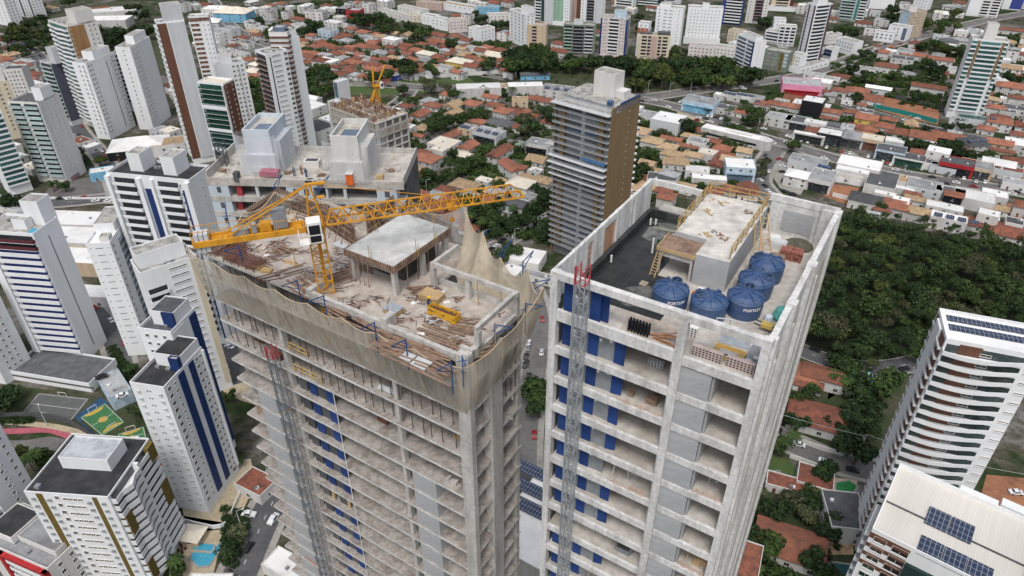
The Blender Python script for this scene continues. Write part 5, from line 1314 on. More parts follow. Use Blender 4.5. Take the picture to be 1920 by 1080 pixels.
for k in range(12):
    a = Vector((r3.uniform(0,2), r3.uniform(0,.5), r3.uniform(0,.5))); pk.bar(a, a+Vector((r3.uniform(-.8,.8), r3.uniform(-.3,.3), r3.uniform(.2,1.1))), .09, .06)
put('timber_tangle', pk, formwood, 'tangle of brown timber above the hoist top, just under the net', 'timber tangle', AW(-24.6,.3,FA[1]), AA)

# tower crane ---------------------------------------------------------------
cb = G(612,545,ZA)
tipG = G(978,362,147.6)
cdir = Vector((tipG.x-cb.x, tipG.y-cb.y, 0)); JL = cdir.length; cang = math.atan2(cdir.y, cdir.x)
cr = thing('tower_crane', 'large yellow tower crane with a white cab on the netted deck', 'tower crane', (cb.x, cb.y, ZA), cang)
zt = 146.7-ZA
def lattice(w, h, seg, n, mm, name, parent, m4, tri=False, th=.1):
    pass
ms = MB(); hw_ = .75; seg = 1.17
for sx in (-hw_, hw_):
    for sy in (-hw_, hw_): ms.bar((sx,sy,-6),(sx,sy,zt),.13)
k = 0; z = -6+.6
while z < zt-.2:
    q = [(-hw_,-hw_),(hw_,-hw_),(hw_,hw_),(-hw_,hw_)]
    for i in range(4):
        a, b = q[i], q[(i+1) % 4]
        ms.bar((*a,z),(*b,z),.07); ms.bar((*a,z),(*b,min(z+seg,zt)),.06)
    z += seg
ms.bar((.1,.3,-1),(.1,.3,zt-.3),.35,.1)
part('mast', ms, cyellow, cr)
part('slewing_ring', MB().cyl((0,0),.95,1.0,zt,zt+.35,20).box(-.8,.8,-.8,.8,zt+.35,zt+.8), cyellow, cr)
zj = zt+.8
# jib: triangular lattice
jb = MB(); jw, jh = .75, 1.25
n = int(JL/1.15); x0 = 1.1
def jx(i): return x0+(JL-x0)*i/n
for sy in (-jw, jw): jb.bar((x0,sy,zj),(JL,sy,zj),.13,.16)
jb.bar((x0+.4,0,zj+jh),(JL-1.2,0,zj+jh),.13)
for i in range(n):
    a, b = jx(i), jx(i+1); m_ = (a+b)/2
    jb.bar((a,-jw,zj),(a,jw,zj),.07); jb.bar((a,-jw,zj),(b,jw,zj),.06)
    if m_ < JL-1.0:
        for sy in (-jw, jw): jb.bar((a,sy,zj),(m_,0,zj+jh),.07); jb.bar((m_,0,zj+jh),(b,sy,zj),.07)
jb.bar((JL,-jw,zj),(JL,jw,zj),.2); jb.bar((JL-1.2,0,zj+jh),(JL,0,zj+.1),.1)
jb.bar((JL,-jw,zj),(JL+.3,0,zj-.5),.12); jb.bar((JL,jw,zj),(JL+.3,0,zj-.5),.12)
jibo = part('jib', jb, cyellow, cr)
# trolley with its hook
tr = MB().box(JL*.62,JL*.62+1.0,-jw-.1,jw+.1,zj-.25,zj-.12); 
part('trolley', tr, cyellow, jibo)
part('hook_block', MB().bar((JL*.62+.5,0,zj-.25),(JL*.62+.5,0,zj-1.6),.04).box(JL*.62+.3,JL*.62+.7,-.12,.12,zj-2.0,zj-1.6), cyellow, jibo)
# counter-jib
cjG = G(364,448,147.3); CJ = Vector((cjG.x-cb.x, cjG.y-cb.y, 0)).length
cj = MB()
for sy in (-.7,.7):
    cj.box(-CJ,-.9,sy-.1,sy+.1,zj-.45,zj+.12)
    cj.bar((-CJ,sy,zj+1.1),(-1.5,sy,zj+1.1),.05)
    for i in range(7): cj.bar((-CJ+i*CJ*.14,sy,zj),(-CJ+i*CJ*.14,sy,zj+1.1),.05)
for i in range(9): cj.bar((-CJ+i*(CJ-1)/8,-.7,zj-.1),(-CJ+i*(CJ-1)/8,.7,zj-.1),.12)
cj.box(-CJ*.86,-1.2,-.6,.6,zj-.2,zj-.12)
cjo = part('counter_jib', cj, cyellow, cr)
part('ballast', MB().box(-CJ+.2,-CJ+.55,-.6,.6,zj-1.1,zj+.7).box(-CJ+.62,-CJ+.97,-.6,.6,zj-1.1,zj+.7).box(-CJ+1.04,-CJ+1.39,-.6,.6,zj-1.1,zj+.7), greyw, cjo)
part('winch', MB().box(-CJ*.68,-CJ*.55,-.4,.4,zj,zj+.55).box(-CJ*.52,-CJ*.48,-.3,.3,zj,zj+.9), [steel], cjo)
part('control_cabinet', MB().box(-CJ*.34,-CJ*.22,-.1,.55,zj+.0,zj+2.0), greybox, cjo)
part('resistor_box', MB().box(-CJ*.45,-CJ*.36,-.3,.45,zj,zj+.85), cyellow, cjo)
# apex
zap = 151.6-ZA
ap = MB()
for sy in (-.55,.55):
    ap.bar((-.5,sy,zj),(-.15,sy*.15,zap),.12); ap.bar((.9,sy,zj),(.1,sy*.15,zap),.12)
for t in (.2,.4,.6,.8): ap.bar((-.5+.35*t,-.55*(1-.85*t),zj+(zap-zj)*t),(.9-.8*t,.55*(1-.85*t),zj+(zap-zj)*t),.07); 
ap.box(-.3,1.6,-.18,.18,zap-.1,zap+.08)
ap.box(.6,1.3,-.2,.2,zj+2.6,zj+2.75)
part('apex_frame', ap, cyellow, cr)
for sy in (-.4,.4):
    part('tie_bar', MB().bar((0,sy*.3,zap),(-CJ*.72,sy*1.5,zj+.2),.09,.12), cyellow, cr)
part('tie_bar', MB().bar((.2,0,zap),(JL*.55,0,zj+jh),.05), cyellow, cr)
# cab on the viewer's side
cabm = MB(); cx, cy = -.1, -1.65
cabm.box(cx-.65,cx+.65,cy-.7,cy+.7,zj-.9,zj+1.25,0)
cab = part('cab', cabm, whitebox, cr)
part('cab_window', MB().box(cx-.5,cx+.5,cy-.73,cy-.701,zj+.05,zj+1.0).box(cx-.5,cx+.5,cy-.73,cy-.701,zj-.75,zj-.1).box(cx+.651,cx+.68,cy-.55,cy+.55,zj-.1,zj+1.0).box(cx-.68,cx-.651,cy-.4,cy+.3,zj+.1,zj+.9), blackp, cab)
part('cab_platform', MB().box(cx-1.5,cx-.66,cy-.7,cy+.5,zj-1.0,zj-.9).bar((cx-1.5,cy-.7,zj-.9),(cx-1.5,cy-.7,zj+.1),.05).bar((cx-1.5,cy+.5,zj-.9),(cx-1.5,cy+.5,zj+.1),.05).bar((cx-1.5,cy-.7,zj+.1),(cx-1.5,cy+.5,zj+.1),.05).bar((cx-1.5,cy-.7,zj+.1),(cx-.7,cy-.7,zj+.1),.05), whitebox, cab)

# the worker on the netted deck
def person(p, rz, label, shirt, trousers, helmet, bend=.25):
    bm_v = [(0,0,.92),(0,.02,1.12),(0,.08*bend*4,1.36),(0,.1*bend*4+.01,1.48),(0,.14*bend*4,1.62),
            (.1,0,.88),(.11,.05,.48),(.12,0,.07),(.12,.14,.03),(-.1,0,.88),(-.11,.0,.48),(-.12,-.04,.07),(-.12,.1,.03),
            (.19,.08*bend*4,1.36),(.26,.1,1.1),(.2,.3,.98),(.19,.37,.95),(-.19,.08*bend*4,1.36),(-.27,.1,1.1),(-.2,.28,.95),(-.19,.35,.92)]
    ed = [(0,1),(1,2),(2,3),(3,4),(0,5),(5,6),(6,7),(7,8),(0,9),(9,10),(10,11),(11,12),(2,13),(13,14),(14,15),(15,16),(2,17),(17,18),(18,19),(19,20)]
    rd = [.15,.15,.16,.06,.1,.1,.075,.05,.045,.1,.075,.05,.045,.075,.05,.04,.035,.075,.05,.04,.035]
    me = bpy.data.meshes.new('person'); me.from_pydata(bm_v, ed, []); 
    o = link('person', me, None, p, rz)
    tag(o, label, 'person')
    sk_ = o.modifiers.new('skin', 'SKIN')
    for v, r_ in zip(me.skin_vertices[0].data, rd): v.radius = (r_, r_)
    me.skin_vertices[0].data[0].use_root = True
    o.modifiers.new('sub', 'SUBSURF').levels = 1
    mt, nt, b = nodes_of('worker_clothes')
    tc = nt.nodes.new('ShaderNodeTexCoord'); sp = nt.nodes.new('ShaderNodeSeparateXYZ'); rp = nt.nodes.new('ShaderNodeValToRGB'); mr = nt.nodes.new('ShaderNodeMapRange')
    mr.inputs[2].default_value = 1.8
    nt.links.new(tc.outputs['Object'], sp.inputs[0]); nt.links.new(sp.outputs[2], mr.inputs[0]); nt.links.new(mr.outputs[0], rp.inputs[0])
    rp.color_ramp.interpolation = 'CONSTANT'
    e = rp.color_ramp.elements; e[0].color = (.02,.018,.016,1); e[0].position = 0; e[1].position = .06; e[1].color = (*trousers,1)
    x = e.new(.52); x.color = (*shirt,1); x = e.new(.81); x.color = (.25,.14,.09,1)
    nt.links.new(rp.outputs[0], b.inputs['Base Color']); b.inputs['Roughness'].default_value = .9
    me.materials.append(mt)
    hz = Vector(bm_v[4])
    part('helmet', MB().lathe((hz.x,hz.y,hz.z), [(.19,-.01),(.15,.02),(.14,.08),(.1,.14),(.04,.165)], 14), helmet, o)
    return o
person(G(804,583,ZA)+Vector((0,0,.02)), R(AA-60), 'worker in a navy shirt and yellow helmet beside the yellow skip', (.02,.03,.09), (.03,.03,.035), M('helmet_yellow',(.8,.5,.02),None,3))
# ---------------------------------------------------------------- three more towers under construction
# dark glazed one with the bronze side
zc = 79.5
A_, B_ = G(1042,176,zc), G(1149,204,zc)
ang = math.atan2(B_.y-A_.y, B_.x-A_.x); w = (B_-A_).length; d = 22
tc_ = thing('unfinished_tower', 'dark glazed tower with a bronze tiled side and pale slab edges, unfinished', 'unfinished tower', (A_.x, A_.y, 0), ang)
part('wall', MB().box(.1,w-.1,1.4,d,0,zc-3.2,0).box(w-.55,w,0,d,0,zc-.4,1).box(0,.5,0,d,0,zc-3.3,1), [M('dark_glazed_wall',(.22,.225,.23),(.15,.153,.157),.5), bronze], tc_)
part('roof', MB().box(0,w,1.0,d,zc-3.2,zc-2.9,0).box(2,w,3.2,d,zc-2.9,zc-.4,1).box(1.5,w-.6,2.6,d,zc-.4,zc-.1,0), [dirtyroof, greyw], tc_)
sl = MB().box(-.7,w-.56,-1.0,1.6,-.14,.1,0).mesh('floor_slab', [greyw])
bal = MB(); 
bal.box(-.7,w-.56,-1.0,-.96,.12,1.0,0)
for i in range(15): bal.bar((-.7+i*(w)/14.6,-1,.1),(-.7+i*w/14.6,-1,1.05),.05,None,1)
balm = bal.mesh('balcony_rail', [M('dull_rail_glass',(.27,.285,.295),(.19,.2,.21),.8,rough=.3,spec=.5,rand=.2), steel])
piers = [MB().box(3.0,5.4,-.1,1.39,.1,3.0).mesh('pier', bronze), MB().box(w-6.4,w-3.8,-.1,1.39,.1,3.0).mesh('pier', bronze), MB().box(w*.5-1,w*.5+.8,1.1,1.39,.1,3.0).mesh('pier', greyw)]
gls = [MB().box(5.1,w*.5-1.1,1.3,1.39,.2,2.85,0).box(w*.5+.9,w-6.3,1.3,1.39,.2,2.85,0).box(.6,3.1,1.3,1.39,.2,2.85,0).box(w-4.1,w-.7,1.3,1.39,.2,2.85,0).mesh('glazing', g_) for g_ in (M('smoky_glass',(.19,.205,.22),(.12,.13,.145),.8,rough=.25,spec=.5,rand=.3), M('grey_sheet_glass',(.30,.32,.34),(.2,.22,.235),.8,rough=.25,spec=.5,rand=.3), blueglass)]
k = 0; z = zc-6.2
while z > 4:
    link('floor_slab', sl, tc_, (0,0,z)); link('balcony_rail', balm, tc_, (0,0,z)); [link('pier', q_, tc_, (0,0,z)) for q_ in piers]; link('glazing', gls[(0,1,0,2,0,1,1,0)[k % 8]], tc_, (0,0,z))
    k += 1; z -= 3.06
for zz, ov in ((zc-3.2,1.2),(zc-30.7,2.2),(zc-27.6,1.8),(zc-33.8,1.4),(zc-36.8,1.2)):
    part('wide_slab', MB().box(-1-ov*.3,w-.3,-1.0-ov,1.6,zz-.2,zz+.15), greyw, tc_)
part('banner', MB().box(w*.55,w-1.0,-1.3,-1.24,zc-26.0,zc-24.4), M('blue_banner',(.05,.13,.30),(.12,.25,.42),1.5), tc_)
fr = MB()
for i in range(13): fr.bar((1+i*(w-2)/12,-1.5,zc-3.0),(1+i*(w-2)/12,-1.5,zc-1.4),.06)
for zz in (zc-2.2, zc-1.5): fr.bar((1,-1.5,zz),(w-1,-1.5,zz),.06)
for i in range(15): fr.bar((2+i*(w-3)/14,2.6,zc-.1),(2+i*(w-3)/14,2.6,zc+1.2),.06)
fr.bar((2,2.6,zc+1.1),(w-1,2.6,zc+1.1),.05); fr.bar((2,2.6,zc+.6),(w-1,2.6,zc+.6),.05)
part('guard_frame', fr, steel, tc_)
part('water_tank_house', MB().box(w*.40,w*.76,11.5,19,zc-.3,zc+9.5,0,top=1).box(w*.40,w*.76,11.5,11.7,zc+9.501,zc+10,0).box(w*.40,w*.76,18.8,19,zc+9.501,zc+10,0).box(w*.40,w*.40+.2,11.71,18.79,zc+9.501,zc+10,0).box(w*.76-.2,w*.76,11.71,18.79,zc+9.501,zc+10,0).box(w*.761,w*.9,13,18.5,zc-.3,zc+3,0), [white2, dirtyroof], tc_)
part('roof_tank', MB().lathe((w*.88,3.5,zc-.05), [(1.4,0),(1.5,1.6),(1.1,1.9),(.2,2.0)],14), tankblue, tc_)
part('blue_guard', MB().box(w-.5,w-.3,d*.3,d,zc-.39,zc+.6), M('blue_guard_net',(.06,.11,.22),None,1), tc_)
hole = MB()
for i in range(22):
    hole.box(w,w+.05,d*.62,d*.62+.4,zc-5-i*3.06,zc-4.55-i*3.06)
part('vent_holes', hole, darkin if False else white2, tc_)
for i in range(14):
    part('side_balcony', MB().box(w-.2,w+.7,d-.2,d+.8,zc-9-i*3.06,zc-8.2-i*3.06), white, tc_)

# pale wide one right behind the crane
zd = 127.0
A_, B_ = G(387,338,zd), G(757,347,zd)
ang = math.atan2(B_.y-A_.y, B_.x-A_.x); w = (B_-A_).length; d = 14
td = thing('unfinished_tower', 'wide pale concrete tower with two netted roof blocks behind the crane', 'unfinished tower', (A_.x, A_.y, 0), ang)
ca, sa = math.cos(ang), math.sin(ang)
def TL(px, py, z):
    g = G(px, py, z); dx, dy = g.x-A_.x, g.y-A_.y
    return dx*ca+dy*sa, -dx*sa+dy*ca
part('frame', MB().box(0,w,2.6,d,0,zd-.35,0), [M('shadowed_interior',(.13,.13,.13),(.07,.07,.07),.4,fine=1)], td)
part('roof_deck', MB().box(0,w,0,d,zd-.35,zd,0).box(0,w,-.05,.2,zd-.9,zd+.55,0).box(0,.25,.21,d,zd,zd+1.6,1).box(w-.25,w,.21,d,zd,zd+1.2,1).box(.26,w-.26,d-.25,d,zd,zd+1.0,1), [concrete2, concrete], td)
lb = M('pale_blue_render', (.50,.56,.62), (.42,.47,.52), .4, streak=True)
sf = MB().box(0,w,-.02,2.7,-.3,.08).box(0,w,-.06,.06,-.7,.3).mesh('floor_slab', concrete)
cl = MB().box(0,3.6,.0,2.6,.09,2.7,0).box(w*.40,w*.54,.0,2.6,.09,2.7,0).box(w*.86,w*.96,.0,2.6,.09,2.7,0).box(w*.24,w*.255,.1,.5,.09,2.7,1).box(w*.69,w*.705,.1,.5,.09,2.7,1).box(w*.6,w*.61,.1,2.6,.09,2.7,1).mesh('wall_panel', [lb, greyw])
wd = MB().box(1.5,2.2,-.04,.02,1,2.1).box(w*.435,w*.46,-.04,.02,.9,2.1).box(w*.49,w*.515,-.04,.02,.9,2.1).box(w*.9,w*.925,-.04,.02,.9,2.1).mesh('window_opening', slate)
for k in range(12):
    z = zd-3.3-3.06*k
    link('floor_slab', sf, td, (0,0,z)); link('wall_panel', cl, td, (0,0,z)); link('window_opening', wd, td, (0,0,z))
def block(p1, p2, hb, dd, nm):
    x0, y0 = TL(*p1, zd); x1, _ = TL(*p2, zd)
    y0 = max(y0, .8)
    mb = MB().box(x0,x1,y0,y0+dd,zd,zd+hb,0,top=1)
    for q in ((x0,x1,y0,y0+.25),(x0,x1,y0+dd-.25,y0+dd),(x0,x0+.25,y0+.26,y0+dd-.26),(x1-.25,x1,y0+.26,y0+dd-.26)): mb.box(*q,zd+hb+.001,zd+hb+.9,0)
    mb.box(x0-.4,x1+.6,y0-1.1,y0-.01,zd,zd+hb*.52,0); mb.box(x0+.8,x1-.8,y0-1.4,y0-1.11,zd+.6,zd+1.6,2)
    mb.box(x1+.01,x1+1.2,y0+1,y0+dd-1,zd,zd+hb*.8,0)
    mb.box((x0+x1)/2-1.2,x1-.8,y0+1,y0+dd*.6,zd+hb+.02,zd+hb+.12,3)
    part('roof_block', mb, [nm, concrete2, greyw, blueglass], td)
    # sheer netting hung round it on poles
    nb = MB(); r = random.Random(int(x0*10))
    for (a, b) in (((x0-.9,y0-1.9),(x1+1.6,y0-1.9)),((x1+1.6,y0-1.9),(x1+2.6,y0+dd+.5)),((x0-.9,y0-1.9),(x0-.9,y0+dd+.5))):
        n = 8
        for i in range(n):
            t0, t1 = i/n, (i+1)/n
            p0, p1_ = Vector((*a,0)).lerp(Vector((*b,0)), t0), Vector((*a,0)).lerp(Vector((*b,0)), t1)
            s0, s1 = math.sin(math.pi*t0), math.sin(math.pi*t1)
            nb.poly([(p0.x,p0.y,zd+.3),(p1_.x,p1_.y,zd+.3),(p1_.x*1.0,p1_.y,zd+hb+.8-.7*s1),(p0.x,p0.y,zd+hb+.8-.7*s0)])
    o = link('debris_net', nb.mesh('debris_net', netwhite), None, (A_.x,A_.y,0), ang)
    return o, (x0, x1, y0)
o, q1 = block((470,322),(520,322), 7.0, 8.5, M('pale_blue_block',(.56,.61,.66),(.45,.49,.53),.5,streak=True)); tag(o, 'sheer white debris net round the left, pale blue roof block', 'debris net', 'white debris nets')
o, q2 = block((630,337),(680,338), 7.2, 8.5, M('off_white_block',(.62,.62,.60),(.46,.46,.44),.5,streak=True)); tag(o, 'sheer white debris net round the right, off-white roof block', 'debris net', 'white debris nets')
def dput(name, mb, mats, label, cat, px, py, rz=0, z=zd, group=None): return single(name, mb, mats, label, cat, G(px, py, z), ang+R(rz), group)
dput('site_toilet', MB().box(-.6,.6,-.6,.6,0,2.0,0).box(-.65,.65,-.65,.65,2.0,2.2,1), [M('orange_box',(.75,.16,.03),None,2), white2], 'orange portable cabin with a white top on the pale roof deck', 'portable cabin', 658, 345)
dput('site_awning', MB().prism([(-1.6,-.8),(1.6,-.8),(1.6,.8),(-1.6,.8)], 1.5, 1.6).bar((-1.5,-.7,0),(-1.5,-.7,1.5),.08).bar((1.5,-.7,0),(1.5,-.7,1.5),.08).bar((-1.5,.7,0),(-1.5,.7,1.5),.08).bar((1.5,.7,0),(1.5,.7,1.5),.08).box(-1.6,1.6,-.82,-.78,.7,1.5), M('pink_sheet',(.42,.16,.21),None,1), 'pink sheet-covered shelter left on the pale roof deck', 'shelter', 509, 335)
for k, (px, py) in enumerate(((580,341),(598,343))):
    dput('tank_ring', MB().lathe((0,0,0), [(.75,0),(.8,.3),(.7,.42),(.45,.44),(.42,.15)], 16), blackp, ['left','right'][k]+' one of two dark tubs near the deck edge', 'tub', px, py)
dput('sand_box', MB().box(-.6,.6,-.6,.6,0,.7).box(-.45,.45,-.45,.45,.7,.71), [lightwood], 'timber box standing on the right end of the pale roof deck', 'box', 713, 335)
dput('panel_rack', MB().box(-.4,.4,-.6,.6,0,1.6), slate, 'dark rack of panels near the lattice mast', 'rack', 446, 338)
dput('parapet_upstand', MB().box(-1.4,1.4,-.9,.9,0,1.3,0).box(-1.1,1.1,-.6,.6,1.3,1.31,1), [white2, slate], 'white upstand box between the two roof blocks', 'upstand', 587, 312)
dput('red_locker', MB().box(-.5,.5,-.3,.3,0,1.9).box(-.5,.5,-.35,-.301,.5,.6), redst, 'upper red locker in the open storey by the lattice mast', 'locker', 452, 366, 0, zd-3.2)
dput('red_locker', MB().box(-.5,.5,-.3,.3,0,1.9).box(-.5,.5,-.35,-.301,.5,.6), redst, 'lower red locker in the open storey by the lattice mast', 'locker', 453, 392, 0, zd-6.3)
r5 = random.Random(12)
for k, (px, py) in enumerate(((420,322),(445,308),(540,326),(560,318),(605,330),(690,325),(735,322),(612,318))):
    mb = MB()
    for q in range(9):
        a = Vector((r5.uniform(-1,1), r5.uniform(-.7,.7), r5.uniform(0,.3))); mb.bar(a, a+Vector((r5.uniform(-1,1), r5.uniform(-.6,.6), r5.uniform(0,.5))), .12, .1)
    mb.box(-.5,.4,-.4,.3,0,.5)
    dput('site_debris', mb, concrete if k % 2 else formwood, ['brown scraps left of the lattice mast','pale rubble behind the lattice mast','brown scraps right of the pink shelter','pale rubble before the white upstand','brown scraps before the right roof block','pale rubble right of the off-white roof block','brown scraps at the far right deck corner','pale rubble beside the white upstand'][k], 'site debris', px, py)
hm = G(437,338,zd)
hoist(Vector((G(441,392,zd-9).x, G(441,392,zd-9).y, 0)), zd+4.5, zd-26, 'dark lattice hoist mast at the left end of the pale tower', 1.3, 0, math.degrees(ang), slate, 1.6)
for k, (px, py) in enumerate(((552,330),(575,332),(566,327))):
    mb = MB()
    mb.lathe((0,0,0), [(.16,0),(.18,.5),(.16,.85),(.22,1.1),(.2,1.35),(.08,1.45),(.12,1.55),(.11,1.7),(.03,1.78)], 9)
    mb.bar((.2,0,1.35),(.3,.1,.85),.09); mb.bar((-.2,0,1.35),(-.28,.12,.85),.09)
    dput('person', mb, [(M('grey_workwear',(.16,.18,.22),None,3), M('blue_workwear',(.06,.09,.2),None,3), M('rust_workwear',(.3,.16,.1),None,3))[k]], ['left one of the workers on the pale roof deck','right one of the workers on the pale roof deck','middle one of the workers on the pale roof deck'][k]+', standing', 'person', px, py)

# brown formwork tower with the small crane
ze = 76.5
A_, B_ = G(618,200,ze), G(705,232,ze)
ang = math.atan2(B_.y-A_.y, B_.x-A_.x); w = (B_-A_).length; d = 17
te = thing('unfinished_tower', 'grey concrete tower with brown formwork on top and the small crane', 'unfinished tower', (A_.x, A_.y, 0), ang)
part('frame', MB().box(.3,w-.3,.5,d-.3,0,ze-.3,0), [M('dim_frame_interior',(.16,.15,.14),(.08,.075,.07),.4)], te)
grid_ = MB()
for i in range(7): grid_.box(i*(w-.7)/6, i*(w-.7)/6+.7, 0, .5, 0, ze, 0)
for i in range(5): grid_.box(w-.5, w, .51+i*(d-1.2)/4, .51+i*(d-1.2)/4+.9, 0, ze, 0)
part('columns', grid_, concrete, te)
se = MB().box(-.1,w+.1,-.1,.52,-.5,.05).box(w-.5,w+.1,.521,d,-.5,.05).mesh('floor_slab', concrete)
brk = MB().box(w-.3,w-.02,.6,d-.5,.06,2.5).mesh('block_panel', brickr); grk = MB().box(1,w*.6,.3,.45,.06,1.4).mesh('block_panel', blockg)
for k in range(20):
    z = ze-3.06*k; link('floor_slab', se, te, (0,0,z))
    if k > 4: link('block_panel', brk, te, (0,0,z-3.06))
    link('block_panel', grk, te, (0,0,z-3.06))
part('roof_slab', MB().box(0,w,.0,d,ze-.25,ze), [concrete2], te)
part('stair_tower', MB().box(-4.2,-.05,2,12,0,ze+1,0).box(-3.6,-.5,6,12,ze+1,ze+9,0).box(-3.2,-.9,5.9,5.99,ze+2,ze+8.5,1), [greyw, blueglass], te)
n1 = MB(); 
for i in range(12):
    x0, x1 = w*i/12, w*(i+1)/12
    n1.poly([(x0,-.6-.3*math.sin(i*2.1),ze-6.5),(x1,-.6-.3*math.sin(i*2.1+2.1),ze-6.5),(x1,-1,ze+1.2-.5*abs(math.sin(i*1.3+1.3))),(x0,-1,ze+1.2-.5*abs(math.sin(i*1.3)))])
for i in range(5):
    n1.poly([(w+.6,d*i/5,ze-6.3),(w+.6,d*(i+1)/5,ze-6.3),(w+1,d*(i+1)/5,ze-2.2),(w+1,d*i/5,ze-2.0)])
tag(link('safety_net', n1.mesh('safety_net', netbeige), None, (A_.x,A_.y,0), ang), 'beige safety net below the brown formwork tower top', 'safety net')
r6 = random.Random(21)
def fput(x, y, rz, mb, label, m=formwood):
    p = Vector((A_.x+x*math.cos(ang)-y*math.sin(ang), A_.y+x*math.sin(ang)+y*math.cos(ang), ze))
    single('wall_formwork', mb, [m, rust, lightwood], label, 'wall formwork', p, ang+R(rz), 'formwork on the brown tower')
k = 0
LBE = ['left front','second from the left at the front','middle front','right front','left middle row','second in the middle row','third in the middle row','right middle row','left back','second at the back','third at the back','right back']
for j in range(3):
    for i in range(4):
        mb = MB(); L = w/4*.9
        for q in range(10): mb.box(q*L/10, q*L/10+.16, -.1, .1, 0, r6.uniform(2.0,3.4), r6.choice((0,0,1)))
        mb.box(0,L,-.2,-.12,.6,.75,0); mb.box(0,L,-.2,-.12,1.8,1.95,0)
        for q in range(7): mb.bar((r6.uniform(0,L), r6.uniform(.3,d/3.4), .1), (r6.uniform(0,L), r6.uniform(.3,d/3.4), r6.uniform(1.2,3.0)), .14, .14, r6.choice((0,1,2)))
        for q in range(5): mb.bar((r6.uniform(0,L), r6.uniform(.3,d/3.4), .1), (r6.uniform(0,L), r6.uniform(.3,d/3.4), .2), .3, .1, 2)
        for q in range(6):
            x_ = r6.uniform(.2,L-1.5); y_ = r6.uniform(.6,d/3.4-.8); mb.box(x_,x_+r6.uniform(.5,1.5),y_,y_+r6.uniform(.3,.8),.0,r6.uniform(.4,2.2),r6.choice((0,0,1,2)))
        fput(i*w/4+.3, j*d/3+.4, 0, mb, f'brown timber formwork on the small crane tower, {LBE[k]}'); k += 1
# its crane
pc = G(708,186,ze+2)
c2 = thing('tower_crane', 'small yellow crane standing on the brown formwork tower', 'tower crane', (pc.x, pc.y, ze), R(35))
ms = MB()
for sx in (-.8,.8):
    for sy in (-.8,.8): ms.bar((sx,sy,-1),(sx,sy,8),.28)
for k in range(6):
    for s in (-.8,.8): ms.bar((-.8,s,k*1.3),(.8,s,k*1.3+1.3),.16); ms.bar((s,-.8,k*1.3+1.3),(s,.8,k*1.3),.16)
part('mast', ms, cyellow, c2)
part('brace', MB().bar((-4,-1.2,0),(-.6,-.3,6.5),.45).bar((-4,1.0,0),(-.6,.3,6.5),.45), cyellow, c2)
part('apex_frame', MB().bar((-.9,.2,8),(-.5,0,15.5),.5).bar((-1.4,-.5,8),(-.9,-.2,15.5),.5).box(-1.6,1.6,-1.1,1.1,7.6,8.3), cyellow, c2)
part('jib', MB().bar((.5,0,8.3),(5.2,.6,15.5),.45).bar((1.1,.5,8.3),(5.6,.9,15.3),.35), cyellow, c2)
part('cab', MB().box(1.3,2.6,-1.8,-.6,6.8,9.4,0).box(1.5,2.4,-1.84,-1.801,7.6,9.0,1), [whitebox, blackp], c2)
# ---------------------------------------------------------------- labels that single out: rank and side from a landmark
LAND = [('pink corner store',1505,152),('black cube building',1527,186),('bare red dirt lot',1700,205),('teal glass tower',1800,190),
 ('white cube warehouse',1255,222),('bus-shaped white hall',1377,247),('bronze-sided tower',1095,215),('avenue white sheds',920,150),
 ('orange L-shaped roof',940,292),('solar roofed grey house',917,245),('yellow walled house',1627,217),('wide white metal roof',1613,303),
 ('black parapet roof',1655,333),('red shop front',1797,312),('octagonal solar roof',1827,262),('curved-balcony tower',1720,760),
 ('forest edge',1740,440),('garage block',90,710),('carriage lane',410,620),('top edge centre towers',1010,10),('teal top tower',1612,20),('beige balcony tower',1725,45),('maroon balcony tower',1430,10),('navy banded tower',1380,20),('dot-windowed white block',1325,50),('gazebo roofs',1660,85),('red brick stores',665,17),('white office block',592,22),('phone mast corner',16,110),('white walk-up estate',830,45),('roof pool terrace',1285,300),('small yellow crane',700,175),
 ('blue walled hall',437,22),('hexagonal brown turret',520,70),('white club roofs',190,40),('netted tower',690,560),('water tank roof',1360,540),
 ('violet-blue balcony tower',120,520),('navy striped tower',340,830),('olive striped tower',200,900),('futsal court',192,785),
 ('mint balcony tower',70,270),('dark street trees',770,55),('cream hipped house',862,110),('green chimney house',1663,120),('curved balcony stack tower',1530,70),
 ('burnt grey block',1086,80),('plain white tower',1255,55),('solar panel roof',1760,1000)]
ORD = ['', 'second ', 'third ', 'fourth ', 'fifth ', 'sixth ', 'seventh ', 'eighth ', 'ninth ', 'tenth ', 'eleventh ', 'twelfth ', 'thirteenth ', 'fourteenth ', 'fifteenth ', 'sixteenth ', 'seventeenth ','eighteenth ','nineteenth ','twentieth ']
PENDING = []
def later(o, base, px, py): PENDING.append((o, base, px, py))
def settle_labels():
    bk = {}
    for o, base, px, py in PENDING:
        n = min(LAND, key=lambda l: (l[1]-px)**2+(1.6*(l[2]-py))**2)
        dx, dy = px-n[1], 1.6*(py-n[2])
        side = ('right of' if dx > 0 else 'left of') if abs(dx) > abs(dy) else ('in front of' if dy > 0 else 'behind')
        bk.setdefault((base, n[0], side), []).append((math.hypot(dx, dy), o))
    for (base, lm, side), lst in bk.items():
        lst.sort(key=lambda e: e[0])
        for i, (dd, o) in enumerate(lst):
            s = 'nearest ' if (i == 0 and len(lst) > 1) else ORD[min(i, len(ORD)-1)]
            o['label'] = (f'{base}, {s}{side} the {lm}' if not s else f'{base}, {s.strip()} one {side} the {lm}')

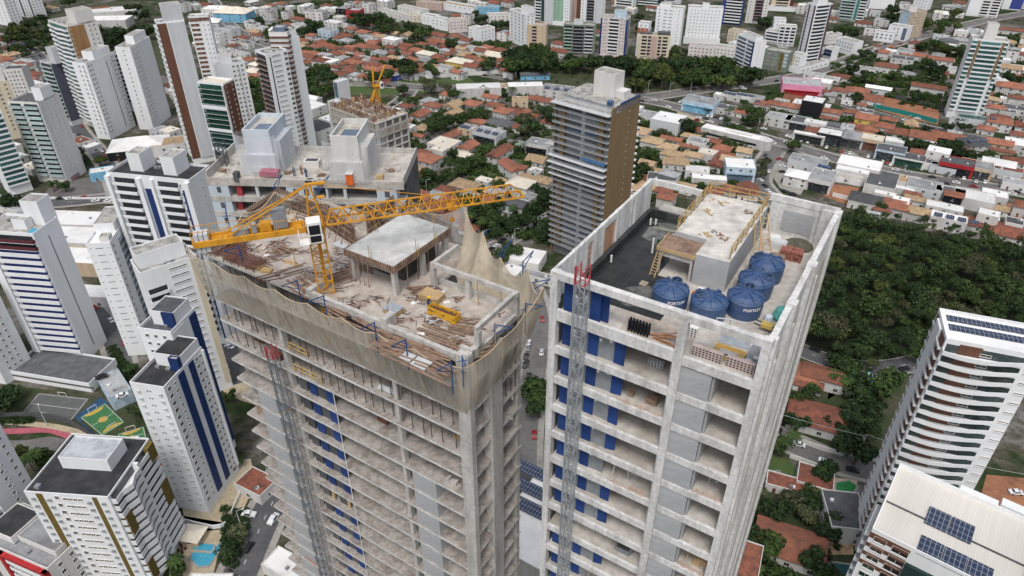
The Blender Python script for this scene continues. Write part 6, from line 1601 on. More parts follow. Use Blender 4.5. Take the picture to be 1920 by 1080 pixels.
# ---------------------------------------------------------------- houses and low buildings
ROOFC = dict(O=(terra,'orange tiled'), R=(terra2,'brown-red tiled'), C=(creamroof,'cream roofed'), T=(tan,'tan tiled'), W=(whiteroof,'white roofed'), G=(greyroof,'grey roofed'), K=(slate,'dark roofed'))
WALLC = dict(w=hwhite, o=white2, y=yellowp, b=beige, g=greyw, p=paleblue, k=blackp, r=redp, n=pinkp, s=skyblue)
HOUSES = []
def inpoly(x, y, P):
    c = False
    for i in range(len(P)):
        (x1, y1), (x2, y2) = P[i], P[i-1]
        if (y1 > y) != (y2 > y) and x < (x2-x1)*(y-y1)/(y2-y1)+x1: c = not c
    return c
def hwin(m):
    def fn():
        mb = MB(); mb.box(-.7, .7, -.05, .1, 0, 1.3, 0); mb.box(-.8, .8, -.16, .02, -.12, -.002, 1); mb.box(-.04, .04, -.07, -.051, 0, 1.3, 1)
        return mb, [m, white2], 'window'
    return tpl(('hw', m.name), fn)
def door_tpl():
    def fn():
        mb = MB(); mb.box(-.5, .5, -.05, .1, 0, 2.1, 0)
        return mb, [brown], 'door'
    return tpl('door', fn)
def hip(w, d, h, ov, kind, mat):
    mb = MB()
    x0, x1, y0, y1 = -w/2-ov, w/2+ov, -d/2-ov, d/2+ov
    rh = min(w, d)*.5*(.42 if kind != 'gable' else .46)
    th = .16
    if w >= d: i = (d/2+ov) if kind == 'hip' else 0; r0, r1 = (x0+i, 0), (x1-i, 0)
    else: i = (w/2+ov) if kind == 'hip' else 0; r0, r1 = (0, y0+i), (0, y1-i)
    def lay(z, flip):
        a, b, c, e = (x0,y0,z), (x1,y0,z), (x1,y1,z), (x0,y1,z)
        p, q = (*r0, z+rh), (*r1, z+rh)
        if w >= d: F = [[a,b,q,p],[c,e,p,q],[b,c,q],[e,a,p]]
        else: F = [[b,c,q,p],[e,a,p,q],[a,b,p],[c,e,q]]
        for f in F: mb.poly(f if not flip else f[::-1], 0)
    lay(h+th, False)
    mb.box(x0, x1, y0, y1, h, h+th-.005, 0)
    mb.bar((*r0, h+th+rh+.02), (*r1, h+th+rh+.02), .35, .14)
    return mb
def house(px, py, w, d, kind='hip', roof='O', wall='w', h=3.2, ang=-31, base=None, label=None, name='house', cat='house', win=True, sol=0, group=None, wing=None, front=None):
    rm, rn = ROOFC[roof]
    wm = WALLC[wall]
    zc = h + (.12*min(w, d) if kind != 'flat' else .3)
    c = G(px, py, zc)
    HOUSES.append((c.xy, math.hypot(w, d)/2))
    nm = name if kind != 'flat' or name != 'house' else 'low_building'
    o = thing(nm, None, cat if nm == 'house' or cat != 'house' else 'building', (c.x, c.y, 0), R(ang), group)
    def block(w, d, ox, oy, hh, kd):
        mb = MB()
        if kd == 'flat':
            mb.box(-w/2, w/2, -d/2, d/2, 0, hh, 0)
            e = .22
            mb.box(-w/2, w/2, -d/2, -d/2+e, hh, hh+.5, 0); mb.box(-w/2, w/2, d/2-e, d/2, hh, hh+.5, 0)
            mb.box(-w/2, -w/2+e, -d/2+e, d/2-e, hh, hh+.5, 0); mb.box(w/2-e, w/2, -d/2+e, d/2-e, hh, hh+.5, 0)
            part('wall', mb, wm, o, (ox, oy, 0))
            rb = MB().box(-w/2+e, w/2-e, -d/2+e, d/2-e, hh+.005, hh+.12)
            rb.box(-w*.03, w*.03, -d/2+e, d/2-e, hh+.12, hh+.2)
            rf = part('roof', rb, rm, o, (ox, oy, 0))
            r2 = random.Random(int(px*7+py))
            for k in range(2):
                x, y = r2.uniform(-w*.35, w*.3), r2.uniform(-d*.35, d*.3)
                part('air_conditioner', MB().box(x, x+1.0, y, y+.8, hh+.12, hh+.9), greybox if k else whitebox, o, (ox, oy, 0))
        else:
            mb.box(-w/2, w/2, -d/2, d/2, 0, hh, 0)
            if kd == 'gable':
                rh = min(w, d)*.5*.46*.9
                if w >= d:
                    for x in (-w/2, w/2-.2): mb.v += []; mb.prism([(x,-d/2),(x+.2,-d/2),(x+.2,d/2),(x,d/2)], hh, hh+.01); n=len(mb.v); mb.v += [(x,-d/2,hh),(x,d/2,hh),(x,0,hh+rh),(x+.2,-d/2,hh),(x+.2,d/2,hh),(x+.2,0,hh+rh)]; mb.f += [(n,n+2,n+1),(n+3,n+4,n+5)]; mb.m += [0,0]
                else:
                    for y in (-d/2, d/2-.2): n=len(mb.v); mb.v += [(-w/2,y,hh),(w/2,y,hh),(0,y,hh+rh),(-w/2,y+.2,hh),(w/2,y+.2,hh),(0,y+.2,hh+rh)]; mb.f += [(n,n+1,n+2),(n+4,n+3,n+5)]; mb.m += [0,0]
            part('wall', mb, wm, o, (ox, oy, 0))
            part('roof', hip(w, d, hh, .6, kd, rm), rm, o, (ox, oy, 0))
    block(w, d, 0, 0, h, kind)
    if wing:
        wx, wy, ww, wd, wk = wing[:5]
        block(ww, wd, wx, wy, h-.35, wk)
    if win:
        nfl = max(1, int(h/3.0))
        nw = max(1, min(3, int(w/5)))
        gm_ = hwin(glass)
        for fl in range(nfl):
            for i in range(nw):
                x = -w/2+w*(i+.5)/nw
                if fl == 0 and i == 0 and nw > 1:
                    link('door', door_tpl()[2], o, mat=Matrix.Translation((x, -d/2, .02)))
                else:
                    link('window', gm_[2], o, mat=Matrix.Translation((x, -d/2, 1.0+fl*3)))
            for sx, rz in ((w/2, 90), (-w/2, -90)):
                link('window', gm_[2], o, mat=Matrix.Translation((sx, 0, 1.0+fl*3)) @ Matrix.Rotation(R(rz), 4, 'Z'))
    if front:
        part('shop_front', MB().box(-w*.42, w*.42, -d/2-.12, -d/2+.02, .1, min(h-.6, 5)).box(-w*.45, w*.45, -d/2-1.0, -d/2-.13, min(h-.6, 5)+.05, min(h-.6, 5)+.25), front, o)
    for k in range(sol):
        zz = h+.6 if kind == 'flat' else h+min(w, d)*.12
        n2 = 2
        x = -w*.3+k*w*.32
        mb = MB()
        mb.poly([(-1.9,-1.6,0),(1.9,-1.6,0),(1.9,1.6,.7),(-1.9,1.6,.7)]); mb.poly([(-1.9,1.6,.62),(1.9,1.6,.62),(1.9,-1.6,-.08),(-1.9,-1.6,-.08)])
        part('solar_panel', mb, solar, o, (x, -d*.2, zz))
    if label: tag(o, label, None)
    else: later(o, base or f'{dict(w="white",o="off-white",y="yellow",b="beige",g="grey",p="pale-blue",k="black",r="red",n="pink",s="blue")[wall]}-walled {rn} {"low building" if kind=="flat" else ("gabled house" if kind=="gable" else "hip-roofed house")}', px, py)
    return o

H = house
# mid ground between the towers
H(812,194,14,9); H(788,210,9,14,'gable'); H(850,193,11,12,'gable','T','o'); H(885,190,13,11,'hip'); H(922,179,13,7,'gable'); H(928,194,13,9,'hip')
H(1013,183,20,9,'hip','R'); H(987,212,20,8,'hip','O',wing=(-4,4,6,9,'gable'))
H(762,236,10,9,'flat','W','w',6.5); H(752,226,9,11,'gable','O','w',6); H(784,252,9,5,'gable'); H(846,250,8,20,'gable',ang=-35)
H(917,246,19,13,'flat','G','g',6.8,sol=3,front=glass,label='grey modern house with solar panels along its flat roof'); H(878,238,11,9,'flat','G','b',6.2,sol=2)
H(938,226,20,11,'hip','K','o'); H(833,266,17,14,'flat','C','w',6.8,label='large cream-roofed white house with stacked flat roofs',wing=(3,-9,10,8,'flat'))
H(878,270,9,12,'gable','O','w',5,sol=1); H(798,291,17,12,'hip','O','w',6,wing=(-7,5,9,9,'hip'),label='orange house with two joined hip roofs left of the lawn garden')
H(872,288,9,7,'gable','C','b'); H(937,281,20,8,'gable','O','w',6.2,ang=59,label='long orange roof of the L-shaped white house by the lawn'); H(957,308,8,17,'gable','O','w',6.2,ang=29,label='slanting front wing of the orange L-shaped white house')
H(976,311,7,6,'hip'); H(1012,266,16,12,'flat','G','w',6.8,ang=-24,front=blackp,wing=(6,3,6,8,'hip')); H(773,313,13,10,'gable','T','y',5.5,sol=2,label='yellow walled house with solar panels on tan tiles')
H(872,342,16,11,'hip','T','o',3.4); H(908,336,9,6,'flat','C','o'); H(977,338,13,12,'hip','C','w',6.8,label='cream hip-roofed two-storey white house near the jib tip'); H(1018,334,11,9,'hip','T','w',5); H(1004,318,8,6,'flat','W')
H(833,352,9,8); H(818,362,10,9,'hip','G','o'); H(846,372,13,9,'hip','O'); H(930,356,12,8,'gable','G','w'); H(968,378,12,8,'gable','K','w',4); H(952,392,7,5,'gable','G','w')
H(858,402,15,10,'hip','O'); H(880,424,9,7,'hip'); H(822,384,12,10,'gable'); H(792,362,12,9,'hip','O'); H(930,412,4,3,'gable','G','o',2.4,win=False)
H(986,478,17,13,'flat','W','o',5,ang=-20,label='white flat-roofed building below the turquoise pool garden'); H(1010,515,16,5,'flat','G','o',3,ang=-28); H(960,505,9,8,'flat','W','o',3)
H(740,205,8,7,'flat','W','o'); H(752,262,8,9,'gable','O','w'); H(765,285,9,8,'hip'); H(700,310,9,8,'hip')
# right of the brown-sided tower
H(1315,187,24,15,'flat','G','p',7.5,front=skyblue,label='pale blue two-storey building with a grey roof beside the avenue'); H(1357,199,18,10,'flat','K','w',4.5); H(1390,206,10,9,'hip')
H(1374,176,14,8,'flat','K','w',4,sol=2); H(1397,178,12,8,'flat','K','w',4,sol=2); H(1418,181,12,8,'flat','G','w',4,sol=1); H(1432,191,12,9,'hip','O','w',4,sol=1); H(1350,176,8,7,'flat','W','w',4)
H(1255,220,20,18,'flat','W','g',9.5,win=False,label='white cube warehouse wrapped in pale sheeting'); H(1208,212,19,13,'flat','G','o',4); H(1192,200,10,8,'flat','W','o',4)
H(1197,240,15,12,'hip','T','w',5,sol=2); H(1224,259,13,11,'hip','T','w',5); H(1252,271,12,10,'hip','T','o',4); H(1264,285,15,9,'hip','T','o',4.4); H(1268,299,15,10,'gable','T','w',6.6,ang=-12,label='tan gabled house with a white end wall and a roof pool beside it')
H(1300,287,12,8,'hip','T','w',5); H(1328,284,11,9,'flat','C','w',5.5); H(1318,270,9,6,'flat','G','w',5); H(1260,258,14,6,'gable'); H(1292,272,12,5,'gable'); H(1340,262,9,7,'gable','R')
H(1345,303,8,12,'gable','R','o',4); H(1242,331,17,10,'flat','K','w',6,ang=-15); H(1308,316,14,8,'flat','W','w',6.5,ang=-12,label='white terrace house with two small roof pools'); H(1330,332,20,7,'flat','W','w',5,ang=-12); H(1318,242,8,7,'gable','R'); o = H(1377,248,43,9,'flat','W','w',6,ang=-36,win=False,label='long white bus-shaped hall with a rounded end and dark window band',name='hall',cat='hall'); part('window_band', MB().box(-19,17,-4.62,-4.505,2.2,3.6), blackp, o); part('rounded_end', MB().cyl((21.4,0),4.3,4.3,0,6.3,20,0,1), [hwhite, whiteroof], o); part('roof_monitor', MB().box(-6,12,-.8,.8,6.1,7.0), hwhite, o)
o = H(1388,306,17,14,'flat','W','p',9,ang=-10,front=blueglass,label='pale blue-grey concrete building with a white roof at the bend'); H(1403,352,11,13,'gable','R','o',3.6,ang=-14); H(1370,350,9,8,'hip','O'); H(1340,356,9,8,'hip','R')
H(1205,330,9,8,'hip','O'); H(1186,372,14,12,'hip','O','w',4,label='orange roof beside the brown-sided tower foot'); H(1195,350,10,8,'gable','T'); H(1215,345,12,8,'hip','T')
# shops and houses along the commercial street
H(1504,153,29,19,'flat','G','n',9,ang=-16,front=redp,win=False,label='pink corner store with a grey flat roof and red base',name='shop_building',cat='shop'); H(1541,151,16,12,'flat','W','w',5); H(1528,138,16,8,'flat','G','w',6)
H(1457,191,13,9,'hip','O','w',5.5); H(1488,197,15,8,'gable','O','w',5.5); H(1446,196,7,8,'hip'); H(1527,186,14,14,'flat','W','k',13,win=False,label='black cube building with a pale roof',name='office_building',cat='building')
H(1557,206,15,8,'gable','O','w',5.5); H(1548,219,15,5,'gable','R','o',3); H(1575,166,10,9,'hip','O','w',5.5); H(1547,170,8,6,'gable'); H(1558,176,8,6,'hip','G','w',5)
H(1609,166,17,12,'hip'); H(1637,181,14,13,'gable','O','o'); H(1648,163,18,6,'gable','W','g',4.5); H(1617,194,6,5,'hip'); H(1590,186,8,6,'flat','G','o')
H(1627,217,14,11,'gable','O','y',6.5,label='yellow two-storey house with an orange gabled roof'); H(1658,232,13,10,'hip','O','w',5); H(1693,244,16,12,'hip','O','w'); H(1634,239,10,8,'hip'); H(1670,244,7,6,'hip')
H(1733,250,16,13,'gable','O','w',4,wing=None); H(1778,252,18,11,'gable','O','k',5); H(1827,261,15,14,'hip','K','w',6,sol=3,ang=10,label='octagonal looking white house with solar panels on dark tiles'); H(1875,264,15,9,'gable','O','b',6); H(1850,264,7,8,'gable','R','o'); H(1880,281,13,4,'gable','R','b',4)
H(1908,266,14,14,'flat','W','w',6); H(1877,223,15,12,'hip','O','w',6,sol=1); H(1864,198,14,8,'gable','O','w',5.5,sol=1); H(1903,201,15,12,'flat','K','w',6,wing=(-4,-9,10,8,'flat')); H(1890,184,10,6,'flat','W','o',4); H(1855,182,14,8,'hip','T'); 
H(1898,157,20,13,'hip','O','w',6); H(1754,289,10,8,'hip','O','w',4.5); H(1845,170,12,9,'hip','R')
H(1462,217,17,13,'flat','G','w',6,label='white shop with a brown striped grey roof near the round trees'); H(1497,223,16,13,'flat','K','g',6,front=glass); H(1530,228,14,7,'flat','W','w',7); H(1528,241,11,9,'hip','O','w',5); H(1518,251,20,4,'flat','W','w',5.5,front=glass)
H(1558,247,15,12,'flat','W','k',7,front=glass); H(1599,249,16,14,'hip','G','g',6,front=glass); H(1590,236,8,8,'flat','G','g',9); H(1636,257,14,11,'flat','C','b',7,front=brown); H(1672,278,17,13,'flat','K','p',6,front=glass); H(1565,231,12,7,'hip','K','o',5)
H(1707,293,18,11,'flat','K','o',5,front=greenglass,label='low building with a green glass arched front'); H(1740,301,12,9,'flat','K','o',4); H(1770,310,14,8,'flat','K','g',4)
H(1797,302,18,13,'flat','K','r',7,front=blackp,label='dark roofed shop with a red portal front',name='shop_building',cat='shop'); H(1833,308,17,14,'flat','G','b',6.5,front=glass); H(1874,302,17,10,'gable','W','w',6); H(1892,316,15,8,'flat','O','g',5.5); H(1906,298,14,9,'hip','R')
H(1613,305,24,16,'flat','W','w',7.5,win=False,label='wide white metal roof over a white warehouse',wing=(-2,-12,18,7,'flat'),name='warehouse',cat='warehouse'); H(1655,335,16,24,'flat','K','w',6,win=False,label='long black roof with a white parapet, weathered'); H(1625,367,16,11,'hip','K','w',5.5)
H(1683,379,13,12,'hip','O','w',5.5); H(1656,389,9,6,'hip','O','w',3.5); H(1701,336,13,11,'flat','T','o',5); H(1690,351,14,5,'flat','W','w',5); H(1735,346,18,14,'flat','G','g',6); H(1731,373,18,6,'gable','T','o',4); H(1727,393,16,9,'hip','T','w',5)
H(1783,356,15,9,'flat','K','w',6); H(1790,362,9,7,'gable','O','k',6.5); H(1772,386,18,8,'flat','W','w',6); H(1828,366,20,14,'flat','W','w',6,win=False); H(1780,406,17,8,'flat','W','w',6.5,sol=4,label='white house with four banks of solar panels by the forest edge'); H(1837,413,22,11,'hip','R','o'); H(1888,428,18,13,'hip','R','o')
H(1866,362,13,10,'flat','W','w',5); H(1868,386,12,7,'gable','T','o'); H(1712,362,8,6,'gable','O','w',5); H(1660,362,11,5,'flat','W','w',5); H(1905,340,13,9,'flat','G','o',4); H(1640,402,8,6,'flat','W','w',4)
H(1517,299,22,12,'flat','G','g',5.5); H(1500,323,14,11,'hip','W','o',6); H(1543,328,13,18,'flat','G','o',7,front=glass,label='grey building with three blue water tanks on its roof'); H(1484,335,8,6,'flat','K','w',3.5); H(1590,326,18,4,'flat','W','w',5)
for k in range(3):
    p = G(1537+k*8, 312+k*2, 7.2)
    single('water_tank', MB().lathe((0,0,0), [(1.0,0),(1.15,.1),(1.2,1.2),(.9,1.45),(.3,1.5)], 14), tankblue, ['leftmost','middle','rightmost'][k]+' of three blue tanks on the grey street building roof', 'water tank', (p.x, p.y, 7.12), smooth=False, group='blue tanks on the street roof')
# bottom right
H(1546,697,15,8,'gable','O','w',5,ang=-24); H(1512,694,9,10,'hip','O','w',4,ang=-24); H(1568,715,12,5,'hip','R','o',3,ang=-24); H(1516,716,10,5,'gable','R','o',3,ang=-24)
H(1543,775,22,13,'hip','R','o',4,ang=-24,label='large weathered brown and orange hip roof above the bottom right street'); H(1484,1012,19,12,'hip','O','o',4,ang=-24,label='orange hip roof among dense trees at the bottom right')
H(1490,908,17,6,'flat','R','o',3,ang=-22,base='maroon terrace roof'); H(1530,893,11,9,'flat','R','w',3.5,ang=-24,base='maroon flat roof'); H(1395,1048,9,13,'flat','R','w',9,ang=-24,base='rust flat roof with a white rim'); H(1585,945,10,8,'flat','T','o',3,ang=-20)
H(1585,955,11,14,'flat','K','w',7,ang=-8); H(1637,703,3.6,2.2,'flat','W','s',2.6,ang=-25,win=False,label='small blue and white kiosk by the forest road',name='kiosk',cat='kiosk')
H(1556,935,9,8,'gable','T','o',3,ang=-30); H(1008,978,19,27,'flat','W','w',9,ang=-32,win=False,sol=0,label='white roofed hall with solar arrays between the two concrete towers')
for k in range(3):
    g = G(1004-k*4, 884+k*34, 9.8)
    o = single('solar_array', MB().box(-7,7,-2.2,2.2,0,.12), solar, ['upper','middle','lower'][k]+' solar array on the hall roof between the towers', 'solar array', (g.x, g.y, 9.62), R(-32))
# top right
H(1663,120,18,11,'hip','O','w',5,label='orange hip-roofed house with a pale green chimney'); H(1693,108,18,12,'flat','K','w',6); H(1713,99,20,11,'hip','O','o',4); H(1722,92,14,6,'hip'); H(1765,109,19,8,'gable','O','w',6.5); H(1742,160,24,8,'gable','O','w',5)
H(1897,124,15,10,'gable','T','w',6); H(1902,140,12,8,'hip','O'); H(1898,54,26,8,'hip','O','w',4); H(1890,76,14,9,'hip','T','o'); H(1908,98,14,8,'hip','R','w',5); H(1780,74,16,10,'hip','K','w',5); H(1800,72,16,10,'hip','G','w',5)
H(1646,84,6,6,'hip',win=False); H(1672,86,6,6,'hip',win=False); H(1580,141,17,9,'hip','R','o'); H(1617,126,22,8,'flat','G','o',5); H(1560,146,12,8,'flat','G','o'); H(1620,40,16,10,'hip','R'); H(1655,36,14,10,'flat','G','w',6); H(1785,10,18,9,'hip','G','w'); H(1800,3,14,8,'hip','O')
H(1855,60,14,9,'flat','W','w',6); H(1825,120,12,8,'hip','O'); H(1880,110,13,9,'flat','W','w',5); H(1770,135,10,8,'hip','R'); H(1700,135,12,8,'hip','G','o')
# red roofed quarter, top left of centre
for a in [(658,51,12,9),(645,63,18,11),(680,57,13,10),(678,83,16,11),(700,86,14,10),(722,73,14,10),(760,82,14,9,'hip','R','w'),(780,91,13,9),(765,98,10,8,'gable','O','w'),(772,108,14,9),(783,119,14,9),(662,113,17,11),(698,126,18,9),(655,129,12,9),(684,141,14,8),(640,116,11,9),
          (800,63,15,9,'hip','R','w',5),(815,73,15,10),(838,77,13,9),(816,103,15,10),(836,111,13,11),(885,121,13,9,'gable','R','w',5.5),(910,93,19,9,'gable','O','w',5),(948,111,17,11),(875,83,9,7),(690,66,14,9,'hip','G','w'),(650,73,13,9,'hip','G','w'),
          (799,97,16,10,'hip','C','w',5),(714,95,16,10,'hip','G','o'),(737,106,14,9,'hip','T','o'),(752,107,12,7,'hip','G','o'),(809,122,12,9,'gable','T','o'),(732,97,10,7,'gable','R'),(722,108,12,8),(640,96,14,9),(668,98,13,9),(702,108,14,8,'hip','R'),(725,123,12,8),(747,121,10,7),(850,92,12,8),(792,80,10,8),(740,60,10,8,'gable','T'),(836,92,10,7,'hip','G'),(655,86,11,8),(690,44,11,8),(706,62,11,8)]:
    H(*a)
H(735,72,16,11,'flat','W','w',7.5,label='white three-storey villa amid the orange roofs'); H(862,111,21,13,'hip','C','y',5.5,label='large cream-yellow hip roofed villa'); H(891,90,20,11,'flat','G','o',4.5); H(935,101,24,12,'gable','C','w',4); H(808,131,10,8,'flat','K','g',5); H(832,124,14,8,'flat','G','o',4)
for a in [(1002,98,9,8,'hip','O'),(1045,92,20,10,'hip','R','w',5),(1048,78,12,9,'hip','R','w',8),(966,98,9,7,'hip','O'),(1120,58,8,7,'hip','R')]: H(*a)
H(1003,137,24,7,'gable','K','s',4,ang=4,label='long dark roofed blue and white shed by the avenue trees'); H(897,161,34,13,'flat','W','w',8,ang=6,win=False,label='left white shed of the pair on the avenue',name='warehouse',cat='warehouse'); H(985,158,27,11,'flat','W','w',8,ang=4,win=False,label='right white shed of the pair on the avenue',name='warehouse',cat='warehouse'); H(945,160,20,10,'flat','T','o',6,ang=5)
H(1045,165,24,16,'flat','G','w',6,ang=-20,sol=3); H(975,184,12,8,'flat','T','b',7,ang=0)
# upper left
for a in [(517,36,8,7),(540,43,13,8),(478,58,13,7,'gable','T'),(483,64,12,6,'gable','O'),(455,68,13,9,'hip','R'),(428,109,13,9),(468,108,13,9),(478,140,13,9),(490,134,8,7),(567,73,14,8),(592,84,14,9),(612,82,12,10),(630,97,15,9),(588,97,13,9),(633,135,14,9),(570,95,9,8),(575,113,12,9),(600,72,10,8,'hip','G'),(560,33,20,10,'hip','R','o'),(620,122,16,9,'hip','R'),(635,68,10,8),(612,8,12,8),(562,84,10,8,'hip','T'),(608,100,12,8,'hip','G')]: H(*a)
for a in [(482,118,14,9,'hip','C','o'),(475,130,15,10,'hip','C','w'),(500,34,18,10,'hip','G','o',5),(540,58,20,10,'flat','G','o',4),(430,52,16,12,'flat','G','g',8),(395,80,13,10,'flat','W','w',7),(615,55,17,12,'flat','G','p',8),(614,112,20,12,'flat','W','w',6),(460,78,14,8,'flat','K','w',5),(490,50,12,8,'flat','G','o',4),(630,15,16,10,'flat','W','w',5),(560,45,14,9,'flat','G','o',4),(520,60,14,8,'flat','K','o',4),(450,98,20,7,'flat','G','o',3),(420,92,13,7,'flat','G','o',3)]: H(*a)
H(410,58,17,15,'flat','G','o',12,label='orange and cream four-storey shop block'); H(437,16,36,22,'hip','C','s',9,ang=-8,label='big beige-roofed blue hall with white pillars',name='hall',cat='hall'); H(384,36,28,16,'hip','W','g',8,ang=8,label='white dome-like roofed hall behind the brown windowed wing'); H(402,14,22,18,'flat','W','w',11,ang=-8); H(592,20,20,12,'flat','G','w',10,ang=-12,label='white three-storey office block with dark windows')
H(665,17,16,12,'flat','G','r',9,ang=-14,label='grey roofed block with a bright red end wall'); H(648,14,16,16,'flat','G','k',9,ang=-14); H(625,40,18,10,'flat','W','w',6); H(655,42,22,9,'flat','K','w',5)
H(200,18,60,24,'flat','W','w',8,ang=18,win=False,label='long white club roof running up to the top edge',name='club_hall',cat='hall'); H(195,34,50,22,'flat','W','w',8,ang=4,label='wide white club roof with maroon banded walls',name='club_hall',cat='hall'); H(172,16,34,10,'gable','O','o',7,ang=22,base='salmon club roof'); H(95,12,18,9,'hip','T')
for a in [(40,118,17,11,'hip','O','o'),(10,122,18,12,'flat','G','w',6),(60,136,14,10,'hip','R'),(45,112,16,10,'hip','G','w'),(62,155,14,9,'flat','W','w',6),(58,165,12,8,'flat','G','w',6),(10,108,14,9,'hip','O','o'),(110,252,18,12,'flat','K','w',5)]: H(*a)
H(258,262,34,22,'hip','W','k',6,ang=16,label='white tent-like event hall with dark blue walls'); H(305,266,26,14,'flat','T','w',7,ang=22,label='tan flat-roofed hall beside the white tent roof'); H(150,262,12,9,'flat','R','w',6); H(165,270,14,9,'flat','W','g',4)
H(190,318,13,8,'flat','W','s',5,ang=24,label='small sky blue and white kiosk house at the empty lot'); H(120,408,46,15,'flat','W','w',6,ang=-4,win=False,label='upper white hall roof behind the violet-blue tower'); H(130,440,44,16,'flat','W','w',7,ang=-4,win=False,label='middle white flat-roofed hall behind the violet-blue balcony tower'); H(145,478,34,14,'flat','W','b',7,ang=-6,win=False,label='lower white flat-roofed hall behind the violet-blue balcony tower')
H(25,378,28,12,'flat','G','o',5); H(160,545,24,9,'flat','W','o',5,ang=-6); H(595,235,20,16,'flat','K','w',10,ang=-38); H(620,220,12,12,'flat','W','w',6,ang=-38); H(580,195,22,14,'flat','W','w',6,ang=-35)
H(480,902,8,11,'flat','R','w',4,ang=62,label='maroon gatehouse canopy with a white rim by the street',name='gatehouse',cat='gatehouse'); H(295,866,7,7,'flat','R','w',4,ang=-10,base='small maroon canopy'); H(359,998,6,5,'hip','C','b',2.6,ang=-10,label='cream roofed pool hut beside the blue pool',name='pool_hut',cat='hut')
H(213,718,7.5,15,'flat','G','p',6,ang=42,win=False,label='pale blue-walled parking deck with two parked cars',name='parking_deck',cat='parking deck'); H(556,1068,7,20,'flat','W','w',4,ang=62,win=False,base='white roof'); H(392,1090,12,5,'flat','W','w',2.6,ang=0,base='white slatted pergola roof',win=False)

for _p in ((1700,208,17),(1660,200,10),(1740,218,10),(1575,360,10),(915,330,9),(990,292,8),(940,410,9),(1475,335,14)): HOUSES.append((G(_p[0],_p[1],0).xy, _p[2]))
def fill(poly, n, seed, kinds):
    r = random.Random(seed); xs, ys = [p[0] for p in poly], [p[1] for p in poly]; k = t = 0
    while k < n and t < n*50:
        t += 1
        x, y = r.uniform(min(xs), max(xs)), r.uniform(min(ys), max(ys))
        if not inpoly(x, y, poly): continue
        w, d = r.uniform(8, 14), r.uniform(7, 11)
        c = G(x, y, 4).xy; rad = math.hypot(w, d)/2
        if any((c-q).length < (rad+rq)*.72 for q, rq in HOUSES): continue
        if any((c-q).length < rad+rq+1 for q, rq in TOWERS): continue
        if any((c-p.xy).length < rw/2+rad+1.2 for L, rw in ROADL for p in L): continue
        kd, rf, wl = r.choice(kinds); k += 1
        house(x, y, w, d, kd, rf, wl, r.choice((3.2, 3.4, 5.8)) if kd != 'flat' else r.choice((3.6, 5, 6.5, 9)), ang=-31+r.choice((0, 0, 3, -4, 90)), win=True)
OR = [('hip','O','w'),('gable','O','w'),('hip','O','o'),('hip','R','w'),('gable','R','o'),('hip','T','o'),('gable','T','w'),('hip','G','w'),('flat','G','o')]
CI = [('flat','G','w'),('flat','W','w'),('flat','K','o'),('flat','G','g'),('hip','O','w'),('gable','R','o'),('flat','W','o'),('flat','K','w'),('gable','W','w'),('flat','C','w')]
for poly, n, kk in [([(330,0),(650,0),(650,30),(480,45),(400,40)],26,CI),([(640,0),(960,0),(960,30),(640,30)],14,CI),([(860,55),(960,60),(1000,110),(870,130)],12,OR),([(1440,0),(1960,0),(1960,60),(1650,60)],26,CI),([(1570,60),(1960,60),(1960,130),(1650,130)],16,OR+CI),
  ([(1850,60),(1960,60),(1960,340),(1880,330)],16,OR+CI),([(560,60),(960,60),(960,140),(560,140)],46,OR),([(0,95),(120,95),(120,180),(0,150)],8,OR+CI),([(340,30),(560,40),(560,125),(400,120)],16,CI+OR),([(1040,70),(1130,70),(1130,112),(1040,110)],4,OR),
  ([(740,170),(1040,170),(1040,330),(760,330)],12,OR),([(1180,230),(1420,240),(1400,350),(1180,380)],12,OR),([(1640,360),(1960,380),(1960,450),(1800,430)],10,CI+OR),([(1440,170),(1920,220),(1920,330),(1600,310)],22,CI+OR),([(960,0),(1300,0),(1300,60),(960,60)],10,CI),([(1280,80),(1560,60),(1560,110),(1400,130)],10,CI),([(780,340),(1000,330),(990,400),(800,410)],8,OR),([(0,200),(120,250),(220,260),(230,300),(120,360),(0,350)],9,CI),([(290,80),(360,200),(335,270),(265,230)],8,CI),([(440,165),(610,175),(610,250),(480,240)],7,CI),([(130,100),(240,100),(260,240),(180,240)],7,CI)]:
    fill(poly, n, int(poly[0][0]+n), kk)
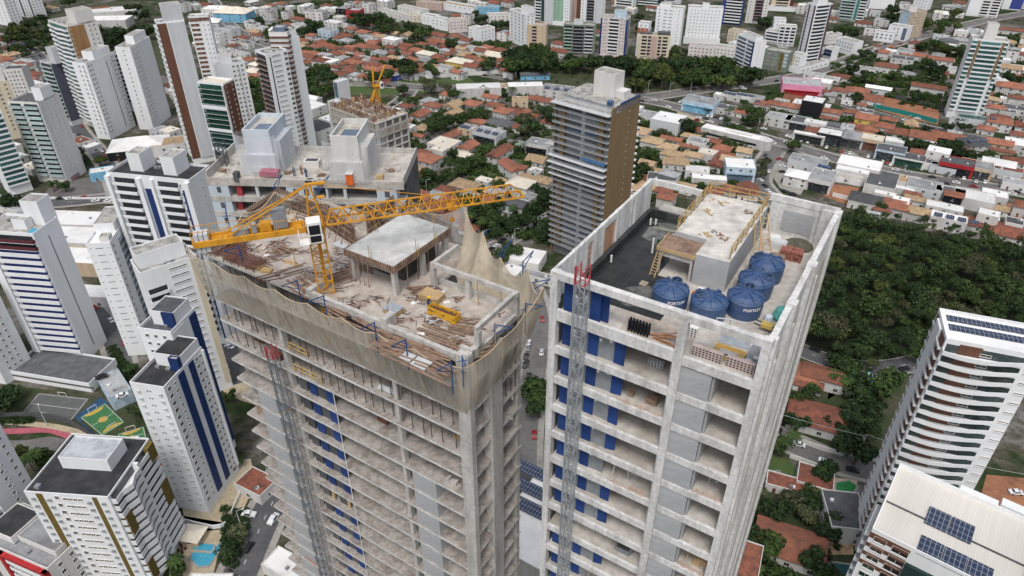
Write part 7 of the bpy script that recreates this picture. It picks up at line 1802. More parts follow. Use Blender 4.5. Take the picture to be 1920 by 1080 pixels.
# ---------------------------------------------------------------- trees
def leaf_mat(name, c, c2, rand=.3):
    m, nt, b = nodes_of(name)
    N, L = nt.nodes, nt.links
    geo = N.new('ShaderNodeNewGeometry')
    nz = N.new('ShaderNodeTexNoise'); nz.inputs['Scale'].default_value = .35; nz.inputs['Detail'].default_value = 6
    L.new(geo.outputs['Position'], nz.inputs['Vector'])
    ad = N.new('ShaderNodeMath'); ad.operation = 'MULTIPLY_ADD'; ad.inputs[1].default_value = .35
    L.new(geo.outputs['Random Per Island'], ad.inputs[0])
    ad.inputs[2].default_value = -.17
    a2 = N.new('ShaderNodeMath'); a2.operation = 'ADD'
    L.new(ad.outputs[0], a2.inputs[0]); L.new(nz.outputs['Fac'], a2.inputs[1])
    rp = N.new('ShaderNodeValToRGB'); e = rp.color_ramp.elements
    e[0].position = .3; e[0].color = (*c2, 1); e[1].position = .72; e[1].color = (*c, 1)
    L.new(a2.outputs[0], rp.inputs['Fac'])
    oi = N.new('ShaderNodeObjectInfo'); mr = N.new('ShaderNodeMapRange')
    mr.inputs[3].default_value = 1-rand; mr.inputs[4].default_value = 1+rand
    L.new(oi.outputs['Random'], mr.inputs[0])
    vm = N.new('ShaderNodeVectorMath'); vm.operation = 'SCALE'
    L.new(rp.outputs[0], vm.inputs[0]); L.new(mr.outputs[0], vm.inputs['Scale'])
    L.new(vm.outputs[0], b.inputs['Base Color'])
    b.inputs['Roughness'].default_value = .75; b.inputs['Specular IOR Level'].default_value = .15
    return m
leafA = leaf_mat('foliage_green', (.058,.094,.025), (.018,.035,.012))
leafB = leaf_mat('foliage_dark', (.036,.062,.022), (.012,.025,.010))
leafC = leaf_mat('foliage_yellow_green', (.085,.108,.027), (.03,.05,.015))
leafD = leaf_mat('foliage_grey_olive', (.10,.11,.055), (.045,.055,.03))
leafS = leaf_mat('foliage_silver_palm', (.28,.33,.28), (.14,.18,.15))

def crown_arrays(seed, n, size, flat=.75):
    """leaf clumps through a lumpy volume of radius 1"""
    r = np.random.RandomState(seed)
    nb = 9
    ctr = r.normal(0, .42, (nb, 3)); ctr[:, 2] = np.abs(ctr[:, 2])*.8-.1
    ctr *= (.62/np.maximum(np.linalg.norm(ctr, axis=1), .62))[:, None]
    rad = r.uniform(.26, .48, nb)
    b = r.randint(0, nb, n)
    d = r.normal(0, 1, (n, 3)); d /= np.linalg.norm(d, axis=1)[:, None]
    rr = r.uniform(.5, 1.0, n)**.6
    p = ctr[b]+d*(rad[b]*rr)[:, None]
    p[:, 2] *= flat
    nrm = d+r.normal(0, .45, (n, 3)); nrm[:, 2] += .35; nrm /= np.linalg.norm(nrm, axis=1)[:, None]
    t = np.cross(nrm, r.normal(0, 1, (n, 3))); t /= np.linalg.norm(t, axis=1)[:, None]
    u = np.cross(nrm, t)
    s = r.uniform(.6, 1.25, n)[:, None]*size
    k = r.uniform(.5, .9, n)[:, None]
    bend = nrm*s*.3
    q = np.stack([p-t*s, p-u*s*k+bend, p+t*s, p+u*s*k-bend*.3], 1)
    return q.reshape(-1, 3)

def quads_mesh(name, V, mat):
    n = len(V)//4
    me = bpy.data.meshes.new(name)
    me.vertices.add(len(V)); me.vertices.foreach_set('co', np.asarray(V, dtype=np.float32).ravel())
    me.loops.add(n*4); me.loops.foreach_set('vertex_index', np.arange(n*4, dtype=np.int32))
    me.polygons.add(n); me.polygons.foreach_set('loop_start', np.arange(0, n*4, 4, dtype=np.int32))
    me.polygons.foreach_set('loop_total', np.full(n, 4, dtype=np.int32))
    me.materials.append(mat); me.update(calc_edges=True)
    return me

def trunk_mb(seed):
    r = random.Random(seed); mb = MB()
    mb.cyl((0,0), .09, .055, -1.35, -.25, 7)
    for k in range(5):
        a = k*1.26+r.uniform(-.3,.3); z0 = r.uniform(-.5,-.25)
        mb.bar((0,0,z0), (math.cos(a)*.45, math.sin(a)*.45, z0+r.uniform(.3,.55)), .045)
    return mb
CROWN = {}
for mn, m in (('A',leafA),('B',leafB),('C',leafC),('D',leafD)):
    for k in range(3): CROWN[mn,k] = quads_mesh('crown', crown_arrays(11*k+ord(mn), 900, .10), m)
TRUNK = [trunk_mb(k).mesh('trunk', bark) for k in range(3)]
def palm_mesh(m):
    mb = MB(); r = random.Random(3)
    for k in range(13):
        a = k*2.4; up = r.uniform(.1,.7); pr = None
        for i in range(5):
            t = i/4; x = t*1.0; z = up*t*1.2-t*t*(.55+up*.4); wd = .16*math.sin(math.pi*min(1, t*.85+.15))+.01
            c, s = math.cos(a), math.sin(a)
            cur = ((c*x-s*wd, s*x+c*wd, z-.03), (c*x, s*x, z+.02), (c*x+s*wd, s*x-c*wd, z-.03))
            if pr: mb.poly([pr[0], pr[1], cur[1], cur[0]]); mb.poly([pr[1], pr[2], cur[2], cur[1]])
            pr = cur
    return mb.mesh('crown', m)
PALM = palm_mesh(leafA); PALMS = palm_mesh(leafS)
PTRUNK = MB().cyl((0,0), .05, .035, -2.0, .02, 7).mesh('trunk', bark)
def tree(px, py, r, kind='A', label=None, base=None, group=None, xy=None, palm=False, hs=1.0):
    r *= 1.22 if not palm else 1.0
    zc = r*(.92 if not palm else 1.9)*hs
    c = xy if xy is not None else G(px, py, zc)
    rr = random.Random(int(px*13+py*7))
    o = thing('palm_tree' if palm else 'tree', label, 'palm tree' if palm else 'tree', (c.x, c.y, 0), rr.uniform(0, 6.28), group)
    me = (PALMS if kind == 'S' else PALM) if palm else CROWN[kind, rr.randrange(3)]
    k = link('crown', me, o, (0,0,zc)); k.scale = (r, r, r*rr.uniform(.85,1.1)*(1 if not palm else .9))
    t = link('trunk', PTRUNK if palm else TRUNK[rr.randrange(3)], o, (0,0,zc)); t.scale = (r, r, zc/(2.0 if palm else 1.35))
    if not label: later(o, base or ('feathery palm tree' if palm else dict(A='green leafy tree', B='dark green bushy tree', C='yellow-green tree', D='thin grey-olive tree')[kind]), px, py)
    return o
def grove(poly, n, r0, r1, label, group, seed, kinds='AABBC', gap=.75):
    r = random.Random(seed)
    xs, ys = [p[0] for p in poly], [p[1] for p in poly]
    n = max(3, int(n*.5)) if n != 46 else n
    done = []; tries = 0
    while len(done) < n and tries < n*60:
        tries += 1
        x, y = r.uniform(min(xs), max(xs)), r.uniform(min(ys), max(ys))
        if not inpoly(x, y, poly): continue
        rad = r.uniform(r0, r1)
        c = G(x, y, rad*1.15)
        if any((c-d).length < gap*(rad+q) for d, q in done): continue
        done.append((c, rad))
        tree(x, y, rad, r.choice(kinds), label, None, group, xy=c)
# big single trees and garden trees
for a in [(1487,271,4.6,'A'),(1475,277,1,'A')][:1]+[(835,226,6.5,'A'),(812,238,6,'A'),(866,222,6,'A'),(893,213,6,'A'),(985,222,6,'D'),(1000,238,7,'B'),(1022,212,6,'B'),(985,245,6,'D'),(1035,225,5,'B'),(757,258,5.5,'A'),(768,270,5,'A'),(905,282,5,'A'),(918,276,4,'A'),(880,305,5.5,'A'),(895,300,5,'A'),(865,318,4.5,'A'),(850,285,4,'B'),(800,325,5,'A'),(795,340,4.5,'B'),(826,335,3.5,'B'),(935,343,3.5,'A'),(1008,358,5,'B'),(1025,372,5,'B'),
          (1287,236,6,'B'),(1243,250,4,'D'),(1410,207,5,'A'),(1425,212,5.5,'A'),(1418,222,5.5,'A'),(1400,225,4,'B'),(1365,225,3,'B'),(1395,192,3.5,'A'),(1330,205,3.5,'A'),(1220,290,4.5,'A'),(1200,300,4.5,'A'),(1180,262,5,'A'),(1192,222,6,'A'),(1215,232,4,'A'),(1210,316,5,'A'),(1195,330,5,'A'),(1435,305,4.5,'D'),(1428,322,4,'D'),
          (1505,165,2.5,'A'),(1606,182,4.5,'B'),(1572,178,2.5,'A'),(1548,185,3,'A'),(1625,142,6,'B'),(1600,130,6,'B'),(1640,150,5,'C'),(1680,140,5,'A'),(1710,128,6,'B'),(1740,118,6,'A'),(1760,128,6,'B'),(1757,140,5,'B'),(1775,146,4,'C'),(1720,180,5,'B'),(1890,142,5,'B'),(1905,148,5,'B'),(1770,90,6,'C'),(1755,82,6,'A'),(1785,92,6,'A'),(1730,88,6,'B'),(1800,98,5,'A'),(1620,98,5,'B'),
          (1650,253,3,'B'),(1690,262,4,'B'),(1720,270,5,'B'),(1742,275,4.5,'B'),(1765,272,5,'B'),(1785,270,5.5,'B'),(1800,285,4.5,'B'),(1815,290,4.5,'B'),(1840,292,4,'A'),(1855,290,3.5,'A'),(1735,240,3,'B'),(1778,238,4,'B'),(1812,236,4,'B'),(1750,300,3,'A'),(1755,310,2.5,'C'),(1800,232,4,'B'),
          (1010,745,6.5,'A'),(1000,720,5,'A'),(1012,762,5,'B'),(955,470,5.5,'A'),(940,478,5,'A'),(1025,425,4.5,'B'),(1015,440,4,'B'),(900,395,6,'A'),(915,405,5,'A'),(880,378,6,'A'),(935,382,5,'B'),(960,425,4,'B'),(1000,395,5,'B'),(990,412,5,'B'),(955,412,5,'B'),
          (700,145,7,'A'),(725,140,6,'A'),(750,118,8,'B'),(770,122,6,'B'),(765,133,7,'A'),(808,128,6,'A'),(815,135,5,'A'),(845,82,6,'A'),(795,155,6,'D'),(808,160,6,'D'),(835,162,5,'D'),(755,168,5,'A'),(885,168,4,'A'),(905,170,5,'A'),(850,175,5,'A'),(940,170,4,'A'),(915,120,6,'A'),(905,112,5,'A'),(922,110,4,'B'),
          (580,45,8,'B'),(570,58,7,'B'),(484,38,6,'B'),(560,98,3,'A'),(465,158,9,'A'),(480,160,8,'A'),(583,140,8,'A'),(600,130,8,'A'),(590,155,7,'A'),(612,145,8,'B'),(570,160,7,'B'),(600,170,7,'A'),(615,162,6,'D'),(490,185,7,'A'),(477,205,7,'A'),(497,195,6,'B'),
          (185,298,4.5,'C'),(140,285,5,'B'),(145,300,4.5,'B'),(120,348,3.5,'A'),(98,345,3,'A'),(15,376,6,'B'),(30,380,5,'B'),(85,420,3,'A'),(232,408,4,'A'),(160,480,4,'A'),(168,490,3,'A'),
          (256,772,3,'B'),(35,850,3.5,'C'),(70,855,3,'A'),(85,860,3,'A'),(6,745,4,'B'),(245,690,2.5,'A'),(445,1000,2.8,'D'),(425,1035,3,'B'),(332,1070,2.5,'A'),(440,870,2.5,'A'),(430,740,3,'A'),(415,850,2.5,'A'),
          (1445,825,4,'A'),(1460,832,3.5,'A'),(1545,880,4,'B'),(1555,875,3,'B'),(1430,790,3.5,'B'),(1570,680,5,'B'),(1595,690,5,'A'),(1480,745,4,'A'),(1510,738,3.5,'A'),(1530,730,3,'A'),(1560,795,4,'B'),(1590,800,3.5,'B'),(1500,790,4,'B'),(1470,780,4,'B'),(1620,800,5,'B')]:
    tree(*a)
for a in [(880,402,4.5),(905,412,4.5),(895,390,4),(962,388,3.5),(770,120,4),(675,128,4),(688,133,3.5),(718,89,3.5),(865,170,3.5),(960,165,4.5),(1390,200,3.5),(1372,203,3),(1362,206,3),(1330,190,3),(1472,826,3.5),(1490,815,3),(745,92,3.5),(905,118,4),(915,126,3.5),(65,850,3.5),(50,858,3.5),(1565,700,3.5),(1590,712,3.5),(1620,645,5),(1550,600,5),(1830,500,4.5),(325,1050,3),(470,145,3)]:
    tree(*a, palm=True)
tree(976,268,4.2,'S','silver fan palm in the paved yard of the grey house',palm=True)
# groves whose trees look alike
grove([(20,35),(70,28),(110,45),(150,70),(205,95),(215,110),(120,112),(80,95),(30,95),(5,80)], 16, 5, 9, 'one of the dark trees in the wood behind the zigzag balcony tower', 'wood at the top left', 1, 'ABBC', .5)
grove([(165,50),(210,55),(280,50),(275,75),(230,82),(178,92),(170,70)], 14, 5, 9, 'one of the trees between the club roof and the plain white towers', 'club trees', 2, 'ABB')
grove([(225,10),(290,5),(320,20),(290,45),(240,30)], 8, 5, 8, 'one of the trees beside the long white club roof', 'trees by the long club roof', 3, 'ABB')
grove([(60,15),(110,18),(150,20),(140,0),(60,0)], 6, 5, 8, 'one of the trees at the top edge beyond the club', 'trees beyond the club', 31, 'ABBC')
grove([(655,28),(720,30),(790,38),(820,52),(800,68),(770,72),(745,58),(690,50),(660,38)], 22, 5, 8, 'one of the street trees below the white walk-up estate', 'estate street trees', 4, 'AABB')
grove([(955,95),(1010,92),(1060,108),(1190,110),(1320,110),(1395,120),(1420,148),(1330,155),(1240,148),(1190,160),(1180,130),(1140,120),(1060,122),(1010,126),(950,124)], 46, 6.5, 9.5, 'one of the trees in the green belt behind the bronze-sided tower', 'green belt', 5, 'AABBC', .6)
grove([(870,15),(905,18),(912,40),(885,52),(872,35)], 6, 5, 8, 'one of the dark trees between the sky blue and white flats', 'estate courtyard trees', 6, 'BB')
grove([(920,48),(955,42),(955,75),(918,78)], 6, 5, 8, 'one of the dark trees right of the L-shaped flats', 'trees right of the flats', 7, 'BB')
grove([(1195,20),(1230,20),(1232,60),(1220,70),(1195,55)], 7, 5, 8, 'one of the dark trees between the beige navy-edged and plain white towers', 'trees between towers', 8, 'BB')
grove([(1420,30),(1450,28),(1458,46),(1425,52)], 5, 5, 8, 'one of the trees below the maroon balcony tower', 'trees below maroon tower', 9, 'AB')
grove([(1560,40),(1600,45),(1598,70),(1562,68)], 6, 5, 8, 'one of the trees below the teal tower', 'trees below teal tower', 10, 'AB')
grove([(1660,15),(1700,15),(1700,45),(1662,40)], 7, 5, 8, 'one of the dark trees left of the beige tower', 'trees left of beige tower', 11, 'BB')
grove([(1735,30),(1800,22),(1805,42),(1780,58),(1735,58)], 11, 5, 8, 'one of the bright green trees right of the beige tower', 'trees right of beige tower', 12, 'ACC')
grove([(1580,132),(1650,138),(1660,158),(1600,155)], 7, 3.5, 5, 'one of the garden trees before the long lawn', 'lawn trees', 13, 'ABC')
grove([(1420,630),(1450,700),(1480,760),(1430,820),(1400,780)], 7, 3.5, 5, 'one of the bushy trees along the right concrete tower foot', 'trees at the tower foot', 14, 'AB')
grove([(1600,705),(1660,690),(1690,700),(1650,780),(1620,850),(1570,840),(1590,760)], 18, 4, 6.5, 'one of the dark trees beside the curved-balcony tower', 'trees by the curved tower', 15, 'ABB')
grove([(1400,910),(1460,925),(1530,925),(1570,960),(1550,1000),(1500,975),(1430,965),(1400,960)], 16, 3.5, 5.5, 'one of the dark trees between the maroon terrace and the orange roof', 'garden trees bottom right', 16, 'BBD')
grove([(1400,1000),(1440,1020),(1500,1045),(1560,1040),(1560,1110),(1380,1110)], 13, 3.5, 5.5, 'one of the trees at the bottom edge below the orange roof', 'bottom edge trees', 17, 'AAB')
grove([(1300,232),(1345,252),(1420,275),(1400,290),(1340,285),(1310,260)], 10, 2.5, 4, 'one of the scruffy trees along the bus-shaped hall', 'hall hedge trees', 18, 'DDA')
grove([(870,430),(905,380),(950,400),(960,430),(930,450)], 8, 3, 5, 'one of the garden trees behind the pale net', 'garden trees by the pool', 19, 'ABB')
grove([(0,745),(25,728),(30,745),(15,770),(0,775)], 3, 3, 5, 'one of the dark trees left of the grey court', 'trees by the grey court', 20, 'BB')
grove([(1265,75),(1290,90),(1285,110),(1262,105)], 4, 4, 6, 'one of the trees by the red shuttered mid-rise', 'trees by the mid-rise', 21, 'AB')
# the forest on the right: one mass nobody could count
def forest(poly, n, seed, rads):
    r = np.random.RandomState(seed); rr = random.Random(seed)
    xs, ys = [p[0] for p in poly], [p[1] for p in poly]
    pos = []; tries = 0
    while len(pos) < n and tries < n*40:
        tries += 1
        x, y = rr.uniform(min(xs), max(xs)), rr.uniform(min(ys), max(ys))
        if not inpoly(x, y, poly): continue
        rad = rr.choice(rads)
        c = G(x, y, 6)
        if any((c.xy-d.xy).length < .5*(rad+q) for d, q in pos[-400:]): continue
        pos.append((c, rad))
    return pos
LF = dict(A=leaf_mat('forest_green', (.052,.080,.024), (.015,.028,.010)), B=leaf_mat('forest_dark', (.034,.055,.020), (.011,.022,.009)), C=leaf_mat('forest_light', (.078,.098,.027), (.025,.040,.013)), D=leaf_mat('forest_olive', (.07,.072,.036), (.028,.032,.018)))
def mass(poly, n, seed, label, name='forest', zr=(2.5, 8), rads=(2.6, 3.4, 4.2, 5.2, 6.2), nl=420, kinds='AAABBBBBCD', leaf=.105, cat='forest'):
    pos = forest(poly, n, seed, rads)
    base = {k: [crown_arrays(100+j+17*i, nl, leaf) for j in range(4)] for i, k in enumerate('ABCD')}
    acc = {k: [] for k in 'ABCD'}; rm_ = random.Random(seed)
    for i, (c, rad) in enumerate(pos):
        k = rm_.choice(kinds)
        V = base[k][i % 4].copy(); a = rm_.uniform(0, 6.28); ca, sa = math.cos(a), math.sin(a)
        V = V @ np.array([[ca, sa, 0], [-sa, ca, 0], [0, 0, 1]])
        V *= rad; V[:, 2] *= rm_.uniform(.8, 1.2)
        V += np.array([c.x, c.y, rm_.uniform(*zr)])
        acc[k].append(V)
    ks = [k for k in 'ABCD' if acc[k]]
    allV = [np.concatenate(acc[k]) for k in ks]
    lm = dict(A=leafA, B=leafB, C=leafC, D=leafD) if name != 'forest' or len(label) < 60 else LF
    fm = quads_mesh(name, np.concatenate(allV), lm[ks[0]])
    for k in ks[1:]: fm.materials.append(lm[k])
    fm.polygons.foreach_set('material_index', np.repeat(np.arange(len(ks), dtype=np.int32), [len(v)//4 for v in allV]))
    tag(link(name, fm), label, cat, kind='stuff')
mass([(1585,402),(1640,398),(1700,428),(1790,436),(1850,452),(2000,470),(2000,640),(1900,640),(1770,620),(1745,660),(1690,668),(1600,676),(1540,655),(1490,628),(1530,520)], 900, 5, 'dense dark green forest filling the slope right of the water tank tower', zr=(2.5,12), rads=(3,4.2,5.5,7,8.5), nl=860, leaf=.070)
mass([(20,35),(70,25),(110,40),(150,68),(205,92),(215,108),(120,110),(80,95),(30,95),(5,80)], 90, 6, 'dark wood behind the zigzag balcony tower at the top left', 'wood', (3,7), (3.5,5,6.5), 300, 'ABBBC', .13, 'wood')
mass([(165,52),(280,48),(280,78),(230,84),(175,94)], 45, 7, 'dark wood between the club roof and the plain white towers', 'wood', (3,7), (3.5,5,6.5), 300, 'ABBB', .13, 'wood')
mass([(955,97),(1010,96),(1060,110),(1190,114),(1320,114),(1395,124),(1415,146),(1330,152),(1240,146),(1190,158),(1180,130),(1140,122),(1060,124),(1010,128),(950,124)], 110, 8, 'understorey of the green belt behind the bronze-sided tower', 'wood', (2,5), (3.5,4.5,6), 300, 'AABBBD', .13, 'wood')
mass([(655,30),(720,32),(790,40),(818,54),(800,66),(770,70),(745,58),(690,48)], 50, 9, 'understorey of the street trees below the white walk-up estate', 'wood', (2,5), (3,4,5), 260, 'ABB', .14, 'wood')
# loose shrubs over the scrubby ground, one mass
def shrubs(polys, n, seed, big=1.9):
    rr = random.Random(seed); out = []
    b0 = [crown_arrays(300+j, 110, .19) for j in range(3)]
    for P in polys:
        xs, ys = [p[0] for p in P], [p[1] for p in P]; k = 0; t = 0
        while k < n and t < n*30:
            t += 1
            x, y = rr.uniform(min(xs), max(xs)), rr.uniform(min(ys), max(ys))
            if not inpoly(x, y, P): continue
            k += 1; g = G(x, y, .4); s = rr.uniform(.8, big)
            out.append(b0[k % 3]*s+np.array([g.x, g.y, s*.35]))
    return np.concatenate(out)
SV = shrubs([[(1430,660),(1480,665),(1450,780),(1420,830)],[(1400,900),(1580,930),(1570,1080),(1360,1080)],[(1570,690),(1690,690),(1640,840),(1580,850)],[(215,848),(270,835),(275,850),(220,860)],[(0,785),(60,782),(60,792),(0,792)],[(200,650),(215,645),(260,720),(245,730)],[(1640,130),(1740,140),(1750,168),(1660,160)],[(1690,252),(1860,285),(1860,300),(1700,285)],[(940,125),(1430,140),(1420,160),(940,155)],[(870,380),(1020,380),(1000,440),(890,450)],[(420,950),(470,960),(450,1060),(415,1060)],[(860,300),(960,340),(900,350),(790,350)]], 90, 9)
SW = shrubs([[(740,180),(1040,170),(1040,460),(860,420),(760,340)],[(640,60),(960,80),(960,130),(640,130)],[(1170,230),(1420,240),(1400,350),(1180,380)],[(1560,110),(1920,60),(1920,240),(1560,170)],[(1440,170),(1900,290),(1900,320),(1440,210)],[(450,20),(640,0),(640,140),(560,140)]], 900, 19, 4.2)
tag(link('undergrowth', quads_mesh('undergrowth', SW, leafA)), 'scattered garden shrubs and hedges between the low houses', 'undergrowth', kind='stuff')
tag(link('undergrowth', quads_mesh('undergrowth', SV, leafB)), 'low green undergrowth and hedges around gardens and roads', 'undergrowth', kind='stuff')
# ---------------------------------------------------------------- cars, poles, walls and hoardings
CARC = dict(w=('white',(.72,.73,.74)), k=('black',(.022,.023,.026)), r=('red',(.28,.02,.025)), g=('grey',(.2,.21,.22)), s=('silver',(.45,.46,.47)))
CM = {}
for k, (n, c) in CARC.items(): CM[k] = M('car_paint_'+n, c, tuple(x*.9 for x in c), 2, rough=.3, spec=.5)
def car_body(m):
    mb = MB()
    pr = [(-2.1,.35),(-2.12,.75),(-1.95,.92),(-1.3,.98),(-.75,1.42),(.55,1.44),(1.2,1.0),(1.95,.86),(2.1,.7),(2.12,.35)]
    def ring(y, ins):
        return [(x, y*(1 if z < 1.0 else .82), z) for x, z in pr]
    a, b = ring(-.87,0), ring(.87,0); n = len(pr)
    mb.v += a+b
    for i in range(n-1): mb.f.append((i, i+1, n+i+1, n+i)); mb.m.append(0)
    mb.f.append(tuple(range(n-1,-1,-1))); mb.m.append(0); mb.f.append(tuple(range(n, 2*n))); mb.m.append(0); mb.f.append((0,n,2*n-1,n-1)); mb.m.append(0)
    return mb.mesh('body', m)
def car_glass():
    mb = MB()
    mb.poly([(-1.27,-.74,1.0),(-1.27,.74,1.0),(-.79,.66,1.41),(-.79,-.66,1.41)][::-1]); mb.poly([(1.17,-.74,1.03),(1.17,.74,1.03),(.6,.66,1.43),(.6,-.66,1.43)])
    for s in (-1,1): mb.poly([(-1.1,s*.9,1.0),(1.0,s*.9,1.02),(.5,s*.735,1.38),(-.72,s*.735,1.38)])
    return mb.mesh('windows', blackp)
CB = {k: car_body(m) for k, m in CM.items()}; CG = car_glass()
WH = MB().cyl((0,0),.33,.33,-.1,.1,12).mesh('wheel', tyre)
HL = MB().box(2.03,2.125,.45,.78,.6,.76).mesh('headlight', whitebox)
def car(px, py, col, ang, near=False, z=0, label=None, van=False):
    g = G(px, py, z+.6)
    o = thing('parked_car', label, 'car', (g.x, g.y, z+.1), R(ang), None)
    b = link('body', CB[col], o); gl = link('windows', CG, o)
    if van: b.scale = (1.06,1.05,1.35); gl.scale = (1.06,1.05,1.33)
    if near:
        for sx in (-1.3,1.3):
            for sy in (-.82,.82): link('wheel', WH, o, mat=Matrix.Translation((sx,sy,.33)) @ Matrix.Rotation(R(90),4,'X'))
        link('headlight', HL, o); link('headlight', HL, o, (0,-1.23,0))
    if not label: later(o, CARC[col][0]+(' van' if van else ' car'), px, py)
for a in [(1310,220,'w',-30),(1307,225,'r',-30),(1323,223,'k',-30),(1332,228,'w',-30),(1328,217,'w',60),(1335,218,'w',60),(1341,219,'k',60),(1347,220,'k',60),(1352,222,'w',60),(1432,241,'w',-30),(1443,259,'k',-30),(1390,162,'w',-10),(1395,166,'w',-10),(1445,172,'w',5),(1276,191,'w',50),(1183,283,'r',-35),(1262,187,'k',-10),
          (1467,311,'w',-10),(1467,322,'k',-10),(1468,338,'k',60),(1425,337,'w',120),(1434,348,'k',115),(1440,358,'w',110),(1445,366,'w',110),(1469,358,'k',-40),(1487,364,'k',-25),(1461,298,'r',30),(1550,276,'w',60),(1571,281,'k',60),(1579,284,'r',60),(1585,285,'g',60),(1594,287,'w',60),(1628,293,'w',60),
          (1646,301,'k',60),(1655,303,'w',60),(1663,305,'r',60),(1670,308,'w',60),(1476,254,'w',60),(1482,256,'w',60),(1487,257,'w',60),(1503,263,'w',60),(1515,266,'w',60),(1532,272,'k',60),(1774,329,'k',60),(1788,331,'k',60),(1796,333,'k',60),(1807,334,'w',60),(1793,342,'w',-25),(1830,340,'w',60),(1847,341,'w',60),(1887,347,'k',60),(1894,348,'w',60),(1906,360,'k',-25),
          (1697,225,'w',-27),(1710,229,'r',-27),(1720,222,'w',-27),(744,200,'w',35),(750,196,'w',35),(756,192,'w',35),(762,187,'w',35),(768,183,'w',35),(742,206,'w',35),(736,196,'k',35),(752,209,'g',35),(770,355,'s',35),(940,455,'k',40),(931,461,'w',40),(922,466,'k',40),(943,450,'k',40),
          (470,72,'w',-20),(480,75,'w',-20),(500,78,'k',-20),(440,88,'w',10),(450,90,'w',10),(420,100,'w',10),(450,62,'k',60),(530,88,'g',-15),(560,96,'w',-15),(700,102,'w',-30),(730,119,'k',-30),(725,117,'w',-30),(1625,85,'w',35),(1636,96,'w',40),(1580,118,'w',30),(1660,82,'k',35),(1752,70,'w',20),(1725,75,'w',20),(1600,110,'k',30),
          (160,262,'k',-40),(172,270,'w',-40),(190,283,'w',-40),(60,98,'w',-45),(75,105,'k',-45),(90,118,'k',-60),(1040,400,'k',30),(665,28,'w',-20),(690,36,'k',-20)]:
    car(*a)
car(990,652,'g',78,True,0,'grey car, first in the file parked between the concrete towers'); car(986,668,'k',78,True,0,'black car, second in the file parked between the concrete towers'); car(984,684,'k',78,True,0,'black car, last in the file parked between the concrete towers'); car(991,643,'w',78,True,0,'white car heading the file between the concrete towers')
car(1470,822,'w',-24,True,0,'white car on the bottom right street, nearest the concrete tower'); car(1498,833,'w',-24,True,0,'white car on the bottom right street, behind the first'); car(1905,923,'w',-5,True,0,'white pickup-like car right of the curved-balcony tower')
car(513,974,'w',72,True,0,'white van driving on the bottom left street',True); car(467,965,'w',-5,True,0,'white car on the small forecourt by the gatehouse',True); car(482,933,'g',-5,True,0,'grey car under the gatehouse canopy'); car(466,1026,'k',72,True,0,'black car at the kerb of the bottom left street')
car(190,706,'k',32,True,6.5,'black car on the pale blue parking deck'); car(229,741,'w',32,True,6.5,'white car on the pale blue parking deck'); car(258,824,'w',-8,True,0,'silver-white car on the curved lane behind the black roof'); car(406,609,'w',-25,True,0,'white car at the lane left of the netted tower'); car(430,650,'w',-25,True,0,'white car at the poolside terrace left of the netted tower')
car(1735,100,'w',30); car(112,372,'k',-5); 
def wire(a, b, label):
    mb = MB(); p, q = Vector(a), Vector(b)
    for k in range(10):
        t0, t1 = k/10, (k+1)/10
        mb.bar(p.lerp(q,t0)-Vector((0,0,1.6*math.sin(math.pi*t0))), p.lerp(q,t1)-Vector((0,0,1.6*math.sin(math.pi*t1))), .07)
    tag(link('power_line', mb.mesh('power_line', greyw)), label, 'power line')
P0 = G(1607,858,0)+Vector((0,0,10.4))
wire(P0+Vector((-.9,0,0)), G(1330,770,0)+Vector((0,0,10)), 'power line running left from the bottom right utility pole'); wire(P0+Vector((.9,.2,0)), G(1900,930,0)+Vector((0,0,10)), 'power line running right from the bottom right utility pole')
rc_ = random.Random(55)
spots_ = []
for L, rw in ROADL:
    ns = normals(L)
    for i in range(1, len(L)-1, 2):
        if rc_.random() < .45: continue
        s_ = rc_.choice((-1, 1)); p = L[i]+ns[i]*s_*(rw/2-1.1-(1.6 if rc_.random() < .35 else 0)); px, py = PROJ(p)
        if not (0 < px < 1920 and 0 < py < 1080) or any((p-q).length < 7 for q in spots_) or 380 < px < 540 and py > 700: continue
        d_ = L[i+1]-L[i-1]; spots_.append(p)
        car(px, py-1, rc_.choice('wwwkksgr'), math.degrees(math.atan2(d_.y, d_.x))+(180 if s_ > 0 else 0))
# a line of two-wheelers on the kerb
bikem = MB().cyl((0,0),.01,.01,0,.01,3)
bk = MB(); 
for x in (-.6,.6): bk.bar((x,-.04,.3),(x,.04,.3),.6,.6)
bk.bar((-.6,0,.35),(.1,0,.75),.16,.2); bk.bar((.1,0,.75),(.65,0,.5),.14); bk.bar((.45,-.35,1.0),(.45,.35,1.0),.05); bk.bar((.6,0,.3),(.45,0,1.0),.07); bk.box(-.55,.0,-.14,.14,.72,.84)
bkm = bk.mesh('motorcycle', blackp)
for i in range(8):
    g = G(448-i*4.0, 1046+i*6.5, 0)
    o = link('motorcycle', bkm, None, (g.x, g.y, .1), R(160)); tag(o, 'one of the dark motorcycles in a row along the bottom left kerb', 'motorcycle', 'motorcycles at the kerb')

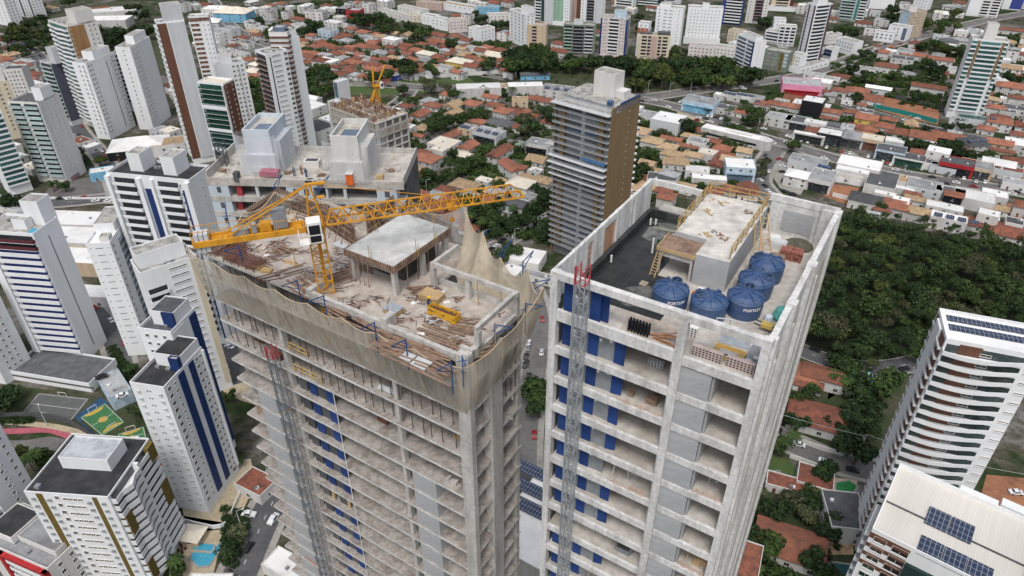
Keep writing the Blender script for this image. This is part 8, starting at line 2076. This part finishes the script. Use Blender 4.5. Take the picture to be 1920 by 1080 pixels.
def pole(px, py, h, kind, label=None, rz=0):
    g = G(px, py, 0)
    o = thing('utility_pole' if kind == 'u' else 'street_lamp', label, 'utility pole' if kind == 'u' else 'street lamp', (g.x, g.y, 0), R(rz))
    part('pole', MB().cyl((0,0),.16,.1,0,h,8), paving if kind == 'u' else greyw, o)
    if kind == 'u':
        part('crossarm', MB().box(-1.2,1.2,-.08,.08,h-.6,h-.45).box(-.9,.9,-.08,.08,h-1.5,h-1.38), paving, o)
        part('transformer', MB().cyl((.3,.2),.3,.3,h-3.2,h-2.3,10), greyw, o)
    else:
        ar_ = part('arm', MB().bar((0,0,h-.1),(1.6,0,h+.25),.08), greyw, o)
        part('lamp_head', MB().box(1.4,2.2,-.14,.14,h+.2,h+.32), whitebox, ar_)
    if not label: later(o, 'grey street lamp' if kind != 'u' else 'concrete utility pole', px, py)
pole(1607,858,11,'u','concrete utility pole with two crossarms beside the bottom right street',20); pole(1420,247,10,'u'); pole(1605,675,8,'l','street lamp on the forest road edge',100); pole(90,800,9,'l','leaning pale lamp post by the pink cycle path',120); pole(455,995,9,'l','thin lamp post by the bottom left street',20)
for a in [(1295,172,10,'l'),(1255,178,9,'l'),(1375,164,10,'l'),(1215,172,9,'l'),(748,168,9,'l'),(1555,232,8,'l'),(1697,238,8,'l'),(1880,352,9,'l'),(965,455,8,'l'),(1008,432,8,'l'),(600,85,12,'l'),(625,75,14,'l'),(1725,72,9,'l'),(800,358,7,'l'),(1490,318,8,'l'),(1830,345,9,'u'),(1690,335,9,'u'),(1600,312,9,'u')]: pole(*a)
def wall(px, h, t, mat, label, name='wall', cat='wall', n=2):
    L = smooth_line(px, n); mb = MB()
    for i in range(len(L)-1):
        a, b = L[i], L[i+1]; mb.bar((a.x,a.y,h/2),(b.x,b.y,h/2),t,h)
    return tag(link(name, mb.mesh(name, mat)), label, cat)
wall([(1636,202),(1680,212),(1720,222),(1755,232)], 3.2, .2, hoarding, 'teal site hoarding along the street side of the bare red lot', 'hoarding', 'hoarding')
wall([(1652,178),(1645,190),(1640,204)], 2.6, .2, white2, 'pale wall on the left side of the bare red lot')
wall([(1655,178),(1700,190),(1765,206)], 3.0, .2, slate, 'dark netted wall at the back of the bare red lot')
wall([(765,150),(820,146),(880,142),(940,138)], 3.0, .3, white2, 'long white wall on the far side of the avenue lawn')
wall([(735,153),(752,150)], 4.2, .3, blueband, 'blue and white billboard beside the avenue wall', 'billboard', 'billboard')
wall([(715,158),(732,155)], 4.0, .3, M('salmon_board',(.5,.2,.16),None,1), 'salmon billboard behind the small yellow crane', 'billboard', 'billboard')
wall([(560,158),(620,160),(700,160)], 2.4, .3, paving, 'grey wall along the avenue left of the small crane')
wall([(1560,368),(1610,380)], 2.5, .25, white2, 'white wall at the near side of the red earth plot'); wall([(1540,362),(1558,340),(1612,350)], 3.5, .25, white, 'tall white wall behind the red earth plot')
wall([(80,372),(140,374),(212,372)], 1.2, .25, white, 'low white wall before the empty parking lot'); wall([(100,362),(122,348),(150,330)], 2.6, .25, M('mural_paint',(.45,.2,.16),(.1,.25,.4),.5), 'colourful mural wall beside the empty parking lot', 'mural_wall', 'wall')
wall([(330,975),(400,992),(425,985)], 1.8, .25, white, 'white wall around the blue pool terrace'); wall([(435,965),(455,920),(470,895)], 1.6, .3, white2, 'pale ramp wall beside the gatehouse'); wall([(340,885),(400,900),(430,880),(440,850)], 2.2, .3, white2, 'curved white terrace wall at the navy striped tower foot')
wall([(0,788),(60,784),(130,795),(190,835),(215,862)], 3.2, .08, M('dark_fence_mesh',(.10,.105,.11),None,2), 'dark mesh fence around the ball courts', 'fence', 'fence')
wall([(1480,858),(1520,872),(1550,885)], 1.8, .25, white2, 'white garden wall by the bottom right street'); wall([(1415,850),(1440,800)], 1.6, .2, paving, 'thin grey wall left of the bottom right lawn'); wall([(1500,830),(1545,846),(1580,855)], 2.0, .25, white2, 'broken white gate wall under the large weathered roof')
wall([(1025,410),(985,432),(960,448)], 2.2, .25, white, 'white garden wall along the street behind the pale net'); wall([(790,372),(850,338),(880,318)], 2.2, .25, slate, 'dark wall along the lane by the yellow solar house'); wall([(905,440),(935,425),(955,412)], 2.0, .25, greyw, 'grey garden wall at the turquoise pool lawn')
# parasol tables by the pool
for i, (px, py) in enumerate(((352,1005),(344,1018),(342,1032),(338,1045),(355,990))):
    g = G(px, py, 0)
    o = thing('garden_table', 'round dark table set with chairs on the blue pool terrace', 'table set', (g.x, g.y, .06), i, 'table sets by the pool')
    part('table_top', MB().cyl((0,0),.5,.5,.7,.75,12).cyl((0,0),.06,.06,0,.7,6), brown, o)
    for k in range(4):
        c, s = math.cos(k*1.57), math.sin(k*1.57)
        part('chair', MB().box(c*.85-.22,c*.85+.22,s*.85-.22,s*.85+.22,.0,.45).box(c*1.03-.2,c*1.03+.2,s*1.03-.2,s*1.03+.2,.45,.9), blackp, o)
# red and white antenna mast at the left edge, and a phone mast on the roof of the violet-blue tower
g = G(16,112,0)
an = thing('antenna_mast', 'red and white lattice antenna mast at the left edge', 'antenna mast', (g.x, g.y, 0), .3)
mb = MB(); H_ = 26
for k in range(13):
    z0, z1 = k*2, k*2+2; a0, a1 = 1.2-1.0*k/13, 1.2-1.0*(k+1)/13
    for sx, sy in ((1,1),(1,-1),(-1,-1),(-1,1)): mb.bar((sx*a0,sy*a0,z0),(sx*a1,sy*a1,z1),.16,None,k//2 % 2)
    mb.bar((-a0,-a0,z0),(a1,-a1,z1),.1,None,k//2 % 2); mb.bar((a0,-a0,z0),(a1,a1,z1),.1,None,k//2 % 2)
part('mast', mb, [redst, whitebox], an)
settle_labels()
